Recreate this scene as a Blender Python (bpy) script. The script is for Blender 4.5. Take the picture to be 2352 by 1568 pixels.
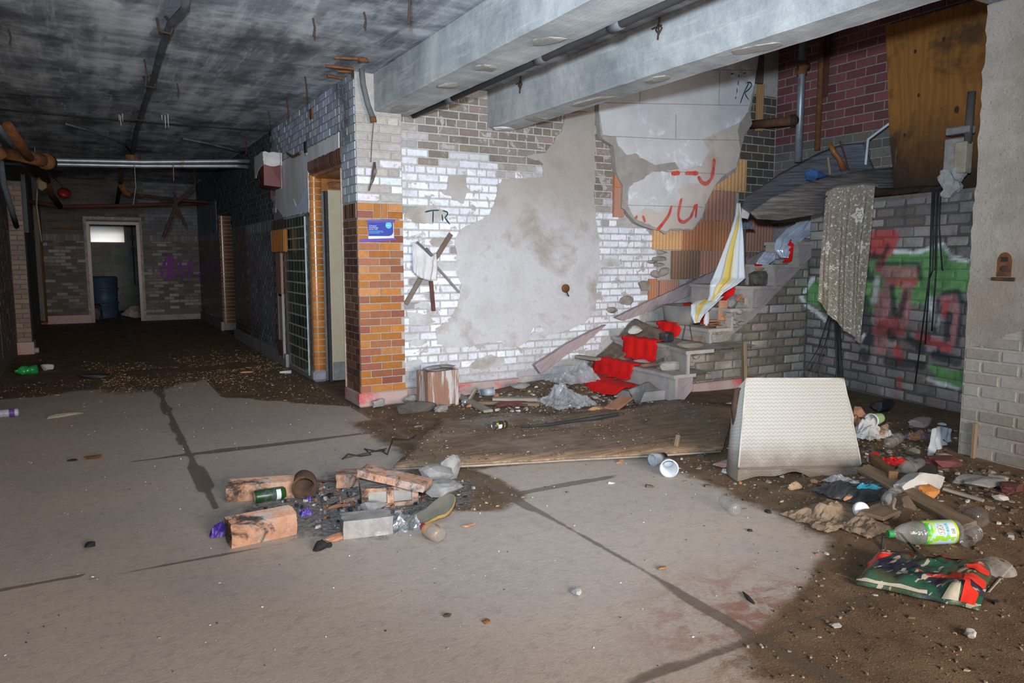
import bpy, bmesh, math, random
from mathutils import Vector, Matrix, noise
for o in list(bpy.data.objects): bpy.data.objects.remove(o)
S = bpy.context.scene
COL = S.collection
V = Vector
PI = math.pi
# ------------------------------------------------------------------ camera
F, CX, CY, CAMH = 1700.0, 1176.0, 784.0, 1.35
PITCH = math.atan2(192, F)
YAW = math.atan2(961, math.hypot(F, 192))
cam = bpy.data.cameras.new('camera')
cam.sensor_width = 36; cam.lens = F / 2352 * 36; cam.clip_start = .05; cam.clip_end = 100
camo = bpy.data.objects.new('camera', cam); COL.objects.link(camo)
camo.location = (0, 0, CAMH); camo.rotation_euler = (PI / 2 - PITCH, 0, -YAW)
S.camera = camo
# ------------------------------------------------------------------ light
S.view_settings.view_transform = 'Standard'; S.view_settings.look = 'None'
S.view_settings.gamma = 1; S.view_settings.use_curve_mapping = False
S.view_settings.exposure = 0.0
w = bpy.data.worlds.new('world'); S.world = w; w.use_nodes = True
w.node_tree.nodes['Background'].inputs[0].default_value = (.62, .74, 1, 1)
w.node_tree.nodes['Background'].inputs[1].default_value = .35
def lamp(name, kind, loc, target, power, color, **kw):
    l = bpy.data.lights.new(name, kind); l.energy = power; l.color = color
    for k, v in kw.items(): setattr(l, k, v)
    o = bpy.data.objects.new(name, l); COL.objects.link(o); o.location = loc
    o.rotation_euler = (V(target) - V(loc)).to_track_quat('-Z', 'Y').to_euler()
    return o
# the photographer's flash above the camera, turned towards the staircase wall
lamp('camera_flash', 'SPOT', (-.06, .02, 1.62), (4.1, 6.3, 2.9), 1800, (.72, .86, 1.0), spot_size=math.radians(92), spot_blend=1.0, shadow_soft_size=.07)
# added soft fill light behind the camera, evens out the floor; no known source
lamp('rear_fill_light', 'AREA', (1.6, -4.7, 1.75), (1.7, 1.6, -.5), 310, (1.0, .89, .79), spread=math.radians(100), shape='RECTANGLE', size=3.6, size_y=1.9)
# ------------------------------------------------------------------ helpers
FW = V((math.sin(YAW) * math.cos(PITCH), math.cos(YAW) * math.cos(PITCH), -math.sin(PITCH)))
RT = V((math.cos(YAW), -math.sin(YAW), 0)); UP = RT.cross(FW)
CAM = V((0, 0, CAMH))
def ray(x, y): return FW * F + RT * (x - CX) - UP * (y - CY)
def P(x, y, z=0.0):      # where a sight line meets the height z
    d = ray(x, y); return CAM + d * ((z - CAMH) / d.z)
def PY(x, y, Y): d = ray(x, y); return CAM + d * (Y / d.y)
def PX(x, y, X): d = ray(x, y); return CAM + d * (X / d.x)
R = random.Random(11)
def U(a, b): return R.uniform(a, b)
def nz(x, y, z=0.0): return noise.noise(V((x, y, z)))
def fbm(x, y, z=0.0, o=4):
    s = 0; a = 1; t = 0
    for i in range(o): s += a * noise.noise(V((x, y, z))); t += a; a *= .5; x *= 2; y *= 2; z *= 2
    return s / t
def sstep(a, b, x):
    t = min(1, max(0, (x - a) / (b - a))); return t * t * (3 - 2 * t)
class B:
    def __init__(s): s.v = []; s.f = []; s.m = []; s.mi = 0
    def add(s, vs, fs, M=None):
        o = len(s.v)
        s.v += [M @ V(p) for p in vs] if M else [V(p) for p in vs]
        for f in fs: s.f.append([i + o for i in f]); s.m.append(s.mi)
        return s
    def box(s, c, d, M=None):
        c = V(c); x, y, z = d[0] / 2, d[1] / 2, d[2] / 2
        vs = [c + V((i * x, j * y, k * z)) for k in (-1, 1) for j in (-1, 1) for i in (-1, 1)]
        return s.add(vs, [(0, 2, 3, 1), (4, 5, 7, 6), (0, 1, 5, 4), (2, 6, 7, 3), (0, 4, 6, 2), (1, 3, 7, 5)], M)
    def rbox(s, c, d, b=.01, M=None):      # chamfered box
        c = V(c); h = [q / 2 for q in d]; b = min(b, min(h) * .9)
        vs = []; idx = {}
        for sx in (-1, 1):
            for sy in (-1, 1):
                for sz in (-1, 1):
                    for a in range(3):
                        p = [sx * (h[0] - b), sy * (h[1] - b), sz * (h[2] - b)]
                        p[a] = (sx, sy, sz)[a] * h[a]; idx[(sx, sy, sz, a)] = len(vs); vs.append(c + V(p))
        fs = []
        g = lambda sg, a: idx[(sg[0], sg[1], sg[2], a)]
        for a in range(3):
            e, f = (a + 1) % 3, (a + 2) % 3
            for q in (-1, 1):
                def sg(i, j):
                    t = [0, 0, 0]; t[a] = q; t[e] = i; t[f] = j; return t
                l = [g(sg(-1, -1), a), g(sg(1, -1), a), g(sg(1, 1), a), g(sg(-1, 1), a)]
                fs.append(l if q > 0 else l[::-1])
            for i in (-1, 1):
                for j in (-1, 1):
                    def s2(k):
                        t = [0, 0, 0]; t[a] = k; t[e] = i; t[f] = j; return t
                    l = [g(s2(-1), e), g(s2(1), e), g(s2(1), f), g(s2(-1), f)]
                    fs.append(l if i * j > 0 else l[::-1])
        for sx in (-1, 1):
            for sy in (-1, 1):
                for sz in (-1, 1):
                    l = [g((sx, sy, sz), a) for a in range(3)]
                    fs.append(l if sx * sy * sz > 0 else l[::-1])
        return s.add(vs, fs, M)
    def tube(s, pts, r, n=8, cap=True):
        pts = [V(p) for p in pts]; rs = r if isinstance(r, (list, tuple)) else [r] * len(pts)
        base = len(s.v); N = None
        for i, p in enumerate(pts):
            t = (pts[min(i + 1, len(pts) - 1)] - pts[max(i - 1, 0)]).normalized()
            if N is None: N = t.orthogonal().normalized()
            else: N = (N - t * N.dot(t)).normalized()
            Bn = t.cross(N)
            for k in range(n):
                a = 2 * PI * k / n; s.v.append(p + (N * math.cos(a) + Bn * math.sin(a)) * rs[i])
        for i in range(len(pts) - 1):
            for k in range(n):
                a = base + i * n + k; b = base + i * n + (k + 1) % n
                s.f.append([a, b, b + n, a + n]); s.m.append(s.mi)
        if cap:
            s.f.append([base + k for k in range(n)][::-1]); s.m.append(s.mi)
            e = base + (len(pts) - 1) * n; s.f.append([e + k for k in range(n)]); s.m.append(s.mi)
        return s
    def lathe(s, prof, n=20, M=None, mats=None, wob=None):     # profile of (radius, z)
        vs = []; 
        for i, (r, z) in enumerate(prof):
            for k in range(n):
                a = 2 * PI * k / n; q = r * (wob(a, z) if wob else 1)
                vs.append((q * math.cos(a), q * math.sin(a), z))
        o = len(s.v); s.v += [M @ V(p) for p in vs] if M else [V(p) for p in vs]
        for i in range(len(prof) - 1):
            for k in range(n):
                a = o + i * n + k; b = o + i * n + (k + 1) % n
                s.f.append([a, b, b + n, a + n]); s.m.append(mats[i] if mats else s.mi)
        return s
    def prism(s, poly, d, M=None, back=True):      # 2-D outline, thickness d along -z
        n = len(poly); vs = [(x, y, 0) for x, y in poly] + [(x, y, -d) for x, y in poly]
        fs = [list(range(n))] + ([list(range(2 * n - 1, n - 1, -1))] if back else [])
        fs += [[i, i + n, (i + 1) % n + n, (i + 1) % n] for i in range(n)]
        return s.add(vs, fs, M)
    def grid(s, fn, nu, nv, M=None):
        vs = [fn(i / nu, j / nv) for j in range(nv + 1) for i in range(nu + 1)]; k = nu + 1
        return s.add(vs, [(j * k + i, j * k + i + 1, (j + 1) * k + i + 1, (j + 1) * k + i) for j in range(nv) for i in range(nu)], M)
    def rock(s, c, d, seed=0, rough=.25, M=None, n=1):
        bm = bmesh.new(); bmesh.ops.create_icosphere(bm, subdivisions=n + 1, radius=.5)
        r_ = random.Random(int(seed * 10) + 5); cuts = [(V((r_.gauss(0, 1), r_.gauss(0, 1), r_.gauss(0, 1))).normalized(), r_.uniform(.30, .46)) for _ in range(9)] if rough > .11 else []
        vs = []
        for v in bm.verts:
            p = v.co.copy(); q = max(abs(p.x), abs(p.y), abs(p.z)); p = p.lerp(p * (.5 / q), .8)
            p *= 1 + rough * noise.noise(p * 2.2 + V((seed * 3.1, seed * 1.7, seed)))
            for cd, ch_ in cuts:
                e_ = p.dot(cd) - ch_
                if e_ > 0: p -= cd * e_
            vs.append(V(c) + V((p.x * d[0], p.y * d[1], p.z * d[2])))
        fs = [[v.index for v in f.verts] for f in bm.faces]; bm.free()
        return s.add(vs, fs, M)
    def mesh(s, name, mats, smooth=False, off=None):
        me = bpy.data.meshes.new(name)
        vs = [p - off for p in s.v] if off else s.v
        me.from_pydata([tuple(p) for p in vs], [], s.f)
        for m in (mats if isinstance(mats, (list, tuple)) else [mats]): me.materials.append(m)
        me.polygons.foreach_set('material_index', s.m)
        if smooth: me.polygons.foreach_set('use_smooth', [True] * len(s.f))
        me.update(); return me
def tag(o, label=None, cat=None, group=None, kind=None):
    if label: o['label'] = label
    if cat: o['category'] = cat
    if group: o['group'] = group
    if kind: o['kind'] = kind
    return o
def link(name, me, parent=None, loc=None, rot=None):
    o = bpy.data.objects.new(name, me); COL.objects.link(o)
    if parent: o.parent = parent
    if loc is not None: o.location = loc
    if rot is not None: o.rotation_euler = rot
    return o
def base_of(b):
    x = [p.x for p in b.v]; y = [p.y for p in b.v]; return V(((min(x) + max(x)) / 2, (min(y) + max(y)) / 2, min(p.z for p in b.v)))
def obj(name, b, mats, label=None, cat=None, group=None, kind=None, smooth=False):    # one-mesh thing in world coordinates
    o_ = base_of(b)
    return tag(link(name, b.mesh(name, mats, smooth, o_), loc=o_), label, cat, group, kind)
def thing(name, loc, label, cat, group=None, kind=None, rot=None):
    o = link(name, None, loc=loc, rot=rot); o.empty_display_size = .1
    return tag(o, label, cat, group, kind)
def part(root, name, b, mats, smooth=False, label=None, world=True, kind=None):
    off = V((0, 0, 0))
    if world:
        p = root
        while p: off = off + p.location; p = p.parent
    return tag(link(name, b.mesh(name, mats, smooth, off), root), label, kind=kind)
def frame(o, x, z=None):     # matrix: local x along x, local z along z
    x = V(x).normalized(); z = V(z or (0, 0, 1)); y = z.cross(x).normalized(); z = x.cross(y)
    M = Matrix((x, y, z)).transposed().to_4x4(); M.translation = V(o); return M
def TR(loc, rx=0, ry=0, rz=0):
    return Matrix.Translation(V(loc)) @ Matrix.Rotation(rz, 4, 'Z') @ Matrix.Rotation(ry, 4, 'Y') @ Matrix.Rotation(rx, 4, 'X')
# ------------------------------------------------------------------ materials
class NT:
    def __init__(s, name):
        s.m = bpy.data.materials.new(name); s.m.use_nodes = True; s.t = s.m.node_tree; s.n = s.t.nodes
        s.b = s.n['Principled BSDF']
    def new(s, ty, **kw):
        n = s.n.new(ty)
        for k, v in kw.items(): setattr(n, k, v)
        return n
    def set(s, sock, v):
        if isinstance(v, bpy.types.NodeSocket): s.t.links.new(v, sock)
        elif isinstance(v, (tuple, list)) and len(v) == 3 and sock.type == 'RGBA': sock.default_value = (*v, 1)
        else: sock.default_value = v
    def pos(s): return s.new('ShaderNodeNewGeometry').outputs['Position']
    def oco(s): return s.new('ShaderNodeTexCoord').outputs['Object']
    def map(s, v, scale=(1, 1, 1), rot=(0, 0, 0), loc=(0, 0, 0)):
        n = s.new('ShaderNodeMapping'); s.set(n.inputs['Vector'], v)
        n.inputs['Scale'].default_value = scale; n.inputs['Rotation'].default_value = rot; n.inputs['Location'].default_value = loc
        return n.outputs[0]
    def noise(s, v, scale=5, detail=5, rough=.6, dist=0):
        n = s.new('ShaderNodeTexNoise'); s.set(n.inputs['Vector'], v)
        n.inputs['Scale'].default_value = scale; n.inputs['Detail'].default_value = detail
        n.inputs['Roughness'].default_value = rough; n.inputs['Distortion'].default_value = dist
        return n.outputs['Fac']
    def vor(s, v, scale=5, feat='F1'):
        n = s.new('ShaderNodeTexVoronoi'); n.feature = feat; s.set(n.inputs['Vector'], v); n.inputs['Scale'].default_value = scale
        return n.outputs['Distance']
    def wave(s, v, scale=5, dist=2, detail=2, dscale=1, axis='X', kind='BANDS'):
        n = s.new('ShaderNodeTexWave'); n.wave_type = kind; s.set(n.inputs['Vector'], v)
        if kind == 'BANDS': n.bands_direction = axis
        else: n.rings_direction = axis
        n.inputs['Scale'].default_value = scale; n.inputs['Distortion'].default_value = dist
        n.inputs['Detail'].default_value = detail; n.inputs['Detail Scale'].default_value = dscale
        return n.outputs['Fac']
    def rng(s, f, a, b, c=0, d=1):
        n = s.new('ShaderNodeMapRange'); n.interpolation_type = 'SMOOTHSTEP'; s.set(n.inputs[0], f)
        for i, q in enumerate((a, b, c, d)): n.inputs[i + 1].default_value = q
        return n.outputs[0]
    def ramp(s, f, stops):
        n = s.new('ShaderNodeValToRGB'); s.set(n.inputs[0], f); e = n.color_ramp.elements
        while len(e) < len(stops): e.new(.5)
        for q, (p, c) in zip(e, stops): q.position = p; q.color = (*c, 1)
        return n.outputs[0]
    def mix(s, f, a, b, mode='MIX'):
        n = s.new('ShaderNodeMix'); n.data_type = 'RGBA'; n.blend_type = mode
        s.set(n.inputs[0], f); s.set(n.inputs[6], a); s.set(n.inputs[7], b); return n.outputs[2]
    def math(s, op, a, b=0.0, clamp=False):
        n = s.new('ShaderNodeMath'); n.operation = op; n.use_clamp = clamp; s.set(n.inputs[0], a); s.set(n.inputs[1], b); return n.outputs[0]
    def attr(s, name, out='Color'):
        n = s.new('ShaderNodeAttribute'); n.attribute_name = name; return n.outputs[out]
    def xyz(s, v):
        n = s.new('ShaderNodeSeparateXYZ'); s.set(n.inputs[0], v); return n.outputs
    def bump(s, h, strength=.5, dist=.01):
        n = s.new('ShaderNodeBump'); n.inputs['Strength'].default_value = strength; n.inputs['Distance'].default_value = dist
        s.set(n.inputs['Height'], h); s.set(s.b.inputs['Normal'], n.outputs[0])
    def out(s, col=None, rough=None, metal=None, spec=None, alpha=None, trans=None, ior=None, coat=None):
        for k, v in (('Base Color', col), ('Roughness', rough), ('Metallic', metal), ('Specular IOR Level', spec), ('Alpha', alpha), ('Transmission Weight', trans), ('IOR', ior), ('Coat Weight', coat)):
            if v is not None: s.set(s.b.inputs[k], v)
        return s.m
def mat(name, c1, c2=None, scale=8, rough=.8, metal=0, bump=.3, c3=None, s3=3, t3=(.55, .68), world=False, st=(1, 1, 1), spec=.3, bd=.004, alpha=None):
    n = NT(name); v = n.pos() if world else n.oco(); v = n.map(v, st) if st != (1, 1, 1) else v
    c2 = c2 or tuple(q * .7 for q in c1)
    f = n.noise(v, scale, 8, .65); col = n.mix(n.rng(f, .3, .7), c1, c2)
    if c3: col = n.mix(n.rng(n.noise(v, s3, 6, .7, .4), *t3), col, c3)
    if bump: n.bump(n.noise(v, scale * 3, 6, .7), bump, bd)
    return n.out(col, rough, metal, spec, alpha)
MT = {}
def brickmat(name, src, rough=.85, spec=.3, grime=(.09, .085, .08), amt=.5, gs=3.0, flake=None, bump=.5):
    n = NT(name); p = n.pos()
    c = n.attr('Col') if src == 'attr' else n.new('ShaderNodeObjectInfo').outputs['Color']
    c = n.mix(n.rng(n.noise(p, 30, 6, .7), .35, .7, 0, .35), c, (.5, .45, .4), 'MULTIPLY')
    if flake:      # paint or glaze lost in patches
        c = n.mix(n.rng(n.noise(p, 7, 7, .7, .5), flake[1], flake[1] + .05), c, flake[0])
    c = n.mix(n.math('MULTIPLY', n.rng(n.noise(p, gs, 7, .7, .6), .5, .75), amt), c, grime)
    n.bump(n.noise(p, 60, 6, .75), bump, .004)
    return n.out(c, rough, 0, spec)
def brick_pair(name, **kw): return brickmat(name, 'obj', **kw), brickmat(name + '_far', 'attr', **kw)
BM_WHITE = brick_pair('painted_brick', rough=.8, grime=(.27, .25, .235), amt=.6, flake=((.40, .375, .36), .56))
BM_GLAZE = brick_pair('glazed_tile', rough=.22, spec=.5, grime=(.10, .06, .04), amt=.25, bump=.12)
BM_DARK = brick_pair('sooty_glazed_tile', rough=.3, spec=.5, grime=(.09, .11, .14), amt=.5, gs=1.3, bump=.2)
BM_FAR = brick_pair('dusty_far_tile', rough=.6, spec=.2, grime=(.05, .05, .055), amt=.6, gs=1.3, bump=.2)
BM_GREEN = brick_pair('green_glazed_tile', rough=.2, spec=.6, grime=(.03, .03, .03), amt=.4, bump=.1)
BM_RED = brick_pair('sooty_red_brick', rough=.9, grime=(.035, .03, .032), amt=.8, gs=1.1, bump=.8)
BM_ROUGH = brick_pair('rough_brick', rough=.9, grime=(.04, .036, .03), amt=.75, gs=1.7, bump=.8)
BM_BLOCK = brick_pair('grey_block', rough=.9, grime=(.23, .21, .18), amt=.5, bump=.8)
def brick_mesh(l, h, d, ch):
    x, z = l / 2, h / 2
    ring = lambda a, y: [(-x + a, y, -z + a), (x - a, y, -z + a), (x - a, y, z - a), (-x + a, y, z - a)]
    b = B(); b.add(ring(0, d) + ring(0, -d + ch) + ring(ch, -d), [[i, (i + 1) % 4, (i + 1) % 4 + 4, i + 4] for i in range(4)] + [[i + 4, (i + 1) % 4 + 4, (i + 1) % 4 + 8, i + 8] for i in range(4)] + [[8, 9, 10, 11]])
    return b
MESHC = {}
def bricks(parent, rz, O, u0, u1, z0, z1, L, H, j, proud, colr, mats, keep=None, name='brick', bond='run', cap=300, paint=None, ch=.004, jit=.002, seed=1, pitch0=0):
    rr = random.Random(seed); U_ = V((math.cos(rz), math.sin(rz), 0)); N = V((0, 0, 1)).cross(U_) * -1
    lst = []; k = 0; z = z0
    while z < z1 - .01:
        h = min(H, z1 - z); row = k + pitch0
        hd = bond == 'common' and row % 6 == 3
        l = L / 2 if hd else L
        if bond == 'stack' or bond == 'soldier': off = 0
        else: off = -l * (.25 if hd else (.5 if row % 2 else 0))
        u = u0 + off
        while u < u1 - .005:
            a, b = max(u, u0), min(u + l, u1)
            if b - a > .03:
                uc, zc = (a + b) / 2, z + h / 2
                if keep is None or keep(uc, zc): lst.append((uc, zc, round(b - a - j, 3), round(h - j, 3)))
            u += l
        z += H; k += 1
    if bond == 'soldier': pass
    O = V((O[0], O[1], 0)); ploc = parent.location if parent else V((0, 0, 0))
    lst.sort(key=lambda t: ((O + U_ * t[0]) - CAM).length - t[2] * 2)
    far = B(); fc = []
    for i, (uc, zc, l, h) in enumerate(lst):
        c = colr(uc, zc, rr); q = O + U_ * uc + V((0, 0, zc)) + N * rr.uniform(-jit, jit)
        if i < cap:
            key = (l, h, proud, ch, id(mats[0]))
            if paint:
                b = B(); nu, nv = 10, 4
                b.add([(-l / 2, 0, -h / 2), (l / 2, 0, -h / 2), (l / 2, 0, h / 2), (-l / 2, 0, h / 2), (-l / 2, -proud + ch, -h / 2), (l / 2, -proud + ch, -h / 2), (l / 2, -proud + ch, h / 2), (-l / 2, -proud + ch, h / 2)], [[e, (e + 1) % 4, (e + 1) % 4 + 4, e + 4] for e in range(4)])
                def g(s, t):
                    x = (s - .5) * l; zz = (t - .5) * h; e = 0 if s in (0, 1) or t in (0, 1) else ch
                    return V((x, -proud + ch - e, zz))
                b.grid(g, nu, nv)
                me = b.mesh(name, mats[1]); at = me.color_attributes.new('Col', 'FLOAT_COLOR', 'POINT')
                for vi, p in enumerate(b.v):
                    cc = paint(uc + p.x, zc + p.z, c); at.data[vi].color = (*cc, 1)
            else:
                me = MESHC.get(key)
                if not me:
                    me = brick_mesh(l, h, proud, ch).mesh(name, mats[0]); MESHC[key] = me
            o = bpy.data.objects.new(name, me); COL.objects.link(o); o.parent = parent
            o.location = q - ploc; o.rotation_euler = (0, 0, rz); o.color = (*c, 1)
        else:
            b = brick_mesh(l, h, proud, ch); M = Matrix.Translation(q) @ Matrix.Rotation(rz, 4, 'Z')
            n0 = len(far.v); far.add(b.v, b.f, M)
            fc += [paint(uc + p.x, zc + p.z, c) if paint else c for p in b.v]
    if far.v:
        me = far.mesh(name + '_field', mats[1], off=ploc); at = me.color_attributes.new('Col', 'FLOAT_COLOR', 'POINT')
        at.data.foreach_set('color', [x for c in fc for x in (*c, 1)])
        tag(link(name + '_field', me, parent), kind='stuff')
def jc(c, rr, a=.15): 
    f = 1 + rr.uniform(-a, a); return tuple(min(1, max(0, q * f * (1 + rr.uniform(-a, a) * .3))) for q in c)
def inpoly(x, y, P_):
    r = False; n = len(P_)
    for i in range(n):
        x1, y1 = P_[i][:2]; x2, y2 = P_[i - 1][:2]
        if (y1 > y) != (y2 > y) and x < (x2 - x1) * (y - y1) / (y2 - y1) + x1: r = not r
    return r
def ragged(pts, amp=.012, step=.04, seed=0, lo=None):
    out = []; n = len(pts)
    for i in range(n):
        a = V((pts[i][0], pts[i][1], 0)); b = V((pts[(i + 1) % n][0], pts[(i + 1) % n][1], 0)); L = (b - a).length; m = max(1, int(L / step))
        for k in range(m):
            q = a.lerp(b, k / m); out.append((q.x + amp * nz(q.x * 23, q.y * 23, seed), q.y + amp * nz(q.x * 23, q.y * 23, seed + 9)))
    return out
# ------------------------------------------------------------------ setting: levels and planes
CEIL = 2.95
XW = 2.045          # corridor wall on the right
YP = 6.43           # front of the corner pillar
YB = 6.55           # back wall with the white brick
XL = -1.0           # corridor wall on the left
YF = 17.8           # far wall of the corridor
XG = 6.85            # wall below the landing
YS = 5.53           # wall below the flight
XR = 7.4            # red brick wall of the stair shaft
XN = 5.05; YN = 2.8 # near wall on the right and its end
LAND = 1.93
GO = V((XG, YS, 0)); GE = V((6.24, YN, 0)); GU = (GE - GO).normalized(); GL = (GE - GO).length; GN = V((0, 0, 1)).cross(GU) * -1      # graffiti wall, slightly askew
def PG(x, y, lift=.01):      # on the graffiti wall
    d = ray(x, y); return CAM + d * ((GO + GN * lift - CAM).dot(GN) / d.dot(GN))
def heap(x, y):      # dirt drifted against the walls and over the lowest step
    h = .10 * sstep(.9, 0, math.hypot((x - 4.1) * .8, (y - 6.25) * 1.25)) + .05 * sstep(1.3, 0, math.hypot((x - 4.3) * .8, y - 5.7))
    h += .05 * sstep(1.6, .2, math.hypot((x - 5.7), (y - 3.3) * .8)) 
    h += .05 * sstep(.9, 0, math.hypot(x - 3.9, y - 2.4))
    return h
def dirt(x, y):      # 0 bare slab .. 1 brown dirt
    w = .35 * fbm(x * 1.3, y * 1.3, 3) + .12 * fbm(x * 6, y * 6, 5)
    d = sstep(-.18, .3, (y - 8.45 + .32 * max(0, x - .3) ** 2 * -1.0) + w * 1.6)      # corridor
    if x > 1.0: d = max(d, sstep(-.1, .15, y - 7.55 + (x - 1) * 1.05 + w * .6))
    if y < 6.6 and x > 2.0: d = max(d, sstep(-.15, .15, y - 5.85 + (x - 2) * .6 + w * .5))   # foot of the back wall
    if x > 1.5: d = max(d, sstep(.12, -.12, abs((y - 4.9) + (x - 3) * .1) - .85 + w * .5) * sstep(1.6, 2.0, x - w * .4))
    e = x - (3.0 + w * .55 - 1.25 * sstep(2.3, 1.6, y) + .15 * sstep(2.4, 3.6, y))
    d = max(d, sstep(-.22, .28, e))
    d = max(d, .9 * sstep(.3, .05, math.hypot((x - 1.80) * 1.25, (y - 3.85) * .8) - .22 + w * .7))
    return min(1, d)
def joint(x, y):     # wet dirt in the control joints of the slab
    s = 0
    for a, wd, amp in ((.5, .008, .06), (2.0, .008, .06)):
        if a == .5 and y < 4.6: amp *= sstep(4.1, 4.6, y); wd *= sstep(4.1, 4.6, y)
        if a == 2.0: g_ = max(sstep(3.0, 3.5, y), .6 * sstep(2.5, 2.0, y)); amp *= g_; wd = .0015 + (wd - .0015) * g_
        t = abs(x - a + .015 * fbm(y * 2, a, 0)); wdt = wd + amp * max(0, fbm(y * 1.5, a * 7, 2) + .25)
        if a == 2.0 and y < 2.3: wdt += .02 * sstep(2.3, 1.7, y)
        if wdt > .001: s = max(s, sstep(wdt + .025, wdt, t))
    for a, x0, x1, wd in ((5.45, .15, 2.3, .035), (3.6, 1.75, 2.85, .03), (1.76, 1.2, 3, .012), (3.55, -1, -.1, .02), (3.5, -.1, 1.2, .002)):
        t = abs(y - a + .02 * fbm(x * 2, a, 0)); wdt = wd * (.55 + 1.2 * max(0, fbm(x * 2.3, a * 3, 4) + .3)) * sstep(x0, x0 + .4, x) * sstep(x1, x1 - .3, x)
        s = max(s, sstep(wdt + .02, wdt, t) * (1 if x0 < x < x1 else 0))
    return s
def lines(a, b, d, lo, hi, c):
    l = []; q = lo
    while q < hi + 1e-6:
        l.append(q); q += d if a <= q < b else c
    return l
xs = lines(-1.0, 7.2, .035, -4.0, 7.45, .5); ys = lines(1.0, 6.6, .03, -5.0, 22.4, .12)
nx, ny = len(xs), len(ys)
fb = B(); cols = []
for y in ys:
    for x in xs:
        fb.v.append(V((x, y, heap(x, y) + .004 * fbm(x * 5, y * 5) * dirt(x, y))))
        ash = 1.6 * sstep(.8, .1, math.hypot((x - 1.25) * .85, (y - 3.95) * 1.0) + .25 * fbm(x * 5, y * 5, 8))
        cols += [dirt(x, y), joint(x, y), ash, 1]
for jy in range(ny - 1):
    for i in range(nx - 1): fb.f.append([jy * nx + i, jy * nx + i + 1, (jy + 1) * nx + i + 1, (jy + 1) * nx + i]); fb.m.append(0)
n = NT('slab_floor'); p = n.pos(); a = n.new('ShaderNodeSeparateColor'); n.set(a.inputs[0], n.attr('Col')); dr, jn, ash = a.outputs; jn = n.math('MULTIPLY', jn, n.rng(n.xyz(p)[1], 1.6, 3.4, .8, 1))
big = n.noise(p, .9, 6, .6)
slab = n.mix(n.rng(big, .35, .7), (.45, .38, .325), (.38, .335, .305))
slab = n.mix(n.rng(n.noise(p, 16, 8, .75), .45, .75, 0, .45), slab, (.20, .175, .16))
slab = n.mix(n.rng(n.noise(p, 110, 3, .6), .62, .70, 0, .7), slab, (.62, .58, .53))
slab = n.mix(n.rng(n.noise(p, 3.2, 7, .75, .5), .6, .72, 0, .5), slab, (.36, .22, .18))
slab = n.mix(n.rng(n.noise(n.map(p, loc=(9, 4, 0)), 90, 3, .6), .70, .76, 0, .8), slab, (.06, .055, .05))
sx_ = n.xyz(p); red_ = n.math('MULTIPLY', n.rng(n.math('SQRT', n.math('ADD', n.math('POWER', n.math('SUBTRACT', sx_[0], 2.15), 2.0), n.math('POWER', n.math('SUBTRACT', sx_[1], 1.75), 2.0))), .15, .75, 1, 0), n.rng(n.noise(p, 7, 7, .75, .5), .42, .6)); slab = n.mix(n.math('MULTIPLY', red_, .75), slab, (.24, .085, .05))
earth = n.mix(n.rng(n.noise(p, 5, 8, .7), .35, .65), (.095, .055, .03), (.165, .105, .06))
earth = n.mix(n.rng(n.noise(p, 150, 3, .6), .60, .68, 0, .75), earth, (.40, .30, .18))
earth = n.mix(n.rng(n.noise(n.map(p, loc=(3, 8, 0)), 40, 4, .6), .60, .72, 0, .7), earth, (.03, .022, .016))
edge = n.noise(p, 9, 6, .75)
c = n.mix(n.rng(n.math('ADD', dr, n.math('MULTIPLY', n.math('SUBTRACT', edge, .5), .7)), .28, .72), slab, earth)
c = n.mix(n.math('MULTIPLY', n.rng(n.math('ADD', jn, n.math('MULTIPLY', n.math('SUBTRACT', edge, .5), .8)), .35, .7), .75), c, (.10, .076, .056))
c = n.mix(n.math('MULTIPLY', n.rng(n.math('ADD', ash, n.math('SUBTRACT', n.noise(p, 14, 6, .8), .5)), .3, .75), .8), c, n.mix(n.rng(n.noise(p, 35, 5, .8), .4, .65), (.035, .035, .037), (.27, .26, .26)))
wet = n.rng(n.noise(p, 1.6, 5, .6), .5, .62)
n.bump(n.math('ADD', n.noise(p, 45, 7, .75), n.math('MULTIPLY', dr, n.noise(p, 90, 4, .7))), .45, .008)
MFLOOR = n.out(c, n.math('SUBTRACT', .82, n.math('MULTIPLY', n.math('MAXIMUM', jn, n.math('MULTIPLY', wet, .4)), .4)), 0, .35)
me = fb.mesh('floor', MFLOOR, True); at = me.color_attributes.new('Col', 'FLOAT_COLOR', 'POINT'); at.data.foreach_set('color', cols)
tag(link('floor', me), kind='structure')
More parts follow.
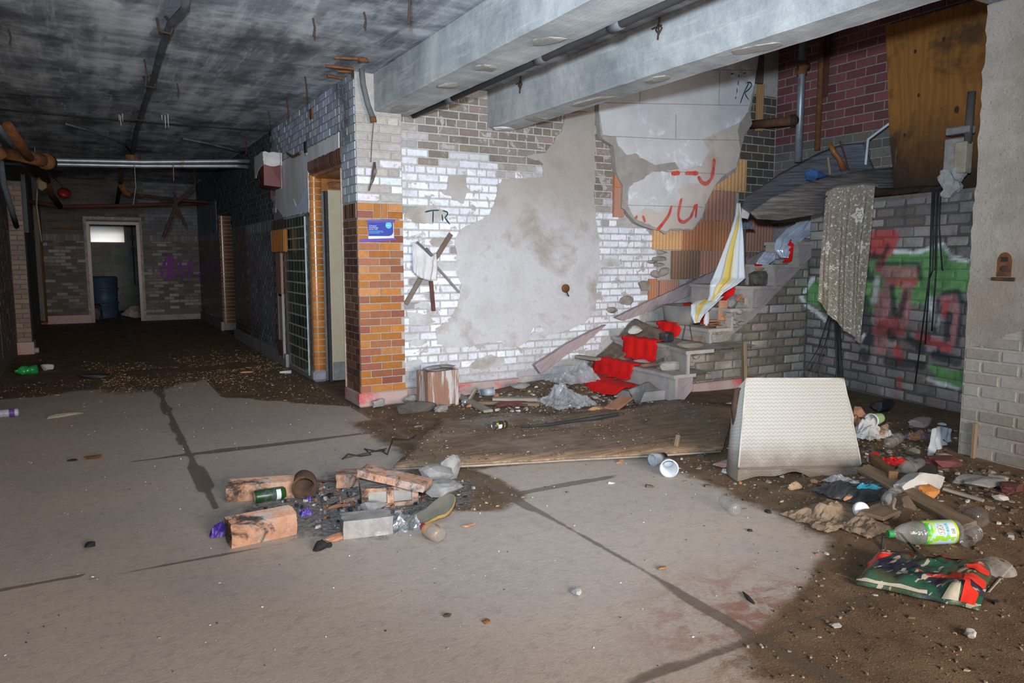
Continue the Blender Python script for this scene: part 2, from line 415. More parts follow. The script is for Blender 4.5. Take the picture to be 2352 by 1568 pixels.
# concrete of ceiling and beams: board marks run along the corridor
def concrete(name, lo, mid, hi, axis='X', bscale=1.1, soot=.5, world=True, bump=.6):
    n = NT(name); p = n.pos(); x = n.xyz(p)
    str_ = n.map(p, (7, .6, 7)); band = n.noise(n.map(p, (5.2, .03, .8)), 1, 2, .5)
    cross = n.noise(n.map(p, (1.2, 6.5, 3)), 1, 6, .7)
    f = n.math('ADD', n.math('MULTIPLY', n.noise(p, 1.5, 8, .72, .5), .55), n.math('ADD', n.math('MULTIPLY', band, .25), n.math('MULTIPLY', cross, .25)))
    c = n.ramp(f, [(.36, lo), (.5, mid), (.62, hi)])
    c = n.mix(n.rng(n.noise(str_, 2.2, 8, .75), .5, .68, 0, .6), c, hi)
    c = n.mix(n.rng(n.noise(n.map(p, loc=(5, 2, 1)), .8, 6, .65, .3), .5, .66, 0, soot), c, tuple(q * .35 for q in lo))
    c = n.mix(n.rng(n.noise(p, 38, 5, .7), .62, .72, 0, .5), c, (.5, .5, .48))
    blk = n.noise(n.map(p, (4.5, 1.6, 1), loc=(2, 7, 0)), 1, 3, .55, .3); c = n.mix(n.rng(blk, .52, .62, 0, soot * .6), c, tuple(q * .5 for q in lo)); c = n.mix(n.rng(n.noise(n.map(p, (1.1, .7, 1), loc=(8, 1, 0)), 1, 5, .6), .55, .7, 0, .35), c, (.22, .17, .16))
    n.bump(n.math('ADD', n.noise(str_, 5, 8, .8), n.noise(p, 20, 7, .75)), bump, .01)
    return n.out(c, .88, 0, .25)
MCEIL = concrete('sooted_concrete', (.075, .088, .105), (.25, .275, .305), (.60, .63, .66), soot=.75)
MBEAM = concrete('board_marked_concrete', (.24, .255, .265), (.42, .435, .44), (.62, .62, .60), soot=.25)
MMORT = mat('mortar', (.46, .44, .42), (.34, .32, .30), 30, .9, bump=.6, world=True)
MMORTD = mat('dark_mortar', (.15, .14, .13), (.09, .085, .08), 30, .9, bump=.6, world=True)
MMORTM = mat('dusty_grout', (.25, .24, .235), (.17, .16, .155), 20, .85, bump=.5, world=True)
MGROUT = mat('pale_grout', (.42, .39, .36), (.33, .3, .28), 30, .8, bump=.4, world=True)
MPLINTH = mat('red_painted_plinth', (.42, .27, .25), (.36, .31, .29), 4, .7, bump=.4, world=True, c3=(.5, .12, .12), s3=2.5, t3=(.5, .62))
def wall(name, c, d, m): return obj(name, B().box(c, d), m, kind='structure')
def board(name, y0, y1, x0, x1, z0, z1, m):      # ceiling pieces with slightly uneven edges
    b = B(); ny_ = max(2, int((y1 - y0) / .12))
    sec = [(x0, z1), (x0, z0 + .012), (x0 + .012, z0), (x1 - .012, z0), (x1, z0 + .012), (x1, z1)]
    k = len(sec)
    for i in range(ny_ + 1):
        y = y0 + (y1 - y0) * i / ny_
        for jx, (x, z) in enumerate(sec):
            e = .006 if z < z1 else 0
            b.v.append(V((x + e * fbm(y * 3, jx * 5, 1), y, z + e * 1.4 * fbm(y * 4, jx * 7, 9))))
    for i in range(ny_):
        for jx in range(k - 1): b.f.append([i * k + jx, i * k + jx + 1, (i + 1) * k + jx + 1, (i + 1) * k + jx]); b.m.append(0)
    b.f += [list(range(k))[::-1], [ny_ * k + q for q in range(k)]]; b.m += [0, 0]
    return obj(name, b, m, kind='structure')
cb = B(); cb.box((-.15, 8.7, CEIL + .1), (7.7, 27.6, .2)); cb.box((4.4, -1.1, CEIL + .1), (1.4, 7.8, .2)); obj('ceiling', cb, MCEIL, kind='structure')
bm1 = board('concrete_beam', -4.9, YP + .12, 2.225, 2.575, 2.63, CEIL, MBEAM)
bm2 = board('concrete_beam', -4.9, YB, 3.405, 3.69, 2.6, CEIL + .2, MBEAM)
MSPALL = mat('spalled_concrete', (.42, .40, .36), (.32, .3, .27), 12, .95, bump=.8, world=True)
for bm_, xx, zz, spots in ((bm1, 2.4, 2.628, ((6.2, .2), (5.2, .12), (3.9, .16), (4.6, .1))), (bm2, 3.55, 2.598, ((5.0, .3), (4.2, .16), (5.9, .16), (3.3, .2)))):
    for yy, ss in spots: part(bm_, 'spalled_patch', B().rock((xx + .1 * nz(yy, 1), yy, zz), (.16, ss * 1.6, .022), yy, .4, n=2), MSPALL)
part(bm2, 'white_bloom', B().rock((3.53, 6.45, 2.592), (.26, .16, .03), 3, .4, n=2), mat('lime_bloom', (.7, .7, .68), None, 20, .95))
b = B(); b.box((5.6, 4.7, 4.7), (4.2, 4.2, .2)); obj('ceiling_shaft', b, MCEIL, kind='structure')
b = B(); b.box((3.63, 4.6, 3.9), (.12, 4.0, 1.6)); b.box((5.6, YN - .1, 3.9), (4.2, .2, 1.6)); obj('wall_shaft_upper', b, MBEAM, kind='structure')
# rear wall with an opening added for the fill light, and the left side of the room
b = B(); b.box((.5, -5.1, .35), (9.4, .2, .7)); b.box((.5, -5.1, 2.83), (9.4, .2, .26)); b.box((-2.25, -5.1, 1.75), (3.9, .2, 2.1)); b.box((4.35, -5.1, 1.75), (1.7, .2, 2.1)); obj('wall_rear', b, MBEAM, kind='structure')
wall('wall_room_left', (-4.0, 1.6, 1.475), (.2, 13.4, 2.95), MBEAM)
wall('wall_room_left_return', (-2.5, 8.2, 1.475), (3.0, .2, 2.95), MBEAM)
def XZ(pts, Y): return [(q.x, q.z) for q in (PY(a, b_, Y) for a, b_ in pts)]
def slab_part(root, name, poly, Y, d, m, lift=0, **kw):      # flat-faced irregular layer on a wall facing the camera (-Y)
    M = Matrix(((1, 0, 0, 0), (0, 0, -1, Y - lift), (0, 1, 0, 0), (0, 0, 0, 1)))
    return part(root, name, B().prism(poly, d, M, back=False), m, **kw)
# ---- back wall, white painted brick losing its plaster
WB = B(); WB.box(((2.45 + 3.6) / 2, YB + .1, 1.5), (1.15, .2, 3.0)); WB.box(((3.6 + XR + .1) / 2, YB + .1, 2.3), (XR + .1 - 3.6, .2, 4.6))
wall_back = obj('wall_back', WB, MMORT, kind='structure')
PL1 = [(1299, 262), (1366, 255), (1365, 296), (1366, 357), (1363, 442), (1366, 484), (1375, 552), (1377, 613), (1368, 668), (1366, 712), (1340, 742), (1318, 752), (1290, 762), (1262, 768), (1240, 748), (1222, 752), (1215, 780), (1180, 790), (1152, 783), (1108, 788), (1060, 800), (1030, 796), (1003, 790), (999, 752), (1030, 738), (1043, 716), (1052, 690), (1060, 654), (1043, 620), (1050, 580), (1040, 552), (1060, 525), (1088, 511), (1122, 494), (1139, 450), (1142, 425), (1156, 411), (1247, 408), (1244, 374), (1203, 360), (1251, 350), (1290, 300)]
P1 = ragged(XZ(PL1, YB), .022, .04, 1)
P1b = ragged(XZ([(1028, 404), (1068, 402), (1072, 440), (1064, 468), (1040, 460), (1026, 440)], YB), .02, .03, 2)
P1c = ragged(XZ([(934, 716), (985, 722), (1000, 738), (975, 748), (940, 745)], YB), .02, .03, 3)
n = NT('old_grey_plaster'); p = n.pos()
c = n.ramp(n.noise(p, 1.7, 8, .65, .3), [(.35, (.45, .44, .44)), (.5, (.52, .52, .54)), (.64, (.34, .30, .265))])
c = n.mix(n.rng(n.noise(p, 28, 7, .75), .5, .75, 0, .5), c, (.30, .27, .24))
c = n.mix(n.rng(n.math('ADD', n.xyz(p)[2], n.math('MULTIPLY', n.noise(p, 2.5, 6, .7), .8)), 1.7, 2.6, 0, .75), c, (.31, .265, .22))
c = n.mix(n.rng(n.noise(p, 60, 4, .7), .68, .74, 0, .6), c, (.2, .18, .16))
n.bump(n.math('ADD', n.noise(p, 30, 8, .75), n.noise(p, 6, 5, .6)), .6, .008)
MPLAST = n.out(c, .9, 0, .2)
for i, q in enumerate((P1, P1b, P1c)): slab_part(wall_back, 'plaster_patch', q, YB, .013, MPLAST, .012 + .001 * i)
for i in range(16):
    cx0, cz0 = [(2.7, .9), (2.95, 1.25), (3.1, .75), (2.65, .55), (3.3, .6), (3.7, .5), (4.0, .55), (2.75, 1.75), (3.05, 2.0), (2.9, 1.5), (3.5, 2.25), (4.1, 2.35), (4.9, 1.3), (2.6, .35), (3.4, .3), (3.75, .75)][i]; w0 = .05 + .09 * ((i * 37) % 10) / 10
    slab_part(wall_back, 'plaster_patch', ragged([(cx0 + w0 * 1.6 * math.cos(t) * (1 + .4 * nz(i, t)), cz0 + w0 * .6 * math.sin(t) * (1 + .4 * nz(t, i))) for t in [2 * PI * k / 9 for k in range(9)]], .02, .02, i), YB, .012, MPLAST, .0095)
SHR = [(x, z) for x, z in XZ(PL1, YB)]
def kb(u, z):
    if z > 2.9 or u > 5.55: return False
    if z < (u - 4.15) * .62: return False      # behind the steps
    if u > 4.68 and z > 2.62: return False
    if u > 4.95 and z > 1.72: return False
    return not all(inpoly(u + a, z + b_, SHR) for a, b_ in ((-.1, 0), (.1, 0), (0, .03), (0, -.03)))
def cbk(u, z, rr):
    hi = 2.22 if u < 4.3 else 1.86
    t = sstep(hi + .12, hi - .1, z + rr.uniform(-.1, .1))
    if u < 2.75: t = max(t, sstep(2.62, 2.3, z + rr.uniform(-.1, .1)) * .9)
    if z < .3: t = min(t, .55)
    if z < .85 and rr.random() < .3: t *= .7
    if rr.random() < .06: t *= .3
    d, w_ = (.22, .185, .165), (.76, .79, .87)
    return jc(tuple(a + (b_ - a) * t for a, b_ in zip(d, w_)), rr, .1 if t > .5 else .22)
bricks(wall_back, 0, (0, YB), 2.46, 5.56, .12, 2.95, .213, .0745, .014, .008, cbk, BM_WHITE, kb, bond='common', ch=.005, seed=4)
# sooty bricks of the same wall beside the shaft corner
bricks(wall_back, 0, (0, YB), 6.8, XR - .01, LAND + .02, 3.3, .2, .095, .012, .008, lambda u, z, r: jc((.10, .085, .07), r, .25), BM_ROUGH, seed=5)
part(wall_back, 'red_skirting', B().box((3.1, YB - .012, .06), (1.3, .05, .12)), MPLINTH)
# thick plaster panel with the lined-out block pattern, over clay tiles
P2 = [(1375, 150), (1374, 255), (1380, 310), (1386, 320), (1408, 335), (1413, 365), (1416, 395), (1425, 418), (1431, 425), (1428, 478), (1436, 482), (1448, 495), (1460, 512), (1490, 524), (1515, 530), (1528, 538), (1540, 529), (1590, 530), (1615, 500), (1622, 470), (1640, 430), (1665, 410), (1690, 395), (1700, 355), (1710, 310), (1728, 285), (1724, 262), (1734, 190), (1742, 140), (1770, -60), (1400, -60)]
YPn = YB - .075
MP_GREY = mat('plaster_undercoat', (.36, .33, .30), (.28, .255, .235), 9, .9, bump=.7, world=True)
MP_BEIGE = mat('beige_plaster_coat', (.60, .53, .48), (.50, .44, .40), 5, .85, bump=.35, world=True, c3=(.43, .31, .24), s3=1.6, t3=(.55, .75))
MP_WHITE = mat('white_plaster_coat', (.60, .60, .61), (.50, .50, .52), 3.5, .85, bump=.35, world=True, c3=(.76, .80, .88), s3=2.2, t3=(.55, .68))
panel = slab_part(wall_back, 'plaster_panel', ragged(XZ(P2, YPn), .012, .05, 5), YPn, .06, MP_GREY, label='thick grey plaster panel with flaking pale coats')
C1 = [(1377, 160), (1376, 255), (1384, 310), (1414, 314), (1420, 335), (1440, 357), (1462, 352), (1470, 362), (1490, 372), (1503, 379), (1550, 372), (1562, 392), (1610, 380), (1628, 345), (1612, 320), (1700, 280), (1718, 256), (1732, 190), (1740, 140), (1766, -55), (1400, -55)]
C2 = [(1443, 435), (1455, 420), (1475, 412), (1495, 396), (1520, 393), (1545, 398), (1600, 405), (1605, 422), (1570, 420), (1555, 440), (1565, 455), (1545, 468), (1535, 480), (1510, 488), (1480, 476), (1456, 498), (1442, 472)]
C3 = [(1612, 320), (1640, 284), (1700, 279), (1694, 300), (1700, 345), (1690, 385), (1664, 400), (1642, 425), (1620, 470), (1612, 498), (1590, 526), (1540, 525), (1528, 532), (1500, 520), (1465, 505), (1456, 490), (1470, 475), (1500, 468), (1540, 460), (1550, 440), (1545, 405), (1530, 392), (1560, 388), (1608, 382)]
slab_part(panel, 'plaster_coat', ragged(XZ(C3, YPn), .01, .03, 6), YPn, .01, MP_BEIGE, .004)
slab_part(panel, 'plaster_coat', ragged(XZ(C1, YPn), .01, .03, 7), YPn, .012, MP_WHITE, .007)
slab_part(panel, 'plaster_coat', ragged(XZ(C2, YPn), .014, .03, 8), YPn, .012, MP_WHITE, .008)
sc = B()      # scored block lines
MSCORE = mat('scored_line', (.33, .31, .29), None, 20, .95, world=True)
for a, c_ in (((1378, 236), (1735, 243)), ((1560, 160), (1742, 162)), ((1383, 312), (1545, 320)), ((1545, 320), (1702, 322)), ((1652, 163), (1650, 241)), ((1470, 200), (1468, 236)), ((1551, 262), (1551, 318)), ((1440, 471), (1615, 476)), ((1520, 393), (1665, 400))):
    q, r = PY(*a, YPn), PY(*c_, YPn); m_ = (q + r) / 2; L = (r - q).length
    sc.box((0, 0, 0), (L, .003, .006), frame(m_ - V((0, .0095, 0)), r - q, (0, 0, 1) if abs((r - q).x) > .1 else (1, 0, 0)))
part(panel, 'scored_joint_lines', sc, MSCORE)
def strokes(root, name, lines_, Y, r, m, lift=.012, px=True, n=10, seed=0, drip=0):     # flat sprayed or brushed strokes on a wall facing -Y
    b = B()
    for li, ln in enumerate(lines_):
        pts = [PY(x, y, Y) if px else V((x, Y, y)) for x, y in ln]; fine = []
        for i in range(len(pts) - 1):
            k = max(2, int((pts[i + 1] - pts[i]).length / .02))
            fine += [pts[i].lerp(pts[i + 1], t / k) for t in range(k)]
        fine.append(pts[-1]); k = len(fine)
        for _ in range(3): fine = [fine[0]] + [(fine[i - 1] + fine[i] * 2 + fine[i + 1]) / 4 for i in range(1, k - 1)] + [fine[-1]]
        o = len(b.v)
        for i, p_ in enumerate(fine):
            t = (fine[min(i + 1, k - 1)] - fine[max(i - 1, 0)]).normalized(); q = V((-t.z, 0, t.x)) * r * (1 + .35 * nz(p_.x * 14, p_.z * 14, seed))
            if i in (0, k - 1): q *= .55
            for s in (1, -1): b.v.append(p_ + q * s - V((0, lift + .0007 * li, 0)))
        for i in range(k - 1): b.f.append([o + 2 * i, o + 2 * i + 1, o + 2 * i + 3, o + 2 * i + 2]); b.m.append(0)
    return part(root, name, b, m)
MRED = mat('red_spray_paint', (.55, .05, .045), (.62, .16, .13), 10, .7, bump=0)
MDKG = mat('dark_green_paint', (.01, .045, .05), (.015, .07, .06), 30, .5, bump=0)
strokes(panel, 'red_graffiti', [[(1639, 364), (1637, 390), (1633, 410), (1622, 423), (1610, 420), (1602, 405)], [(1540, 399), (1560, 397)], [(1572, 398), (1602, 398)]], YPn, .024, MRED)
strokes(panel, 'red_graffiti', [[(1564, 455), (1556, 490), (1557, 506), (1568, 512), (1585, 500), (1596, 470)], [(1599, 468), (1596, 500)], [(1541, 472), (1536, 492), (1520, 515), (1508, 528)], [(1475, 495), (1480, 510)], [(1461, 495), (1460, 502)]], YPn, .017, MRED)
strokes(panel, 'green_lettering', [[(1676, 170), (1684, 170)], [(1706, 169), (1712, 168)], [(1695, 172), (1696, 178)], [(1694, 185), (1693, 196)], [(1691, 203), (1690, 215)], [(1688, 222), (1687, 228)], [(1712, 191), (1722, 188), (1726, 196), (1716, 208), (1706, 214), (1712, 222), (1718, 230)], [(1718, 190), (1706, 214), (1698, 238)]], YPn, .007, MDKG)
strokes(wall_back, 'green_lettering', [[(975, 487), (990, 483), (1008, 483)], [(994, 484), (993, 512)], [(1014, 492), (1016, 508)], [(1016, 484), (1030, 487), (1026, 496), (1017, 499), (1026, 506), (1032, 515)]], YB, .007, MDKG, lift=.0105)
# hollow clay tiles showing behind the panel
def claytile(x0, y0, x1, y1, c, Y=YB - .045, rib=9, cut=None):
    a, d = PY(x0, y1, Y), PY(x1, y0, Y); w_, h = d.x - a.x, d.z - a.z; b = B(); N_ = rib * 4
    prof = []
    for i in range(N_ + 1):
        x = a.x + w_ * i / N_; prof.append((x, Y - (.0045 if i % 4 in (1, 2) else 0)))
    k = len(prof)
    top = lambda x: (a.z + h * (cut((x - a.x) / w_) if cut else 1))
    b.v = [V((x, y, a.z)) for x, y in prof] + [V((x, y, top(x))) for x, y in prof] + [V((x, Y + .04, a.z)) for x, y in prof] + [V((x, Y + .04, top(x))) for x, y in prof]
    for i in range(k - 1):
        b.f += [[i, i + 1, k + i + 1, k + i], [k + i, k + i + 1, 3 * k + i + 1, 3 * k + i], [2 * k + i, 2 * k + i + 1, i + 1, i]]; b.m += [0] * 3
    b.f += [[0, k, 3 * k, 2 * k], [k - 1, 3 * k - 1, 4 * k - 1, 2 * k - 1]]; b.m += [0, 0]
    o = part(wall_back, 'clay_tile', b, MCLAY); o.color = (*c, 1); return o
n = NT('fired_clay'); p = n.pos(); c = n.new('ShaderNodeObjectInfo').outputs['Color']
c = n.mix(n.rng(n.noise(p, 4, 7, .7, .4), .52, .7, 0, .75), c, (.28, .22, .18)); c = n.mix(n.rng(n.noise(p, 40, 5, .7), .5, .7, 0, .3), c, (.2, .12, .08))
n.bump(n.noise(p, 70, 5, .7), .4, .003); MCLAY = n.out(c, .85, 0, .25)
OR, BU, BR, PK = (.46, .19, .095), (.62, .36, .17), (.25, .15, .10), (.42, .21, .15)
for t in ((1502, 528, 1569, 573, BU), (1570, 508, 1637, 575, OR), (1638, 508, 1700, 576, OR), (1714, 505, 1777, 575, PK), (1779, 508, 1840, 560, OR), (1612, 440, 1690, 507, PK), (1545, 576, 1608, 641, BR), (1609, 577, 1672, 630, PK), (1516, 643, 1560, 678, PK), (1411, 430, 1434, 498, PK), (1672, 578, 1740, 620, BR)):
    claytile(*t)
claytile(1640, 368, 1716, 438, BU, cut=lambda s: 1 if s > .7 else .35 + .65 * s / .7)
claytile(1412, 402, 1434, 430, OR); claytile(1492, 640, 1510, 690, OR, rib=3)
claytile(1740, 195, 1756, 300, (.40, .22, .10), Y=YB - .07, rib=3); claytile(1738, 60, 1758, 190, (.10, .08, .06), Y=YB - .07, rib=3)
MRUB = mat('rubble', (.23, .19, .16), (.33, .3, .27), 12, .95, bump=.8, c3=(.12, .09, .07))
def chips(root, name, spots, m, seed=0):
    for i, (c_, d) in enumerate(spots): part(root, name, B().rock(c_, d, seed + i, .4), m)
chips(wall_back, 'broken_masonry', [(PY(x, y, YB - .02), (w_, .07, h)) for x, y, w_, h in ((1520, 580, .16, .05), (1516, 594, .2, .06), (1512, 608, .16, .06), (1522, 625, .14, .1), (1500, 600, .14, .05), (1505, 630, .12, .1), (1590, 650, .2, .1), (1480, 655, .22, .12), (1440, 690, .2, .1), (1405, 712, .16, .08), (1640, 618, .24, .09))], MRUB, 3)
BM_SOOT = brick_pair('sooty_painted_brick', rough=.8, grime=(.05, .055, .065), amt=.8, gs=1.6)
# ---- corner pillar with amber glazed brick
pb = B(); pb.box(((XW + 2.475) / 2 + .004, (YP + 6.86) / 2 + .004, 1.5), (2.475 - XW - .008, 6.86 - YP - .008, 3.0))
pillar = obj('brick_pillar', pb, MGROUT, kind='structure')
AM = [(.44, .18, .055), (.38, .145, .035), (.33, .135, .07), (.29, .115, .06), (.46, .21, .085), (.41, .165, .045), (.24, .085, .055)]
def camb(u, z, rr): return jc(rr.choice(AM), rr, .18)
ZT = 1.835
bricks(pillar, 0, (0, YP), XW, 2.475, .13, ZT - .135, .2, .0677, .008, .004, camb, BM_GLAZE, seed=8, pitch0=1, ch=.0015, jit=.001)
def solds(parent, rz, O, u0, u1, z0, h, wd, colr, mats, seed=0, keep=None):
    bricks(parent, rz, O, u0, u1, z0, z0 + h, wd, h, .008, .004, colr, mats, keep, bond='stack', seed=seed, ch=.0015, jit=.001)
bricks(pillar, 0, (0, YP), XW, XW + .15, ZT - .135, ZT, .15, .0675, .008, .006, camb, BM_GLAZE, bond='stack', seed=2)
solds(pillar, 0, (0, YP), XW + .15, 2.33, ZT - .135, .135, .068, camb, BM_GLAZE, 3)
bricks(pillar, 0, (0, YP), 2.33, 2.475, ZT - .135, ZT, .145, .0675, .008, .006, camb, BM_GLAZE, bond='stack', seed=4)
bricks(pillar, 0, (0, YP), XW, 2.475, ZT + .01, 2.62, .213, .0745, .012, .006, lambda u, z, r: jc((.74, .76, .80) if z < 2.35 - .2 * r.random() and r.random() > .22 else (.42, .39, .37), r, .14), BM_WHITE, seed=9, bond='common')
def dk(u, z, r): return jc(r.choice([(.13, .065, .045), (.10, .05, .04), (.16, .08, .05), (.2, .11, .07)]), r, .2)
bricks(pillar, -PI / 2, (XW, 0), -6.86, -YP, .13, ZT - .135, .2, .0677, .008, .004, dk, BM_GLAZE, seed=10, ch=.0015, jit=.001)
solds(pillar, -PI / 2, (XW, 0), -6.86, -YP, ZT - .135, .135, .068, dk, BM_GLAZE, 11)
bricks(pillar, -PI / 2, (XW, 0), -6.86, -YP, ZT + .01, 2.95, .213, .0745, .01, .004, lambda u, z, r: jc((.46, .49, .54), r, .2), BM_SOOT, seed=12, ch=.002)
part(pillar, 'plinth', B().rbox(((XW + 2.475) / 2, (YP + 6.86) / 2, .065), (2.475 - XW + .04, 6.86 - YP + .03, .13), .012), MPLINTH)
# ---- corridor wall on the right
D1 = (6.86, 8.02, 2.2); D2 = (13.2, 14.65, 2.12)
wb = B(); T = .28
def seg(y0, y1, z0, z1): wb.box((XW + T / 2, (y0 + y1) / 2, (z0 + z1) / 2), (T, y1 - y0, z1 - z0))
seg(D1[0], D1[1], D1[2] + .085, 3); seg(D1[1] + .062, D2[0], 0, 3); seg(D1[1], D1[1] + .062, D1[2] + .085, 3); seg(*D2[:2], D2[2], 3); seg(D2[1] + .062, YF, 0, 3); seg(D2[1], D2[1] + .062, D2[2], 3)
wcr = obj('wall_corridor_right', wb, MMORTM, kind='structure')
wall('wall_side_room', (3.65, 12.3, 1.5), (.15, 11.2, 3.0), MBEAM); wall('wall_side_room_end', (3.0, 12.4, 1.5), (1.3, .12, 3.0), MBEAM)
wall('wall_side_room_front', (3.0, YB + .28, 1.5), (1.3, .12, 3.0), MBEAM)
def open_(y, z): return (D1[0] < y < D1[1] and z < D1[2] + .15) or (D2[0] < y < D2[1] and z < D2[2])
GT = (8.28, 9.3)
def kr(u, z):
    y = -u
    return not open_(y, z) and not (GT[0] - .02 < y < GT[1] + .02) and not (y < 8.1 and z < 2.4)
def cr(u, z, r):
    y = -u
    bl = sstep(.45, .75, .5 + .5 * fbm(y * .8, z * .7, 2) + (.15 if 10 < y < 12 else -.05))
    a = r.choice([(.10, .058, .045), (.075, .045, .04), (.13, .075, .055), (.055, .042, .04)])
    return jc(tuple(p_ + (q - p_) * bl * .7 for p_, q in zip(a, (.20, .23, .29))), r, .22)
bricks(wcr, -PI / 2, (XW, 0), -YF, -8.06, .16, 1.70, .2, .0677, .009, .003, cr, BM_DARK, kr, seed=21, ch=.0012, jit=.001)
solds(wcr, -PI / 2, (XW, 0), -YF, -8.06, 1.70, .13, .068, cr, BM_DARK, 22, kr)
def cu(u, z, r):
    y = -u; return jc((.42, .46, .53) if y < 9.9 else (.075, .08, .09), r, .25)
def kup(u, z):
    y = -u; return not open_(y, z) and not (6.9 < y < 9.75 and z < 2.47 + .1 * nz(y * 3, 1)) and not (y > 14.8 and z < 2.45)
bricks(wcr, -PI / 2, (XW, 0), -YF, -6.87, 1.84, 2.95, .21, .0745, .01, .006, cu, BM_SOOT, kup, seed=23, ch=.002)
MPLC = mat('stained_corridor_plaster', (.74, .74, .77), (.52, .48, .46), 2.0, .85, bump=.4, world=True, st=(1, 1, .35), c3=(.42, .36, .33), s3=1.2)
MPLB = mat('pale_blue_distemper', (.26, .32, .38), (.15, .19, .24), 3.5, .85, bump=.3, world=True, st=(1, 1, .25))
MPEEL = mat('peeling_white_paint', (.62, .70, .84), (.5, .56, .66), 6, .7, world=True)
def side_patch(root, name, poly, X, d, m, lift=.0):      # layer on a wall facing -X; outline in (y, z)
    M = Matrix(((0, 0, -1, X - lift), (-1, 0, 0, 0), (0, 1, 0, 0), (0, 0, 0, 1)))
    return part(root, name, B().prism([(-y, z) for y, z in poly], d, M, back=False), m)
def YZ(pts, X): return [(q.y, q.z) for q in (PX(a, b_, X) for a, b_ in pts)]
side_patch(wcr, 'plaster_patch', ragged([(8.06, 2.5), (8.06, 1.84), (9.3, 1.84), (9.75, 2.0), (9.6, 2.5)][::-1], .02, .05, 4), XW, .008, MPLC, .008)
side_patch(wcr, 'plaster_patch', ragged([(6.9, 2.5), (6.9, 2.36), (8.06, 2.36), (8.06, 2.5)][::-1], .015, .05, 4), XW, .008, MPLC, .0085)
side_patch(wcr, 'plaster_patch', ragged([(14.9, 1.84), (17.6, 1.84), (17.6, 2.5), (14.9, 2.4)], .03, .06, 4), XW, .008, MPLB, .008)
side_patch(wcr, 'plaster_patch', ragged([(15.2, 2.5), (17.6, 2.5), (17.6, 2.93), (16.2, 2.93)], .03, .06, 6), XW, .008, mat('grey_skim', (.13, .15, .17), None, 4, world=True), .007)
pk = [(8.04, 1.84), (8.7, 1.84), (8.72, 2.02), (8.6, 1.93), (8.45, 1.95), (8.3, 2.02), (8.12, 2.1), (8.04, 2.2)]
side_patch(wcr, 'peeling_paint', ragged(pk, .03, .04, 8), XW, .006, MPEEL, .016)
# green tiles
bricks(wcr, -PI / 2, (XW, 0), -GT[1], -GT[0], .06, 1.82, .146, .126, .013, .003, lambda u, z, r: jc(r.choice([(.03, .055, .035), (.04, .06, .038), (.022, .042, .034), (.06, .07, .06)]), r, .25), BM_GREEN, bond='stack', name='green_tile', seed=24)
part(wcr, 'tile_edge_strip', B().box((XW - .008, GT[0] - .012, .92), (.016, .018, 1.76)), mat('pale_glaze', (.45, .52, .5), None, 8, .25))
gb = B().box((XW + .002, (GT[0] + GT[1]) / 2, .94), (.006, GT[1] - GT[0], 1.78)); part(wcr, 'tile_bed', gb, mat('green_grey_grout', (.40, .44, .41), (.3, .33, .3), 20, world=True))
part(wcr, 'plinth', B().box((XW - .012, (9.3 + 13.2) / 2, .08), (.05, 3.9, .16)), mat('grey_plinth', (.28, .27, .27), (.2, .19, .19), 5, world=True))
part(wcr, 'plinth', B().box((XW - .012, (D2[1] + YF) / 2, .08), (.05, YF - D2[1], .16)), MT.setdefault('gp', bpy.data.materials['grey_plinth']))
# rounded amber jamb tiles and lintel tiles of the near doorway
def prof_mesh(prof, ext, ax):
    b = B(); k = len(prof)
    for e in (0, ext):
        for x, y in prof: b.v.append(V((x, y, e)) if ax == 'z' else V((x, e, y)))
    for i in range(k - 1): b.f.append([i, i + 1, k + i + 1, k + i] if ax == 'z' else [i + k, k + i + 1, i + 1, i]); b.m.append(0)
    b.v += [v.copy() for v in b.v]; b.f += [list(range(2 * k, 3 * k)), list(range(4 * k - 1, 3 * k - 1, -1))]; b.m += [0, 0]
    return b
def jamb(root, Y, z0, z1, colr, depth=.14, r=.055, seed=0, H=.0677):
    rr = random.Random(seed); arc = [(XW - .006 + r - r * math.cos(t), Y - .006 + r - r * math.sin(t)) for t in [PI / 2 * i / 7 for i in range(8)]]
    prof = [(XW + .03, Y + .09), (XW - .006, Y + .09)] + arc + [(XW + depth, Y - .006), (XW + depth, Y + .03)]
    me = prof_mesh(prof[::-1], H - .007, 'z').mesh('jamb_tile', BM_GLAZE[0], False, V((XW, Y, 0)))
    for p_ in me.polygons: p_.use_smooth = len(p_.vertices) == 4
    z = z0
    while z < z1 - .01:
        o = link('jamb_tile', me, root, V((XW, Y, z)) - root.location); o.color = (*jc(colr, rr, .2), 1); z += H
    ig = .0035; gp = [(XW + .03, Y + .089), (XW - .006 + ig, Y + .089)] + [(x + ig * .8, y + ig * .8) for x, y in arc] + [(XW + depth - .001, Y - .006 + ig), (XW + depth - .001, Y + .03)]; gm = prof_mesh(gp[::-1], z1 - z0, 'z'); gm.v = [v + V((0, 0, z0)) for v in gm.v]; part(root, 'jamb_grout', gm, MGROUT)
jamb(wcr, D1[1], .13, 2.2, (.50, .19, .045), seed=3, depth=.115)
jamb(wcr, D2[1], .14, 2.12, (.20, .10, .05), depth=.28, seed=5)
part(wcr, 'jamb_foot', B().rbox((XW + .055, D1[1] + .05, .065), (.16, .14, .13), .03), mat('grey_jamb_foot', (.33, .33, .36), (.24, .24, .26), 12, world=True))
rl = .07; arc = [(XW - .008 + rl - rl * math.cos(t), D1[2] + rl - rl * math.sin(t)) for t in [PI / 2 * i / 6 for i in range(7)]]
lp = [(XW + .02, D1[2] + .16), (XW - .008, D1[2] + .16)] + arc + [(XW + .2, D1[2]), (XW + .2, D1[2] + .03)]
lm = prof_mesh(lp, .068, 'y').mesh('lintel_tile', BM_GLAZE[0], False, V((XW, 0, D1[2])))
y = D1[0] + .01; rr = random.Random(5)
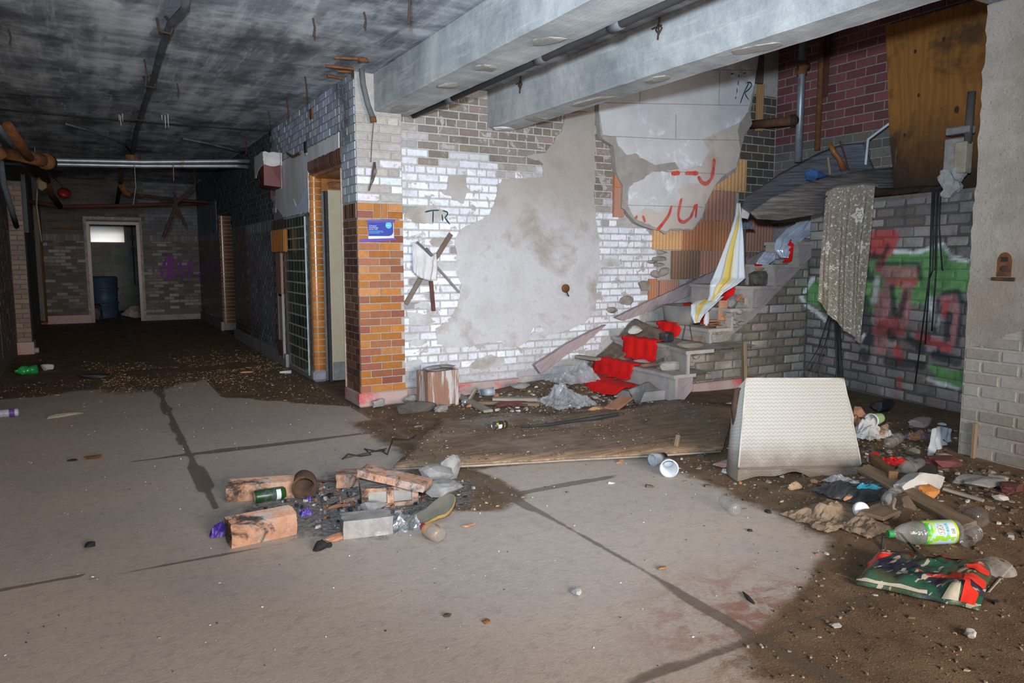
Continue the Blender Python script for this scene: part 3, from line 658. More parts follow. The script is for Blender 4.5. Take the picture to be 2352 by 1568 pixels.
while y < D1[1] + .02:
    o = link('lintel_tile', lm, wcr, V((XW, y, D1[2])) - wcr.location); o.color = (*jc((.17, .075, .05), rr, .2), 1); y += .0755
part(wcr, 'near_jamb_edge', B().box((XW - .004, D1[0] + .006, 1.15), (.016, .014, 2.05)), mat('pale_jamb_edge', (.5, .38, .3), None, 10, .3))
# cream door standing open in the doorway
d1 = thing('door_1', V((XW + .2, D1[1] - .1, 0)), None, None, kind='structure')
MCREAM = mat('cream_gloss_paint', (.66, .53, .35), (.60, .47, .30), 7, .55, bump=.25, c3=(.30, .20, .13), s3=9, t3=(.68, .72))
part(d1, 'door_leaf', B().rbox((XW + .54, D1[1] - .07, 1.045), (.76, .045, 2.05), .006), MCREAM)
part(d1, 'gap_shade_strip', B().box((XW + .145, D1[1] - .07, 1.03), (.03, .06, 2.05)), mat('painted_gap_shade', (.05, .045, .05), None, 20, .6))  # dark strip standing in for the shadowed gap between jamb and leaf
part(d1, 'kick_board', B().box((XW + .54, D1[1] - .098, .12), (.74, .012, .2)), mat('bare_grey_metal', (.35, .33, .32), (.25, .2, .16), 12, .6))
part(wcr, 'soffit_tile', B().box((XW + .36, D1[1] + .0, 2.13), (.5, .06, .15)), mat('amber_soffit', (.42, .17, .045), (.3, .11, .03), 9, .35, world=True)); part(wcr, 'soffit_slab', B().box((XW + .18, (D1[0] + D1[1]) / 2, D1[2] - .006), (.24, D1[1] - D1[0], .012)), bpy.data.materials['amber_soffit'])
part(d1, 'broken_clay_block', B().rock((XW + .3, D1[1] - .07, 2.12), (.3, .12, .09), 5, .3), mat('broken_clay', (.36, .15, .07), (.2, .1, .06), 18))
# ---- far wall with its doorway, and the room behind
FD = (-.1, .88, 2.09)
wf = B(); wf.box(((-4.0 + FD[0]) / 2, YF + .12, 1.5), (FD[0] + 4, .24, 3)); wf.box(((FD[1] + 3.7) / 2, YF + .12, 1.5), (3.7 - FD[1], .24, 3)); wf.box(((FD[0] + FD[1]) / 2, YF + .12, (FD[2] + 3) / 2), (FD[1] - FD[0], .24, 3 - FD[2]))
wall_far = obj('wall_far', wf, MMORTD, kind='structure')
kf = lambda u, z: not (FD[0] - .05 < u < FD[1] + .05 and z < FD[2] + .06)
bricks(wall_far, 0, (0, YF), -.9, XW, .17, 1.70, .2, .0677, .01, .006, lambda u, z, r: jc(r.choice([(.16, .135, .12), (.12, .1, .088), (.26, .235, .235), (.085, .07, .06)]), r, .2), BM_FAR, kf, seed=31)
solds(wall_far, 0, (0, YF), -.9, XW, 1.70, .13, .068, lambda u, z, r: jc((.17, .15, .145), r, .25), BM_FAR, 32, kf)
bricks(wall_far, 0, (0, YF), -.9, XW, 1.84, 2.95, .21, .0745, .01, .006, lambda u, z, r: jc((.15, .155, .17) if u > .9 else (.085, .08, .075), r, .25), BM_SOOT, kf, seed=33, cap=120)
part(wall_far, 'plinth', B().box((-.5, YF - .012, .085), (.78, .05, .17)), MPLINTH); part(wall_far, 'plinth', B().box((1.46, YF - .012, .06), (1.15, .05, .12)), bpy.data.materials['grey_plinth'])
AMD = mat('brown_jamb_glaze', (.17, .075, .03), (.1, .05, .03), 12, .3)
WHT = mat('white_edge_tile', (.30, .27, .27), (.12, .1, .1), 18, .5)
for x, s in ((FD[0], 1), (FD[1], -1)):
    part(wall_far, 'jamb_trim', B().box((x + .03 * s, YF - .0, 1.05), (.06, .05, 2.1)), AMD); part(wall_far, 'edge_tiles', B().box((x - .025 * s, YF - .01, 1.07), (.05, .03, 2.14)), WHT)
part(wall_far, 'lintel_trim', B().box(((FD[0] + FD[1]) / 2, YF + .004, FD[2] - .02), (FD[1] - FD[0] - .12, .05, .06)), AMD); part(wall_far, 'edge_tiles', B().box(((FD[0] + FD[1]) / 2, YF - .012, FD[2] + .08), (FD[1] - FD[0] + .1, .03, .06)), WHT)
part(wall_far, 'broken_ledge', B().rbox((-.5, YF - .04, 1.95), (.4, .1, .035), .01), mat('rusty_ledge', (.15, .07, .03), None, 20))
MPURP = mat('purple_paint', (.15, .03, .19), (.18, .045, .22), 12, .7, bump=0)
strokes(wall_far, 'purple_graffiti', [[(347, 595), (352, 599)], [(350, 622), (355, 618)], [(368, 612), (374, 630), (370, 634)], [(400, 602), (392, 590), (378, 600), (376, 612), (392, 618), (403, 630), (392, 640), (380, 634)], [(389, 584), (386, 638)], [(395, 588), (393, 634)], [(412, 592), (419, 638)], [(438, 590), (435, 640)], [(404, 614), (446, 613)], [(455, 600), (461, 612)], [(462, 628), (452, 634), (462, 640)]], YF, .03, MPURP, lift=.014)
MROOM = mat('dim_room_wall', (.20, .21, .2), (.13, .135, .13), 3, world=True)
rb = B(); rb.box((.4, 21.6, 1.5), (5.2, .2, 3)); rb.box((-2.1, 19.7, 1.5), (.2, 3.8, 3)); rb.box((2.9, 19.7, 1.5), (.2, 3.8, 3)); obj('wall_far_room', rb, MROOM, kind='structure')
bricks(bpy.data.objects['wall_far_room'], 0, (0, 21.5), -.8, 1.6, .2, 2.9, .4, .2, .012, .006, lambda u, z, r: jc((.21, .22, .21), r, .15), BM_BLOCK, seed=34, name='block')
# ---- corridor wall on the left
wl = B(); wl.box((XL - .15, 13.0, 1.5), (.3, 9.8, 3)); wall_left = obj('wall_corridor_left', wl, MMORTD, kind='structure')
kl = lambda u, z: not (13.1 < u < 17.4 and z > 0)
bricks(wall_left, PI / 2, (XL, 0), 10.5, YF, .17, 1.9, .2, .0677, .008, .006, lambda u, z, r: jc((.14, .115, .11), r, .25), BM_FAR, kl, seed=41)
side = Matrix(((0, 0, 1, XL + .008), (1, 0, 0, 0), (0, 1, 0, 0), (0, 0, 0, 1)))
part(wall_left, 'plaster_patch', B().prism(ragged([(13.3, 1.6), (13.3, .25), (17.4, .25), (17.4, 1.7)][::-1], .02, .08), .01, side, back=False), mat('dark_streaked_plaster', (.10, .115, .13), (.06, .06, .065), 3, world=True, st=(1, 1, .3)))
for y_, m_ in ((12.55, 'pier'),):
    pr = B().box((XL + .09, y_, 1.2), (.18, .35, 2.4)); pier = obj('wall_pier', pr, MMORTD, kind='structure')
    bricks(pier, 0, (0, y_ - .175), XL, XL + .18, .17, 2.35, .18, .0677, .008, .006, lambda u, z, r: jc((.24, .18, .15), r, .2), BM_FAR, seed=42)
    part(pier, 'plinth', B().box((XL + .1, y_ - .01, .085), (.2, .38, .17)), MPLINTH)
part(wall_left, 'jamb_trim', B().tube([(XL + .07, YF - .12, .05), (XL + .07, YF - .12, 2.4)], .055, 10), AMD, smooth=True)
part(wall_left, 'wooden_post', B().box((XL + .05, YF - .3, 1.3), (.08, .08, 2.4)), mat('grey_wood', (.16, .14, .12), None, 20, st=(1, 1, .1)))
# ------------------------------------------------------------------ right-hand walls and the stair shaft
MSTONE = mat('grey_brown_masonry', (.20, .18, .155), (.13, .115, .1), 6, .9, bump=.7, world=True)
wn = B(); wn.box((XN + .15, (YN - 5) / 2, 1.5), (.3, YN + 5, 3.0)); wall_near = obj('wall_right_near', wn, mat('pale_mortar', (.33, .305, .27), (.25, .23, .2), 25, .9, bump=.6, world=True), kind='structure')
n = NT('rough_parging'); p = n.pos()
c = n.mix(n.rng(n.noise(p, 3, 7, .7), .35, .65), (.36, .325, .285), (.27, .24, .205))
c = n.mix(n.rng(n.noise(p, 75, 4, .7), .60, .67, 0, .8), c, (.09, .08, .07)); c = n.mix(n.rng(n.noise(n.map(p, loc=(4, 4, 4)), 60, 4, .7), .64, .72, 0, .6), c, (.55, .52, .48))
c = n.mix(n.rng(n.noise(p, 1.4, 6, .6), .55, .7, 0, .6), c, (.25, .2, .155))
n.bump(n.math('ADD', n.noise(p, 55, 8, .8), n.noise(p, 9, 5, .6)), .8, .012); MPARGE = n.out(c, .92, 0, .2)
edge = [(YN, .76), (YN, 2.94), (-2, 2.94), (-2, 1.0), (1.9, .98), (2.25, .95), (2.3, .8), (2.42, .78), (2.45, .9), (2.55, .86), (2.62, .78)]
side_patch(wall_near, 'parging', ragged(edge[::-1], .02, .05, 3), XN, .012, MPARGE, .012)
bricks(wall_near, -PI / 2, (XN, 0), -YN, -1.6, .02, 1.1, .23, .082, .014, .005, lambda u, z, r: jc(r.choice([(.31, .29, .26), (.27, .245, .215), (.33, .315, .295)]), r, .1), BM_BLOCK, name='block', seed=51, jit=.003, ch=.006)
part(wall_near, 'wooden_peg', B().rbox(PX(2241, 1015, XN) + V((-.02, 0, 0)), (.03, .025, .26), .004), mat('dry_wood_strip', (.26, .19, .12), (.17, .12, .08), 25, st=(1, 1, .1)))
# rust plate on the near wall
rp = thing('rusty_wall_plate', PX(2309, 610, XN), 'rusty round-topped iron plate fixed to the grey wall by plywood', 'wall plate')
MRUST = mat('rust', (.20, .08, .028), (.10, .045, .022), 14, .85, bump=.6, c3=(.05, .03, .02), s3=5)
MRUSTD = mat('dark_rust', (.055, .03, .02), (.035, .022, .017), 14, .85, bump=.6, c3=(.11, .045, .022), s3=6)
o = rp.location; Mx = Matrix(((0, 0, -1, o.x - .012), (-1, 0, 0, o.y), (0, 1, 0, o.z), (0, 0, 0, 1)))
part(rp, 'plate', B().prism([(.045 * math.cos(t), .03 + .055 * math.sin(t)) for t in [PI * i / 10 for i in range(11)]] + [(-.045, -.07), (.045, -.07)], .01, Mx), MRUST)
part(rp, 'bolt', B().tube([o + V((-.01, .07, -.085)), o + V((-.02, -.07, -.085))], .012, 8), MRUSTD); part(rp, 'slot', B().box(o + V((-.014, 0, .04)), (.006, .04, .03)), mat('black_hole', (.02, .018, .016)))
part(rp, 'slot', B().rock(o + V((-.014, 0, -.02)), (.012, .06, .05), 2), MRUSTD)
# wall below the landing with its spray paint
def gpaint(u, z, c):      # u = -y
    q = GO + GU * u + V((0, 0, z)); d = q - CAM
    x_ = CX + F * d.dot(RT) / d.dot(FW); y_ = CY - F * d.dot(UP) / d.dot(FW)      # bearings of the painted shapes as traced
    return spray(x_, y_, c)
GREEN, PINK, REDP, BLK, WHTP = (.17, .42, .14), (.55, .24, .25), (.58, .09, .09), (.03, .038, .05), (.85, .9, .9)
def seg_d(x, y, pts):
    m = 1e9
    for (a, b_), (c_, d) in zip(pts, pts[1:]):
        l = (c_ - a) ** 2 + (d - b_) ** 2; t = max(0, min(1, ((x - a) * (c_ - a) + (y - b_) * (d - b_)) / l)) if l else 0
        m = min(m, math.hypot(x - a - t * (c_ - a), y - b_ - t * (d - b_)))
    return m
GPOLY = [(1840, 655), (1862, 645), (1880, 640), (2000, 600), (2060, 575), (2110, 580), (2140, 568), (2168, 562), (2185, 590), (2230, 598), (2230, 672), (2200, 668), (2165, 672), (2130, 700), (2060, 690), (2000, 720), (1905, 725), (1885, 705), (1850, 690)]
GPOL2 = [(2128, 832), (2175, 846), (2225, 850), (2225, 900), (2160, 880)]
WLINE = [[(1868, 640), (1852, 665), (1838, 682), (1850, 700), (1880, 718), (1895, 735)], [(2055, 578), (2110, 580), (2140, 568), (2168, 562), (2185, 590), (2225, 600)], [(2130, 870), (2160, 880), (2200, 892)], [(1975, 785), (1985, 770)]]
REDS = [([(2000, 550), (2050, 545)], 18, REDP), ([(2005, 575), (2045, 570)], 16, REDP), ([(2030, 590), (2022, 615)], 9, REDP), ([(2035, 625), (2100, 625)], 14, PINK), ([(2045, 648), (2100, 648)], 9, REDP), ([(2020, 680), (2025, 800)], 13, PINK), ([(2040, 655), (2034, 720)], 10, PINK), ([(2030, 745), (2070, 738)], 12, REDP), ([(2085, 660), (2075, 740)], 12, PINK), ([(2015, 760), (2070, 762)], 10, REDP), ([(2160, 690), (2190, 680), (2200, 720), (2190, 780), (2170, 800)], 9, PINK), ([(2175, 700), (2172, 720)], 10, REDP), ([(2110, 770), (2180, 800)], 9, REDP), ([(2060, 800), (2070, 830)], 8, REDP), ([(2140, 690), (2150, 740)], 9, WHTP), ([(2015, 640), (2010, 690)], 6, WHTP), ([(2066, 870), (2066, 890)], 5, REDP)]
BLKS = [([(1995, 585), (2030, 590), (2040, 565)], 5), ([(2020, 605), (2110, 605), (2115, 640)], 5), ([(2050, 660), (2055, 720), (2070, 725), (2082, 670)], 6), ([(1985, 610), (2000, 640)], 9), ([(1985, 690), (1995, 780)], 13), ([(2045, 765), (2050, 775)], 10), ([(2155, 690), (2148, 760)], 5), ([(2165, 675), (2200, 668), (2212, 700), (2200, 790)], 5), ([(2180, 720), (2175, 780)], 7), ([(2150, 815), (2200, 830)], 12), ([(1985, 810), (1990, 820)], 10), ([(2090, 780), (2120, 800)], 8), ([(2040, 830), (2120, 840)], 10)]
def spray(x, y, c):
    wb_ = 5 * fbm(x * .05, y * .05, 1)
    def bl(c, d, k): return tuple(a + (b_ - a) * k for a, b_ in zip(c, d))
    if inpoly(x + wb_, y + wb_, GPOLY) or inpoly(x + wb_, y + wb_, GPOL2): c = bl(c, GREEN, .88)
    for l, w_, q in REDS: c = bl(c, q, .85 * sstep(w_ + 4, w_ - 3, seg_d(x, y, l) + wb_ * .6))
    for l, w_ in BLKS: c = bl(c, BLK, .8 * sstep(w_ + 4, w_ - 3, seg_d(x, y, l) + wb_ * .6))
    for l in WLINE: c = bl(c, WHTP, .95 * sstep(6, 3, seg_d(x, y, l) + wb_ * .3))
    return bl(c, (.055, .05, .045), .38 * sstep(.05, .4, fbm(x * .02, y * .012, 7) + (.2 if 1950 < x < 2080 and y > 620 else 0)))
wg = B(); wg.box((GL / 2, .1, LAND / 2 - .02), (GL, .2, LAND - .04), Matrix.Translation(GO) @ Matrix.Rotation(math.atan2(GU.y, GU.x), 4, 'Z')); wall_gr = obj('wall_below_landing', wg, MMORTD, kind='structure')
bricks(wall_gr, math.atan2(GU.y, GU.x), GO, 0, GL - .03, .02, LAND - .03, .235, .095, .012, .008, lambda u, z, r: jc(r.choice([(.32, .295, .29), (.27, .24, .225), (.37, .335, .32), (.21, .19, .17)]), r, .2), (BM_ROUGH[0], BM_ROUGH[1]), seed=52, paint=gpaint, jit=.004, ch=.006)
pm = B(); pm.grid(lambda s, t: GO + GU * (GL * s) + GN * .002 + V((0, 0, .01 + (LAND - .06) * t)), 150, 90)
MPM = brickmat('painted_joints', 'attr', rough=.9, grime=(.04, .036, .03), amt=.6, gs=1.7, bump=.8)
o = part(wall_gr, 'painted_joints', pm, MPM); at = o.data.color_attributes.new('Col', 'FLOAT_COLOR', 'POINT'); cl0 = []
for q in pm.v: cl0 += [*(x * .75 for x in gpaint((q - GO).dot(GU), q.z, (.17, .155, .14))), 1]
at.data.foreach_set('color', cl0)
# wall below the flight
zs = [.28, .495, .64, .834, 1.056, 1.279, 1.521, 1.75]
xr = [4.60, 4.74, 5.36, 5.65, 5.92, 6.26, 6.60, 6.96]
YO = 5.13; YO2 = 5.49
def stair_z(x):
    if x < xr[0]: return 0
    k = max(i for i in range(8) if xr[i] <= x); return zs[k]
ws = B(); ws.add([(4.7, YS + .12, 0), (XG, YS + .12, 0), (XG, YS + .12, 1.4), (6.0, YS + .12, .78), (5.3, YS + .12, .48), (4.7, YS + .12, .3), (4.7, YS, 0), (XG, YS, 0), (XG, YS, 1.33), (6.0, YS, .76), (5.3, YS, .48), (4.7, YS, .25)], [[6, 7, 8, 9, 10, 11], [6, 11, 5, 0], [11, 10, 4, 5], [10, 9, 3, 4], [9, 8, 2, 3]])
wall_st = obj('wall_below_stairs', ws, MMORTD, kind='structure')
def spaint(u, z, c):
    d = V((u, YS, z - CAMH)); return spray(CX + F * d.dot(RT) / d.dot(FW), CY - F * d.dot(UP) / d.dot(FW), c) if u > 6.0 else tuple(q * (1 - .45 * sstep(0, .4, fbm(u * 2, z * 2, 3))) for q in c)
bricks(wall_st, 0, (0, YS), 4.72, XG - .01, .02, 1.4, .255, .0925, .014, .009, lambda u, z, r: jc(r.choice([(.30, .245, .19), (.24, .195, .15), (.35, .30, .24), (.42, .385, .34)]), r, .2), BM_ROUGH, lambda u, z: z < .26 + (u - 4.72) * .53, seed=53, paint=spaint, jit=.005, ch=.008)
part(wall_st, 'red_skirting', B().rbox((5.5, YS - .03, .05), (1.3, .06, .1), .01), MPLINTH)
# red brick wall of the shaft and landing
wr = B(); wr.box((XR + .1, 4.7, 2.3), (.2, 4.2, 4.6)); wall_red = obj('wall_shaft_right', wr, mat('shaft_mortar', (.30, .27, .27), (.2, .18, .18), 25, world=True), kind='structure')
bricks(wall_red, -PI / 2, (XR, 0), -YB, -4.2, LAND, 4.4, .24, .098, .014, .008, lambda u, z, r: jc((.19, .07, .065) if z > 2.72 + .04 * r.random() else (.15, .135, .115), r, .25), BM_RED, seed=54, jit=.003)
lb = B(); lb.prism([(XG, YO2), (GE.x + .01, GE.y), (XR, YN), (XR, YO2)], .16, Matrix.Translation((0, 0, LAND))); lb.box(((7.22 + XR) / 2, (YO2 + YB) / 2, LAND - .08), (XR - 7.22, YB - YO2, .16)); landing = obj('landing_slab', lb, MSTONE, kind='structure')
# ------------------------------------------------------------------ staircase
n = NT('speckled_terrazzo'); p = n.pos()
c = n.mix(n.rng(n.noise(p, 4, 6, .7), .35, .7), (.40, .36, .33), (.30, .265, .24)); c = n.mix(n.rng(n.noise(p, 120, 3, .6), .55, .65, 0, .5), c, (.52, .46, .44)); c = n.mix(n.rng(n.noise(p, 2, 7, .7, .5), .52, .7, 0, .7), c, (.2, .16, .12))
n.bump(n.noise(p, 60, 5, .7), .3, .003); MTERR = n.out(c, .75, 0, .3)
n = NT('mauve_stone'); p = n.pos(); v_ = n.map(p, (1, 1, 1), (0, .75, 0)); c = n.mix(n.rng(n.noise(n.map(v_, (2, 2, 14)), 3, 7, .7), .35, .7), (.38, .31, .315), (.28, .215, .21))
n.bump(n.noise(p, 60, 5, .7), .3, .003); MMAUVE = n.out(c, .75, 0, .3)
stairs = thing('staircase', V((xr[0], YO, 0)), 'terrazzo staircase climbing right along the white brick wall', 'staircase')
YE = YB - .06
for k in range(8):
    zb = zs[k - 1] if k else 0; x0 = xr[k]; x1 = (xr[k + 1] if k < 7 else 7.22)
    cv = .2 if k == 1 else .03 if k == 0 else .05
    YO_ = YO if k < 2 else YO2; YE = (6.49, 6.49, 6.49, 6.49, 6.36, 6.05, 5.92, 5.8)[k]
    def cx_(t): return x0 + cv * math.sin(min(1, t * 1.9) * PI / 2) if k < 3 else x0
    b = B()
    def tr(s, t):
        return V(((cx_(t) - .03) * (1 - s) + (x1 + (.3 if k < 2 else .12)) * s, YO_ - .02 + (YE - YO_ + .02) * t, zs[k] + .004 * fbm(s * 3, t * 6, k)))
    b.grid(tr, 1, 14)
    o_ = len(b.v)
    b.grid(lambda s, t: tr(0, t) + V((.0, 0, -.032 * s)), 1, 14); b.grid(lambda s, t: tr(0, t) + V((.028 * s, 0, -.032)), 1, 14)
    b.grid(lambda s, t: V((x0 - .03 + (x1 + (.02 if k > 1 else .1 if k == 0 else -.3) - x0 + .03) * s, YO_ - .02, zs[k] - .032 * t)), 4, 1)
    b.grid(lambda s, t: V((x0 - .03 + (x1 - x0 + (.03 if k != 1 else -.27)) * s, YO_ - .02 + .025 * t, zs[k] - .032)), 4, 1)
    part(stairs, 'tread', b, MTERR)
    b = B(); b.grid(lambda s, t: V((cx_(t) - .005, YO_ + (YE - YO_) * t, zb - .02 + (zs[k] - .03 - zb + .02) * s)), 1, 14)
    b.box((x0 + .008, YO_ - .009, (zb + zs[k] - .03) / 2), (.03, .016, zs[k] - zb - .03))
    part(stairs, 'riser', b, MTERR)
b = B(); Mside = Matrix(((1, 0, 0, 0), (0, 0, -1, YO + .02), (0, 1, 0, 0), (0, 0, 0, 1)))
part(stairs, 'end_panel', B().prism([(xr[0], -.02), (xr[0] + .1, .0), (xr[0] + .24, .12), (xr[0] + .24, zs[0] - .03), (xr[0], zs[0] - .03)], .1, Mside), MMAUVE)
Mside2 = Matrix(((1, 0, 0, 0), (0, 0, -1, YO2 + .01), (0, 1, 0, 0), (0, 0, 0, 1)))
saw = [(xr[3] + .3, .70)]
saw += [(7.2, 1.62), (7.2, zs[7] - .03), (xr[7], zs[7] - .03)]
for k in (7, 6, 5, 4): saw += [(xr[k], zs[k - 1] - .03)] + ([(xr[k - 1], zs[k - 1] - .03)] if k > 4 else [(xr[3] + .24, zs[3] - .03)])
part(stairs, 'outer_string', B().prism(saw, .06, Mside2), MMAUVE)
core = part(stairs, 'rubble_core', B().prism([(4.84, .05), (5.1, .3), (5.55, .48), (5.95, .70), (5.93, zs[3] - .03), (xr[3], zs[3] - .03), (xr[3], zs[2] - .03), (xr[2], zs[2] - .03), (xr[2], zs[1] - .02), (4.84, zs[1] - .02)], .05, Matrix(((1, 0, 0, 0), (0, 0, -1, YO2 + .02), (0, 1, 0, 0), (0, 0, 0, 1)))), MRUB)
for q, s in (((5.65, .78), .1), ((5.76, .80), .09), ((5.7, .70), .09), ((5.4, .56), .1), ((5.5, .60), .08), ((5.36, .46), .1), ((5.05, .44), .11), ((5.0, .36), .12), ((5.2, .38), .1), ((5.12, .3), .09), ((5.8, .68), .08)):
    part(core, 'core_stone', B().rock((q[0], YO2 + .0, q[1]), (s, .08, s * .7), q[0] * 9, .4), MRUB)
YE = YB - .06
for pl in ([(1226, 838), (1296, 792), (1346, 765), (1391, 745), (1335, 793), (1298, 815), (1240, 858)], [(1412, 729), (1500, 686), (1560, 659), (1640, 622), (1715, 588), (1715, 612), (1640, 648), (1560, 688), (1480, 718), (1430, 736)], [(1716, 594), (1760, 573), (1830, 540), (1880, 515), (1880, 540), (1800, 580), (1720, 618)]):
    slab_part(stairs, 'wall_string', ragged(XZ(pl, YE), .006, .05, 4), YE, .05, MMAUVE, .02)
part(stairs, 'lowest_step', B().rbox((4.42, 5.72, .055), (.36, .95, .13), .012), MTERR)
# dirt drifted on the wall side of the steps
b = B()
def drift(s, t):
    x = 3.95 + 1.55 * s; y = 6.12 + .4 * t + .12 * nz(x * 3, 2) * (1 - t)
    base = max(.02, (x - 4.42) * .64) if x > 4.42 else .02
    h = base + (.05 + .04 * t + .06 * t * sstep(4.9, 5.2, x) * sstep(5.8, 5.4, x)) * sstep(3.95, 4.4, x) + .035 * fbm(x * 7, y * 7, 3)
    e = min(1, t * 6) * min(1, s * 8) * min(1, (1 - s) * 6)
    return V((x, y, h * e + (base - .14) * (1 - e)))
b.grid(drift, 60, 24)
MDIRT = mat('dry_dirt', (.19, .15, .115), (.12, .09, .065), 9, .95, bump=.9, world=True, c3=(.33, .29, .24), s3=14, t3=(.58, .68), bd=.01)
part(stairs, 'dirt_drift', b, MDIRT, kind='stuff', smooth=True)
# red carpet runner
MCARP = mat('red_carpet', (.72, .008, .006), (.52, .006, .005), 3.5, .95, bump=.5, c3=(.22, .03, .02), s3=7, t3=(.66, .8), world=True)
car = thing('carpet_runner', V((4.2, 5.8, .1)), 'torn bright red carpet runner draped down the lower steps', 'carpet')
def runner(prof, edges, seed, name='carpet_strip', nu=16):
    b = B(); L = len(prof); fine = []
    for i in range(L - 1):
        for k in range(4): fine.append(V(prof[i] + (0,)).lerp(V(prof[i + 1] + (0,)), k / 4))
    fine.append(V(prof[-1] + (0,))); m = len(fine)
    def g(s, t):
        q = fine[int(round(t * (m - 1)))]; k = t * (len(edges) - 1); i = min(int(k), len(edges) - 2); f = k - i
        y0 = edges[i][0] * (1 - f) + edges[i + 1][0] * f; y1 = edges[i][1] * (1 - f) + edges[i + 1][1] * f
        y = y0 + (y1 - y0) * s + (.02 * nz(t * 9, s * 3, seed) if s in (0, 1) else 0)
        wv = .012 * nz(y * 9, t * 4, seed) + .008 * math.sin(y * 40 + seed)
        return V((q.x - .012 + wv, y, q.y + .012 + wv * .4))
    b.grid(g, nu, m - 1); o = part(car, name, b, MCARP, smooth=True)
    sm = o.modifiers.new('thickness', 'SOLIDIFY'); sm.thickness = .008
yA = lambda x, y, X: PX(x, y, X).y
def step_cloth(k, seed, pts, nu=14, z0=None):      # cloth over the nose of step k; pts: right and left pixels at foot, nose and back
    X = xr[k] + (.2 if k == 1 else .03 if k == 0 else .05 if k == 2 else 0) - .035; zb = z0 if z0 is not None else zs[k - 1]
    e = [(yA(*a, X), yA(*b_, X)) for a, b_ in pts[:2]] + [(yA(*pts[2][0], X + .1), yA(*pts[2][1], X + .1))]
    runner([(X - .05, zb + .01), (X - .012, zb + .03), (X, zs[k] - .04), (X + .0, zs[k] + .004), (X + .12, zs[k] + .006)], e, seed, nu=nu)
runner([(4.14, .06), (4.18, .08), (4.23, .14), (4.3, .14), (4.42, .145)], [(yA(1405, 925, 4.16), yA(1335, 915, 4.16)), (yA(1435, 895, 4.22), yA(1322, 882, 4.22)), (yA(1470, 885, 4.4), yA(1345, 868, 4.4))], 1)
step_cloth(0, 2, [((1448, 888), (1365, 858)), ((1458, 842), (1366, 825)), ((1475, 838), (1385, 818))], z0=.12)
step_cloth(1, 3, [((1508, 828), (1433, 812)), ((1512, 782), (1434, 778)), ((1525, 778), (1442, 768))])
step_cloth(2, 4, [((1560, 780), (1512, 768)), ((1566, 755), (1515, 745)), ((1560, 735), (1522, 728))], 10)
step_cloth(3, 5, [((1588, 722), (1579, 718)), ((1590, 690), (1580, 684)), ((1590, 684), (1580, 680))], 3)
step_cloth(3, 6, [((1625, 730), (1612, 728)), ((1632, 696), (1622, 694)), ((1634, 690), (1624, 688))], 3)
step_cloth(4, 7, [((1680, 688), (1662, 684)), ((1690, 650), (1660, 646)), ((1694, 645), (1664, 641))], 5)
step_cloth(6, 8, [((1822, 590), (1796, 588)), ((1824, 562), (1812, 556)), ((1824, 558), (1814, 552))], 5)
# ------------------------------------------------------------------ plywood, veneer sheets, pipes in the shaft
n = NT('weathered_plywood'); v_ = n.oco()
g = n.wave(n.map(v_, (1, 1, .3)), 2.2, 14, 3, .9, 'Y'); c = n.ramp(g, [(0, (.25, .10, .02)), (.5, (.29, .122, .027)), (1, (.235, .092, .019))])
c = n.mix(n.rng(n.noise(v_, 1.7, 6, .65, .4), .44, .62, 0, .85), c, (.04, .022, .013)); c = n.mix(n.rng(n.math('ADD', n.xyz(v_)[2], n.math('MULTIPLY', n.noise(v_, 3, 5, .6), .3)), .15, 1.0, .95, 0), c, (.03, .017, .011))
c = n.mix(n.rng(n.noise(n.map(v_, (1, 14, .7)), 2, 5, .6), .68, .72, 0, .5), c, (.35, .25, .2)); n.bump(g, .15, .003); MPLY = n.out(c, .6, 0, .35)
A_ = [PX(2032, 62, 6.74), PX(2040, 200, 6.74), PX(2056, 432, 6.74)]
pl = B(); yl0, yl1 = A_[0].y, A_[2].y; z0, z1 = LAND + .03, 3.55
def ply(s, t):
    z = z0 + (z1 - z0) * t; yl = yl1 + (yl0 - yl1) * t + .02 * math.sin(t * 5); return V((6.76 - .05 * t + .02 * math.sin(s * 3), yl - .98 * s, z))
pl.grid(ply, 10, 12)
o = obj('plywood_sheet', pl, MPLY, 'amber plywood sheet standing on the landing edge under the beam', 'plywood'); m_ = o.modifiers.new('thickness', 'SOLIDIFY'); m_.thickness = .018
for x, y, r in ((2168, 90, .022), (2102, 118, .018), (2110, 218, .02), (2198, 252, .03), (2078, 310, .018)):
    q = PX(x, y, 6.70); part(o, 'knot', B().rock(q, (.012, r * 1.5, r * 2), x, .2), MT.get('knot') or MT.setdefault('knot', mat('wood_knot', (.05, .022, .01), None, 20, .7)))
lg = thing('charred_ledge', PG(2080, 440), 'charred black wooden ledge along the top of the graffiti wall', 'ledge')
MCHAR = mat('charred_wood', (.022, .018, .015), (.05, .03, .018), 18, .85, bump=.9, c3=(.16, .07, .02), s3=5, t3=(.62, .72))
for k in range(3):
    part(lg, 'ledge_board', B().rock((0, 0, 0), (.46, .13, .07), k + 3, .35, Matrix.Translation(PG(2035 + 52 * k, 440 - 3 * k, .03)) @ Matrix.Rotation(math.atan2(GU.y, GU.x), 4, 'Z'), n=2), MCHAR)
def sheet(name, rows, m, label, cat, th=.012, sub=6):      # rows of pixel+distance points lofted into a curved sheet
    b = B(); G = [[PY(x, y, Y) for x, y, Y in r] for r in rows]; nr, nc = len(G), len(G[0])
    def at(r, s):
        k = s * (nc - 1); i = min(int(k), nc - 2); return G[r][i].lerp(G[r][i + 1], k - i)
    def g(s, t):
        k = t * (nr - 1); i = min(int(k), nr - 2); return at(i, s).lerp(at(i + 1, s), k - i)
    b.grid(g, (nc - 1) * sub, (nr - 1) * sub); o = obj(name, b, m, label, cat, smooth=True)
    q = o.modifiers.new('thickness', 'SOLIDIFY'); q.thickness = th; q.offset = 0; return o
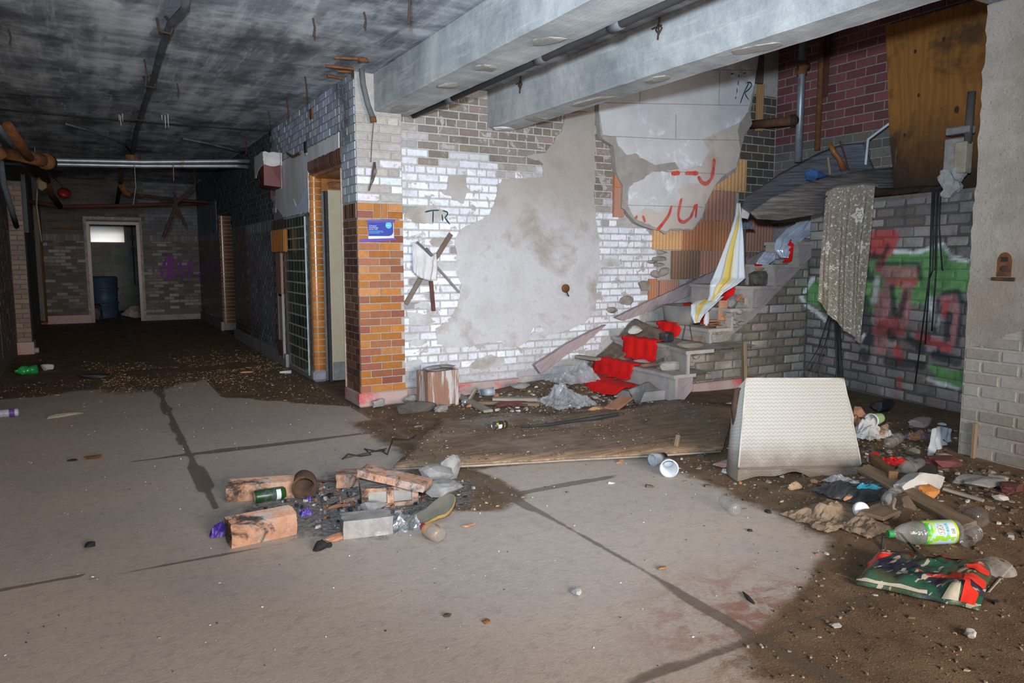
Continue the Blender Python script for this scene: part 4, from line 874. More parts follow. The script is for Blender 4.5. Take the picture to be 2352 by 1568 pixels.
n = NT('grey_veneer'); v_ = n.oco(); s_ = n.map(v_, (.5, .5, 9), (0, .45, 0)); c = n.mix(n.rng(n.noise(s_, 5, 8, .75), .35, .68), (.045, .038, .036), (.155, .135, .13))
c = n.mix(n.rng(n.noise(v_, 2, 5, .6), .5, .7, 0, .5), c, (.03, .022, .018)); n.bump(n.noise(s_, 12, 6, .7), .5, .004); MVEN = n.out(c, .7, 0, .3)
n = NT('blue_grey_veneer'); v_ = n.oco(); s_ = n.map(v_, (.5, .5, 9), (0, .6, 0)); c = n.mix(n.rng(n.noise(s_, 5, 8, .75), .35, .68), (.075, .075, .085), (.20, .215, .25)); n.bump(n.noise(s_, 12, 6, .7), .4, .004); MVEN2 = n.out(c, .6, 0, .35)
sheet('veneer_sheet', [[(1722, 488, 4.95), (1770, 455, 4.9), (1850, 420, 4.85), (1960, 394, 4.75), (2056, 384, 4.65)], [(1732, 497, 4.93), (1790, 490, 4.86), (1870, 470, 4.78), (1970, 440, 4.68), (2056, 430, 4.55)], [(1738, 502, 4.9), (1790, 506, 4.83), (1880, 492, 4.74), (1990, 452, 4.64), (2056, 436, 4.5)]], MVEN, 'dark grey curved veneer sheet lying nearest, over the stair edge', 'wooden sheet')
sheet('veneer_sheet', [[(1712, 455, 5.55), (1790, 400, 5.45), (1880, 352, 5.3), (1935, 332, 5.15), (1985, 328, 5.0)], [(1704, 480, 5.3), (1790, 440, 5.2), (1880, 400, 5.1), (1950, 372, 5.0), (2000, 370, 4.9)], [(1718, 492, 5.1), (1800, 466, 5.0), (1880, 430, 4.95), (1960, 402, 4.9), (2010, 392, 4.8)]], MVEN2, 'bluish grey veneer sheet tilted up behind the dark curved one', 'wooden sheet')
veil = sheet('cobweb_rag', [[(1704, 478, 5.0), (1722, 490, 4.97)], [(1702, 500, 5.0), (1718, 503, 4.97)]], mat('grey_rag', (.3, .29, .28), None, 20), 'grey rag caught on the left tip of the veneer sheets', 'rag', .006)
def pipe(name, pts, r, m, label, cat='pipe', n=12, extra=()):
    t = thing(name, V(pts[0]), label, cat); part(t, 'tube', B().tube(pts, r, n), m, smooth=True)
    for nm, ps, rr_, mm in extra: part(t, nm, B().tube(ps, rr_, n), mm, smooth=True)
    return t
MGALV = mat('galvanised_steel', (.34, .38, .42), (.24, .27, .3), 10, .45, metal=.6, bump=.1, c3=(.2, .17, .15), s3=4)
q0, q1 = PY(1833, 372, 5.9), PY(1836, 60, 5.9); q1.x = q0.x
pipe('galvanised_pipe', [q0, V((q0.x, q0.y, 3.2)), V((q0.x, q0.y, 4.3))], .04, MGALV, 'galvanised vertical pipe with rusty coupling before the red brick', extra=[('coupling', [V((q0.x, 5.9, PY(1834, 170, 5.9).z)), V((q0.x, 5.9, PY(1834, 140, 5.9).z))], .055, MRUST), ('coupling', [V((q0.x - .07, 5.88, PY(1834, 156, 5.9).z)), V((q0.x + .05, 5.85, PY(1834, 152, 5.9).z))], .035, MRUST)])
q0 = PX(1877, 345, 7.3); pipe('rusty_pipe', [q0, V((q0.x, q0.y, 4.3))], .032, MRUST, 'thin rusty vertical pipe right of the galvanised one')
q0 = PX(1893, 222, 7.34); obj('rusty_flat_bar', B().box((7.34, q0.y, (q0.z + 4.3) / 2), (.012, .09, 4.3 - q0.z)), mat('brown_iron', (.11, .045, .03), None, 10), 'brown flat iron bar hanging before the red brick', 'iron bar')
q0, q1 = PY(1722, 287, 6.56), PY(1828, 276, 5.85); pipe('broken_rusty_pipe', [q0, q0.lerp(q1, .5), q1], .05, mat('flaking_rust', (.13, .06, .03), (.08, .04, .025), 14, c3=(.55, .55, .55), s3=4, t3=(.6, .68)), 'short broken rusty pipe sticking out beside the plaster edge', extra=[('collar', [q1 - V((.04, -.04, 0)), q1], .062, MRUSTD)])
# loose things on the landing
obj('turned_chair_leg', B().tube([PY(1906, 328, 5.0), PY(1916, 350, 4.97), PY(1928, 365, 4.95), PY(1938, 390, 4.93)], [.018, .028, .024, .034], 10), mat('varnished_wood', (.26, .10, .035), (.17, .06, .02), 6, .35), 'varnished brown chair leg poking out of the veneer sheets', 'chair leg', smooth=True)
obj('wooden_stick', B().tube([PY(1902, 362, 4.95), PY(1907, 402, 4.9)], .012, 8), mat('pale_stick', (.26, .19, .13), None, 15), 'short pale stick left of the varnished chair leg', 'stick')
obj('serrated_strip', B().tube([PY(1929, 324, 5.0), PY(1938, 350, 4.98), PY(1950, 392, 4.94)], .009, 6), mat('dark_red_iron', (.1, .03, .03), None, 15), 'thin dark red iron strip beside the varnished chair leg', 'iron strip')
obj('bent_white_bar', B().tube([PY(1987, 388, 4.9), PY(1994, 320, 4.9), PY(2050, 278, 4.7)], .013, 8), mat('white_metal', (.62, .66, .70), None, 10, .4), 'bent white metal bar rising to the plywood edge', 'metal bar')
b = B().rock(PY(1875, 404, 5.0), (.34, .16, .09), 3, .5, n=2); obj('blue_rag', b, mat('blue_cloth', (.02, .06, .15), (.04, .1, .24), 8), 'crumpled blue rag behind the dark veneer sheet', 'rag', smooth=True)
fr = thing('broken_block_stack', PG(2200, 435, .0), 'pale broken blocks stacked at the right foot of the plywood', 'blocks')
for x, y, w_, h, c_ in ((2196, 360, .16, .30, (.33, .30, .28)), (2212, 362, .1, .26, (.40, .33, .24)), (2206, 300, .2, .06, (.26, .25, .24))): part(fr, 'block', B().rbox(PG(x, y, .02), (.1, w_, h), .008), mat('block_' + str(x), c_, None, 14))
for x, y, s in ((2200, 396, .12), (2180, 420, .16), (2178, 408, .14), (2186, 436, .13)): part(fr, 'mortar_lump', B().rock(PG(x, y, .03), (s, s, s * 1.1), x, .4, n=2), mat('mortar_lump_' + str(x + y), (.40, .39, .37), (.27, .26, .25), 16, bump=.8))
obj('standing_pipe', B().tube([PG(2222, 330, .02), PG(2232, 210, .02)], .03, 10), mat('grey_brown_pipe', (.10, .085, .08), None, 8), 'dull brown pipe stub between plywood and the near grey wall', 'pipe', smooth=True)
# ------------------------------------------------------------------ things on the floor
def G(x, y, dz=0.0):
    q = P(x, y)
    for _ in range(4): q = P(x, y, heap(q.x, q.y) + dz)
    return q
MM = {}
def cm(name, c1, c2=None, **kw):
    if name not in MM: MM[name] = mat(name, c1, c2, **kw)
    return MM[name]
CLAY = lambda: cm('terracotta', (.46, .22, .13), (.36, .16, .09), scale=10, rough=.85, bump=.5, c3=(.26, .17, .13), s3=4)
def SOOTC():
    if 'sooted_terracotta' in MM: return MM['sooted_terracotta']
    n = NT('sooted_terracotta'); v_ = n.oco(); c = n.mix(n.rng(n.noise(v_, 9, 7, .7), .35, .7), (.50, .28, .18), (.38, .20, .13)); c = n.mix(n.rng(n.noise(n.map(v_, loc=(3, 1, 2)), 5, 8, .75, .4), .47, .62, 0, .85), c, (.36, .33, .315))
    c = n.mix(n.rng(n.noise(n.map(v_, loc=(1, 7, 4)), 4.5, 8, .75, .6), .47, .62, 0, .95), c, (.03, .027, .026)); c = n.mix(n.rng(n.noise(v_, 60, 4, .7), .6, .7, 0, .5), c, (.16, .11, .09)); n.bump(n.math('ADD', n.noise(v_, 25, 7, .75), n.noise(v_, 80, 4, .7)), .7, .006); MM['sooted_terracotta'] = n.out(c, .92, 0, .2); return MM['sooted_terracotta']
CONC = lambda: cm('broken_concrete', (.30, .29, .28), (.20, .19, .185), scale=14, rough=.92, bump=.8, c3=(.42, .4, .38), s3=5)
SOOTK = lambda: cm('sooted_concrete_block', (.26, .255, .25), (.15, .145, .14), scale=12, rough=.92, bump=.8, c3=(.03, .03, .03), s3=3.5, t3=(.52, .64))
WOOD = lambda: cm('old_wood', (.22, .155, .10), (.13, .09, .06), scale=4, rough=.8, bump=.5, st=(1, 12, 12))
GWOOD = lambda: cm('grey_weathered_wood', (.32, .28, .24), (.22, .19, .16), scale=4, rough=.85, bump=.5, st=(1, 12, 12))
PAPER = lambda: cm('grubby_paper', (.50, .49, .48), (.36, .35, .33), scale=6, rough=.85, bump=.3)
ALU = lambda: cm('can_end', (.6, .6, .6), (.45, .45, .45), rough=.3, metal=.9, bump=.05)
BLACKR = lambda: cm('black_rubber', (.015, .015, .016), (.03, .03, .03), rough=.55)
CARDB = lambda: cm('wet_cardboard', (.24, .175, .12), (.17, .12, .08), scale=9, rough=.95, bump=.7)
def clearm(name, tint=(.8, .83, .84), alpha=.3, rough=.12):
    if name in MM: return MM[name]
    n = NT(name); v_ = n.oco(); f = n.noise(v_, 12, 4, .6); n.bump(f, .5, .02)
    MM[name] = n.out(tint, rough, 0, .9, n.rng(n.noise(v_, 6, 5, .6), .35, .7, alpha * .6, alpha * 1.5)); return MM[name]
CLEAR = lambda: clearm('clear_plastic', (.34, .35, .36), .22, .08); FILM = lambda: clearm('plastic_film', (.5, .52, .55), .38, .15)
def chunk(name, x, y, d, m, label, cat, rz=0, seed=None, rough=.3, n=1, lift=.0, smooth=False, group=None, Z=None):
    q = V(Z) if Z is not None else G(x, y); b = B().rock((0, 0, d[2] * .42 + lift), d, seed if seed is not None else x, rough, TR(q, rz=rz), n)
    return obj(name, b, m, label, cat, group, smooth=smooth)
def plank(name, p0, p1, w_, h, m, label, cat='plank', group=None, bev=.004, roll=0):
    p0, p1 = V(p0), V(p1); d = p1 - p0
    M = frame((p0 + p1) / 2, d) @ Matrix.Rotation(roll, 4, 'X'); b = B().rbox((0, 0, 0), (d.length, w_, h), bev)
    o = link(name, b.mesh(name, m)); o.matrix_world = M; return tag(o, label, cat, group)
def rag(name, c, size, m, label, cat, seed=0, rz=0, folds=5, n=26, th=.004, drape=.5):     # crumpled sheet lying on the ground
    b = B()
    def g(s, t):
        x, y = (s - .5), (t - .5); r = max(abs(x), abs(y)) * 2
        wx = .14 * fbm(s * 3, t * 3, seed) + .03 * nz(s * 11, t * 11, seed); wy = .14 * fbm(s * 3 + 7, t * 3, seed) + .03 * nz(s * 11, t * 11, seed + 5)
        z = size[2] * (.75 * (1 - r * r) * (.7 + 1.1 * nz(s * folds * .6, t * folds * .6, seed + 3)) + .42 * (1 - .6 * r) * abs(nz(s * folds * 1.5, t * folds * 1.5, seed + 9)) + .12 * abs(nz(s * folds * 4, t * folds * 4, seed)))
        z = max(0, z)
        return V(((x + wx) * size[0], (y + wy) * size[1], z + .006))
    b.grid(g, n, n); o = obj(name, b, m, label, cat, smooth=False)
    o.location = V(c); o.rotation_euler = (0, 0, rz); q = o.modifiers.new('thickness', 'SOLIDIFY'); q.thickness = th; return o
def lying(name, loc, rz, label, cat, group=None, tilt=0): return thing(name, loc, label, cat, group, rot=(0, PI / 2 + tilt, rz))
def printm(name, bg, marks, r, L):      # wrapped print on a can or bottle: blocks of colour by angle and length
    if name in MM: return MM[name]
    n = NT(name); v_ = n.xyz(n.oco()); ang = n.math('DIVIDE', n.math('ARCTAN2', v_[1], v_[0]), 2 * PI); z = v_[2]; c = bg
    for a0, a1, z0, z1, col, tex in marks:
        f = None
        for s, lo, hi in ((ang, a0, a1), (z, z0, z1)):
            g_ = n.math('MULTIPLY', n.math('GREATER_THAN', s, lo), n.math('LESS_THAN', s, hi)); f = g_ if f is None else n.math('MULTIPLY', f, g_)
        if tex == 'text': f = n.math('MULTIPLY', f, n.math('GREATER_THAN', n.noise(n.map(n.oco(), (600, 600, 90)), 1, 1, .5), .5))
        if tex == 'bars': f = n.math('MULTIPLY', f, n.math('GREATER_THAN', n.noise(n.map(n.oco(), (0, 0, 420)), 1, 2, .5), .5))
        if tex == 'grass': f = n.math('MULTIPLY', f, n.math('GREATER_THAN', n.noise(n.oco(), 45, 4, .6), .47))
        c = n.mix(f, c, col)
    MM[name] = n.out(c, .35, 0, .5); return MM[name]
# ---- large wet plywood on the floor
def floor_sheet(name, front, back, m, label, cat, th=.014, nu=30, nv=8, wob=.006):
    A_ = [P(x, y, z) for x, y, z in front]; B_ = [P(x, y, z) for x, y, z in back]; b = B()
    def at(l, s):
        k = s * (len(l) - 1); i = min(int(k), len(l) - 2); return l[i].lerp(l[i + 1], k - i)
    global SHEET; SHEET = lambda s, t: at(A_, s).lerp(at(B_, s), t) + V((0, 0, wob * 2))
    b.grid(lambda s, t: at(A_, s).lerp(at(B_, s), t) + V((0, 0, wob * fbm(s * 6, t * 4, 2) + wob)), nu, nv)
    o = obj(name, b, m, label, cat, smooth=True); q = o.modifiers.new('thickness', 'SOLIDIFY'); q.thickness = th; q.offset = -1; return o
n = NT('wet_plywood'); v_ = n.oco(); s_ = n.map(v_, (1, 9, 1), (0, 0, .22)); c = n.mix(n.rng(n.noise(s_, 3, 7, .7, .6), .35, .68), (.11, .068, .04), (.27, .18, .11))
c = n.mix(n.rng(n.noise(v_, 1.6, 7, .7), .5, .64, 0, .85), c, (.165, .122, .08)); c = n.mix(n.rng(n.noise(v_, 3, 6, .7), .58, .72, 0, .7), c, (.03, .022, .016)); c = n.mix(n.rng(n.noise(v_, 110, 3, .6), .62, .7, 0, .7), c, (.36, .27, .17))
n.bump(n.noise(s_, 14, 6, .7), .5, .006); MWPLY = n.out(c, n.rng(n.noise(v_, 2.2, 5, .6), .4, .6, .35, .85), 0, .4)
floor_sheet('floor_plywood', [(903, 1072, .03), (1050, 1066, .035), (1200, 1058, .04), (1350, 1050, .045), (1500, 1042, .05), (1660, 1032, .04)], [(1015, 962, .015), (1150, 950, .02), (1290, 946, .03), (1430, 934, .04), (1560, 918, .09), (1690, 930, .05)], MWPLY, 'large wet dark plywood sheet lying flat before the stairs', 'plywood')
PLYS = SHEET
part(bpy.data.objects['floor_plywood'], 'split_edge', B().tube([P(905, 1076, .014), P(1100, 1068, .016), P(1300, 1056, .02), P(1500, 1046, .026), P(1655, 1036, .025)], .011, 6), GWOOD(), smooth=True)
obj('burnt_stick', B().tube([P(1195, 980, .07), P(1260, 975, .07), P(1330, 965, .08), P(1380, 958, .09), P(1420, 951, .1)], [.006, .012, .013, .02, .014], 8), BLACKR(), 'long burnt black stick on the wet plywood', 'stick')
plank('upright_splinter', P(1551, 1036, .02), P(1558, 998, .13), .03, .025, WOOD(), 'dark splinter standing up at the plywood edge', 'splinter')
# ---- cans
def can(x, y, rz, m, label, r=.033, L=.12, dz=0.0, roll=0):
    q = G(x, y, dz); t = lying('drink_can', q + V((0, 0, r)), rz, label, 'can')
    cb0 = part(t, 'body', B().lathe([(r * .86, -L / 2), (r, -L / 2 + .008), (r, L / 2 - .012), (r * .82, L / 2)], 20), m, True, world=False)
    part(cb0, 'can_end', B().lathe([(0, -L / 2 + .004), (r * .8, -L / 2 + .003), (r * .86, -L / 2)], 20), ALU(), world=False); part(cb0, 'can_end', B().lathe([(r * .82, L / 2), (r * .76, L / 2 - .004), (0, L / 2 - .004)], 20), ALU(), world=False)
    return t
can(1148, 985, math.radians(8), printm('black_can_print', (.03, .028, .025), [(-.5, .5, .02, .03, (.35, .2, .05), 'grass'), (-.5, .5, -.05, -.03, (.4, .25, .06), 'grass'), (-.3, -.12, -.03, .0, (.6, .6, .6), '')], .033, .12), 'dark drink can lying on the wet plywood', dz=.045)
can(620, 1150, math.radians(5), printm('green_can_print', (.012, .05, .012), [(.1, .45, -.02, .05, (.25, .45, .02), 'grass'), (-.45, .1, -.05, .05, (.05, .06, .075), 'grass'), (-.4, -.1, .03, .055, (.55, .65, .62), ''), (-.1, .3, -.045, .05, (.3, .4, .02), 'text')], .036, .17), 'green and black drink can between the fire bricks', r=.036, L=.17)
# ---- cups
def cup(x, y, rz, m, label, r0=.033, r1=.046, L=.12, dz=0.0, tilt=0, lip=True, mi=None, col=None):
    q = G(x, y, dz); t = lying('cup', q + V((0, 0, r1)), rz, label, 'cup', tilt=tilt)
    cw_ = part(t, 'cup_wall', B().lathe([(0, L / 2 - .006), (r0, L / 2 - .006), (r0, L / 2), (r1, -L / 2), (r1 - .003, -L / 2), (r0 - .003, L / 2 - .008)], 28), m, True, world=False)
    if lip: part(cw_, 'rim', B().lathe([(r1 - .003, -L / 2 - .004), (r1 + .004, -L / 2 - .002), (r1 + .003, -L / 2 + .003), (r1, -L / 2 + .004)], 28), mi or m, True, world=False)
    return t
WCUP = cm('white_foam', (.50, .52, .54), (.44, .46, .47), rough=.6, bump=.05)
t = cup(1535, 1088, math.radians(52), WCUP, 'white plastic cup lying with its mouth towards the viewer', .034, .055, .14)
part(t, 'red_print', B().grid(lambda s, u: V(((.0532 - .006 * u) * math.cos(3.6 + .5 * s), (.0532 - .006 * u) * math.sin(3.6 + .5 * s), -.055 + .04 * u)), 5, 2), cm('red_print', (.5, .06, .03), rough=.6), world=False)
cup(1512, 1066, math.radians(10), cm('grey_cup', (.33, .33, .35), rough=.7), 'crushed grey cup behind the white plastic cup', .03, .04, .12)
t = cup(2012, 977, math.radians(10), cm('white_paper_cup', (.6, .6, .57), rough=.7), 'paper cup with a green band amid the trash', .032, .05, .16, dz=.06)
part(t, 'green_band', B().lathe([(.0495, -.06), (.0365, .06)], 28), cm('green_band', (.26, .42, .16), (.36, .5, .24), scale=12, rough=.6), True, world=False)
cup(1118, 910, math.radians(170), cm('cloudy_cup', (.40, .43, .50), rough=.4), 'small cloudy plastic cup at the foot of the white wall', .03, .042, .13, dz=.03)
cup(2225, 1252, math.radians(200), CLEAR(), 'clear plastic cup lying right of the large bottle', .03, .042, .14)
# ---- bottles
def bottle(x, y, rz, prof, m, label, cap=None, capm=None, dz=0.0, r=None, wob=None, tilt=0):
    q = G(x, y, dz); r = r or max(p_[0] for p_ in prof); t = lying('bottle', q + V((0, 0, r)), rz, label, 'bottle', tilt=tilt)
    part(t, 'bottle_wall', B().lathe(prof, 28, wob=wob), m, True, world=False)
    if cap:
        z0, z1, rc = cap; part(t, 'cap', B().lathe([(rc, z0), (rc, z1), (rc * .9, z1 + .002 * (1 if z1 > z0 else -1)), (0, z1 + .002 * (1 if z1 > z0 else -1))], 20), capm, world=False)
    return t
big = [(0, .155), (.04, .155), (.053, .147), (.055, .13), (.055, -.04), (.051, -.045), (.055, -.052), (.055, -.065), (.051, -.07), (.052, -.08), (.044, -.115), (.03, -.145), (.016, -.162), (.014, -.185)]
t = bottle(2128, 1248, math.radians(-24), big, clearm('clear_pet', (.42, .41, .4), .26, .1), 'large clear drink bottle with green cap and printed label', (-.172, -.195, .018), cm('green_cap', (.02, .30, .08), rough=.4))
lab = printm('citrus_label', (.36, .55, .66), [(-.5, .5, -.022, .012, (.42, .60, .04), 'grass'), (-.5, .5, -.022, -.004, (.14, .45, .04), 'grass'), (-.5, .5, -.04, -.022, (.04, .33, .04), ''), (-.5, .5, .098, .11, (.45, .6, .05), 'grass'), (-.5, .5, .11, .125, (.42, .58, .04), ''), (-.26, -.18, -.04, .125, (.25, .5, .03), 'grass'), (-.5, -.45, -.04, .125, (.4, .58, .04), 'grass'), (-.42, -.27, .016, .054, (.62, .66, .64), ''), (-.415, -.275, .018, .052, (.2, .2, .19), 'text'), (-.43, -.26, .06, .074, (.03, .25, .3), 'text'), (-.43, -.24, .076, .108, (.55, .6, .64), ''), (-.36, -.27, .082, .104, (.66, .66, .66), ''), (-.35, -.28, .084, .102, (.04, .04, .05), 'bars')], .055, .3)
part(t, 'label_sleeve', B().lathe([(.0556, -.034), (.0562, .12)], 40), lab, True, world=False, label='green, blue and yellow printed label with a barcode')
small = [(0, .1), (.02, .1), (.032, .094), (.034, .085), (.034, .03), (.031, .025), (.034, .02), (.034, -.01), (.031, -.015), (.034, -.02), (.033, -.05), (.02, -.078), (.012, -.09), (.012, -.105)]
bottle(1672, 1172, math.radians(-112), small, CLEAR(), 'small clear water bottle standing out on bare floor by cushion', r=.034)
rib = lambda a, z: 1 + .03 * math.sin(z * 400)
bottle(2045, 1158, math.radians(20), [(p_[0] * 1.05, p_[1] * 1.1) for p_ in small], clearm('clear_ribbed', (.45, .46, .47), .28), 'crinkled clear water bottle beneath the long plank', wob=rib, dz=.03)
bottle(2090, 1088, math.radians(4), [(p_[0] * 1.25, p_[1] * 1.1) for p_ in small], clearm('clear_dusty', (.25, .235, .22), .4), 'dusty clear bottle lying below the silver paper', dz=.03, wob=lambda a, z: 1 + .12 * math.sin(3 * a + z * 30))
bottle(2050, 1025, math.radians(18), [(p_[0] * 1.1, p_[1] * 1.5) for p_ in small], clearm('clear_grey', (.25, .24, .23), .4), 'long dusty clear bottle below the yellow and purple wrapper', dz=.06)
flask = [(0, .075), (.03, .075), (.042, .066), (.045, .05), (.045, 0), (.04, -.03), (.026, -.055), (.014, -.066), (.013, -.082)]
t = bottle(992, 1240, math.radians(-82), flask, clearm('clear_flask', (.36, .34, .31), .3), 'squat clear juice bottle with red cap by the shoe sole', (-.07, -.088, .0155), cm('red_cap', (.42, .03, .05), rough=.5), wob=lambda a, z: 1 - .18 * abs(math.cos(a)))
part(t, 'torn_label', B().lathe([(.0405, -.03), (.0455, 0), (.0458, .012)], 28, wob=lambda a, z: 1 - .18 * abs(math.cos(a))), cm('orange_label', (.55, .24, .05), (.45, .36, .28), scale=25, rough=.6), True, world=False)
bottle(62, 860, math.radians(20), [(p_[0] * 1.5, p_[1] * 1.1) for p_ in small], clearm('green_pet', (.02, .32, .08), .8), 'crumpled green bottle on the dark corridor floor', wob=lambda a, z: 1 + .12 * math.sin(3 * a + z * 40))
t = bottle(12, 958, math.radians(2), small, cm('pale_blue_pet', (.42, .45, .58), rough=.4), 'pale blue bottle at the left edge of the floor', (-.09, -.11, .014), cm('white_cap', (.6, .6, .62), rough=.5))
part(t, 'label_sleeve', B().lathe([(.0346, .03), (.0346, .07)], 20), cm('violet_label', (.12, .06, .3), rough=.5), True, world=False)
bottle(62, 812, math.radians(2), [(p_[0] * 1.2, p_[1] * 1.5) for p_ in small], cm('white_bottle', (.32, .32, .3), rough=.6), 'whitish bottle lying at the left corridor wall', (-.14, -.165, .016), BLACKR())
# ---- cushion standing on its edge
BL, BR_, TL, TR_ = P(1694, 1100, .0), P(1984, 1093, .0), None, None
def atz(x, y, base, back):      # point on the sight line a given distance behind the base
    d = ray(x, y); hb = math.hypot(base.x, base.y) + back; return CAM + d * (hb / math.hypot(d.x, d.y))
TL, TR_ = atz(1714, 869, BL, .22), atz(1937, 869, BR_, .24)
n = NT('quilted_upholstery'); v_ = n.pos(); 
u_ = n.new('ShaderNodeUVMap').outputs[0]; xy = n.xyz(u_)
tri = n.math('PINGPONG', n.math('MULTIPLY', xy[0], 27.0), .5); ch = n.math('PINGPONG', n.math('ADD', n.math('MULTIPLY', xy[1], 27.0), tri), .5)
lo_ = n.math('GREATER_THAN', ch, .34); c = n.mix(n.math('MULTIPLY', lo_, .5), (.385, .37, .34), (.215, .205, .185))
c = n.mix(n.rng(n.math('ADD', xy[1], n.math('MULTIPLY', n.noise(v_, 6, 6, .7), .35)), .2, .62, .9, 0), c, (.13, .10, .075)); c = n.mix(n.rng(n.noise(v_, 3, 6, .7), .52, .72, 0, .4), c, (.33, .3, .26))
n.bump(n.math('ADD', ch, n.math('MULTIPLY', n.noise(v_, 150, 3, .6), .4)), .5, .006); MQUILT = n.out(c, .9, 0, .2)
cu_ = thing('seat_cushion', (BL + BR_) / 2, 'dirty cream quilted seat cushion standing on edge by the trash', 'cushion')
def bil(s, t):
    a = BL.lerp(BR_, s); b_ = TL.lerp(TR_, s)
    f = .0 + .02 * math.sin(t * PI); p_ = a.lerp(b_, t) if t > .2 else a.lerp(b_, t)
    out = (a - V((0, 0, a.z))).normalized() * -1
    p_ = p_ + out * (.05 * (1 - t) ** 6 + .012 * math.sin(s * PI) * math.sin(t * PI))
    if t < .12: p_ = p_ + V((0, 0, (.035 + .018 * math.sin(s * 17) + .02 * math.sin(s * 7)) * math.sin(s * PI) * (1 - t / .12)))
    return p_
def uvm(o, nu, nv):
    me = o.data; uv = me.uv_layers.new(); k = nu + 1
    for l in me.loops: i = l.vertex_index % ((nu + 1) * (nv + 1)); uv.data[l.index].uv = ((i % k) / nu, (i // k) / nv)
o = part(cu_, 'front_cover', B().grid(bil, 40, 30), MQUILT, True); uvm(o, 40, 30)
dep = V((.53, .85, 0)) * .2
def sideL(s, t):
    a = bil(0, t); bk = BL + V((.12, .19, .0)) + V((0, .0, t * .4)) + V((.06, .05, 0)) * t; q = a.lerp(bk + V((0, 0, .03)), s); return q + V((-.035, .02, 0)) * math.sin(s * PI) * (1 - t * .6)
o = part(cu_, 'side_cover', B().grid(sideL, 10, 20), MQUILT, True); uvm(o, 10, 20)
def sideR(s, t):
    a = bil(1, t); bk = BR_ + V((.1, .16, 0)) + V((0, 0, t * .33)); return a.lerp(bk, s)
o = part(cu_, 'side_cover', B().grid(sideR, 4, 20), MQUILT, True); uvm(o, 4, 20)
o = part(cu_, 'back_cover', B().grid(lambda s, t: sideL(1, t).lerp(sideR(1, t), s), 12, 12), MQUILT, True); uvm(o, 12, 12)
o = part(cu_, 'top_cover', B().grid(lambda s, t: bil(s, 1).lerp(sideL(1, 1).lerp(sideR(1, 1), s), t), 12, 4), MQUILT, True); uvm(o, 12, 4)
part(cu_, 'piping', B().tube([bil(s / 24, .115) + V((-.01, -.01, 0)) for s in range(25)], .006, 6), cm('brown_piping', (.16, .13, .1)), True); part(cu_, 'piping', B().tube([bil(0, t / 16) for t in range(2, 17)] + [bil(s / 16, 1) for s in range(17)] + [bil(1, 1 - t / 16) for t in range(15)], .006, 6), cm('cream_piping', (.45, .42, .37)), True)
lbq = P(1711, 925, .0); plank('leaning_board', lbq, V((lbq.x + .01, lbq.y + .05, PY(1713, 785, lbq.y).z)), .035, .05, WOOD(), 'narrow brown board standing up behind the cushion', 'board')
obj('rusty_hoop', B().tube([atz(1692, 1000, BL, .18), atz(1686, 940, BL, .2), atz(1692, 895, BL, .22), atz(1700, 890, BL, .24), atz(1704, 930, BL, .24)], .02, 8), MRUSTD, 'dark rusty iron loop at the left of the cushion', 'iron loop', smooth=True)
# ---- remains of the fire
def hblock(x, y, L, W, H, rz, m, label, cells=0, cat='clay block', rx=0, ry=0, dz=0.0, ribs=True, seed=1, name='clay_block'):
    q = G(x, y, dz); M = TR(q, rx, ry, rz); t = thing(name, q, label, cat); b = B()
    nu = 16; prof = []
    for i in range(nu + 1):
        yy = -W / 2 + W * i / nu; prof.append((yy, H + (.004 if ribs and i % 2 else 0)))
    def jit(v): return V((v[0] + .008 * nz(v[1] * 30, v[2] * 30, seed) * (1 if abs(v[0]) > L * .4 else 0), v[1], v[2] + .004 * nz(v[0] * 18, v[1] * 18, seed)))
    xsn = [-L / 2, -L / 4, 0, L / 4, L / 2]
    vs = []
    ring = [(-W / 2, 0), (-W / 2, H * .5)] + prof + [(W / 2, H * .5), (W / 2, 0)]
    for xx in xsn: vs += [jit((xx, a, c_)) for a, c_ in ring]
    k = len(ring); fs = []
    for i in range(4):
        for j in range(k): fs.append((i * k + j, i * k + (j + 1) % k, (i + 1) * k + (j + 1) % k, (i + 1) * k + j))
    fs += [list(range(k))[::-1], [4 * k + j for j in range(k)]]
    b.add(vs, [f[::-1] for f in fs], M); part(t, 'body', b, m)
    return t, M
hblock(602, 1140, .36, .13, .095, math.radians(-16), SOOTC(), 'ribbed clay block at the back left of the fire', seed=2)
hblock(600, 1234, .31, .12, .115, math.radians(6), SOOTC(), 'orange clay block with broken end at the front left of the fire', seed=4, rx=.12)
hblock(806, 1112, .17, .12, .08, math.radians(-16), SOOTC(), 'small clay brick at the back of the fire', seed=5, ribs=False)
hblock(905, 1105, .38, .13, .04, math.radians(-42), SOOTC(), 'charred orange clay slab tilted on top of the fire blocks', seed=6, ry=.16, dz=.15, ribs=False)
ts, M = hblock(893, 1150, .31, .16, .11, math.radians(-14), SOOTK(), 'grey hollow block with two open cells in the fire', name='hollow_block', cat='hollow block', seed=7, ribs=False)
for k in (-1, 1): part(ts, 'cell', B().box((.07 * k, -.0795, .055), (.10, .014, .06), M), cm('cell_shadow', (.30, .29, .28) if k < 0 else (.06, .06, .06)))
for k in (-1, 0, 1): part(ts, 'web', B().box((.135 * k, -.088, .055), (.035, .02, .10), M), SOOTC())
for zz in (.01, .1): part(ts, 'shell', B().box((0, -.088, zz), (.30, .02, .022), M), SOOTC())
hblock(842, 1222, .24, .13, .09, math.radians(-10), CONC(), 'pale broken concrete block at the front of the fire', name='concrete_block', cat='concrete block', seed=9, ribs=False)
chunk('concrete_lump', 856, 1176, (.17, .1, .07), CONC(), 'pale concrete lump behind the front fire block', 'lump', seed=3)
chunk('grey_stone', 1002, 1108, (.22, .14, .12), SOOTK(), 'sooted flat stone at the back right of the fire', 'stone', seed=5)
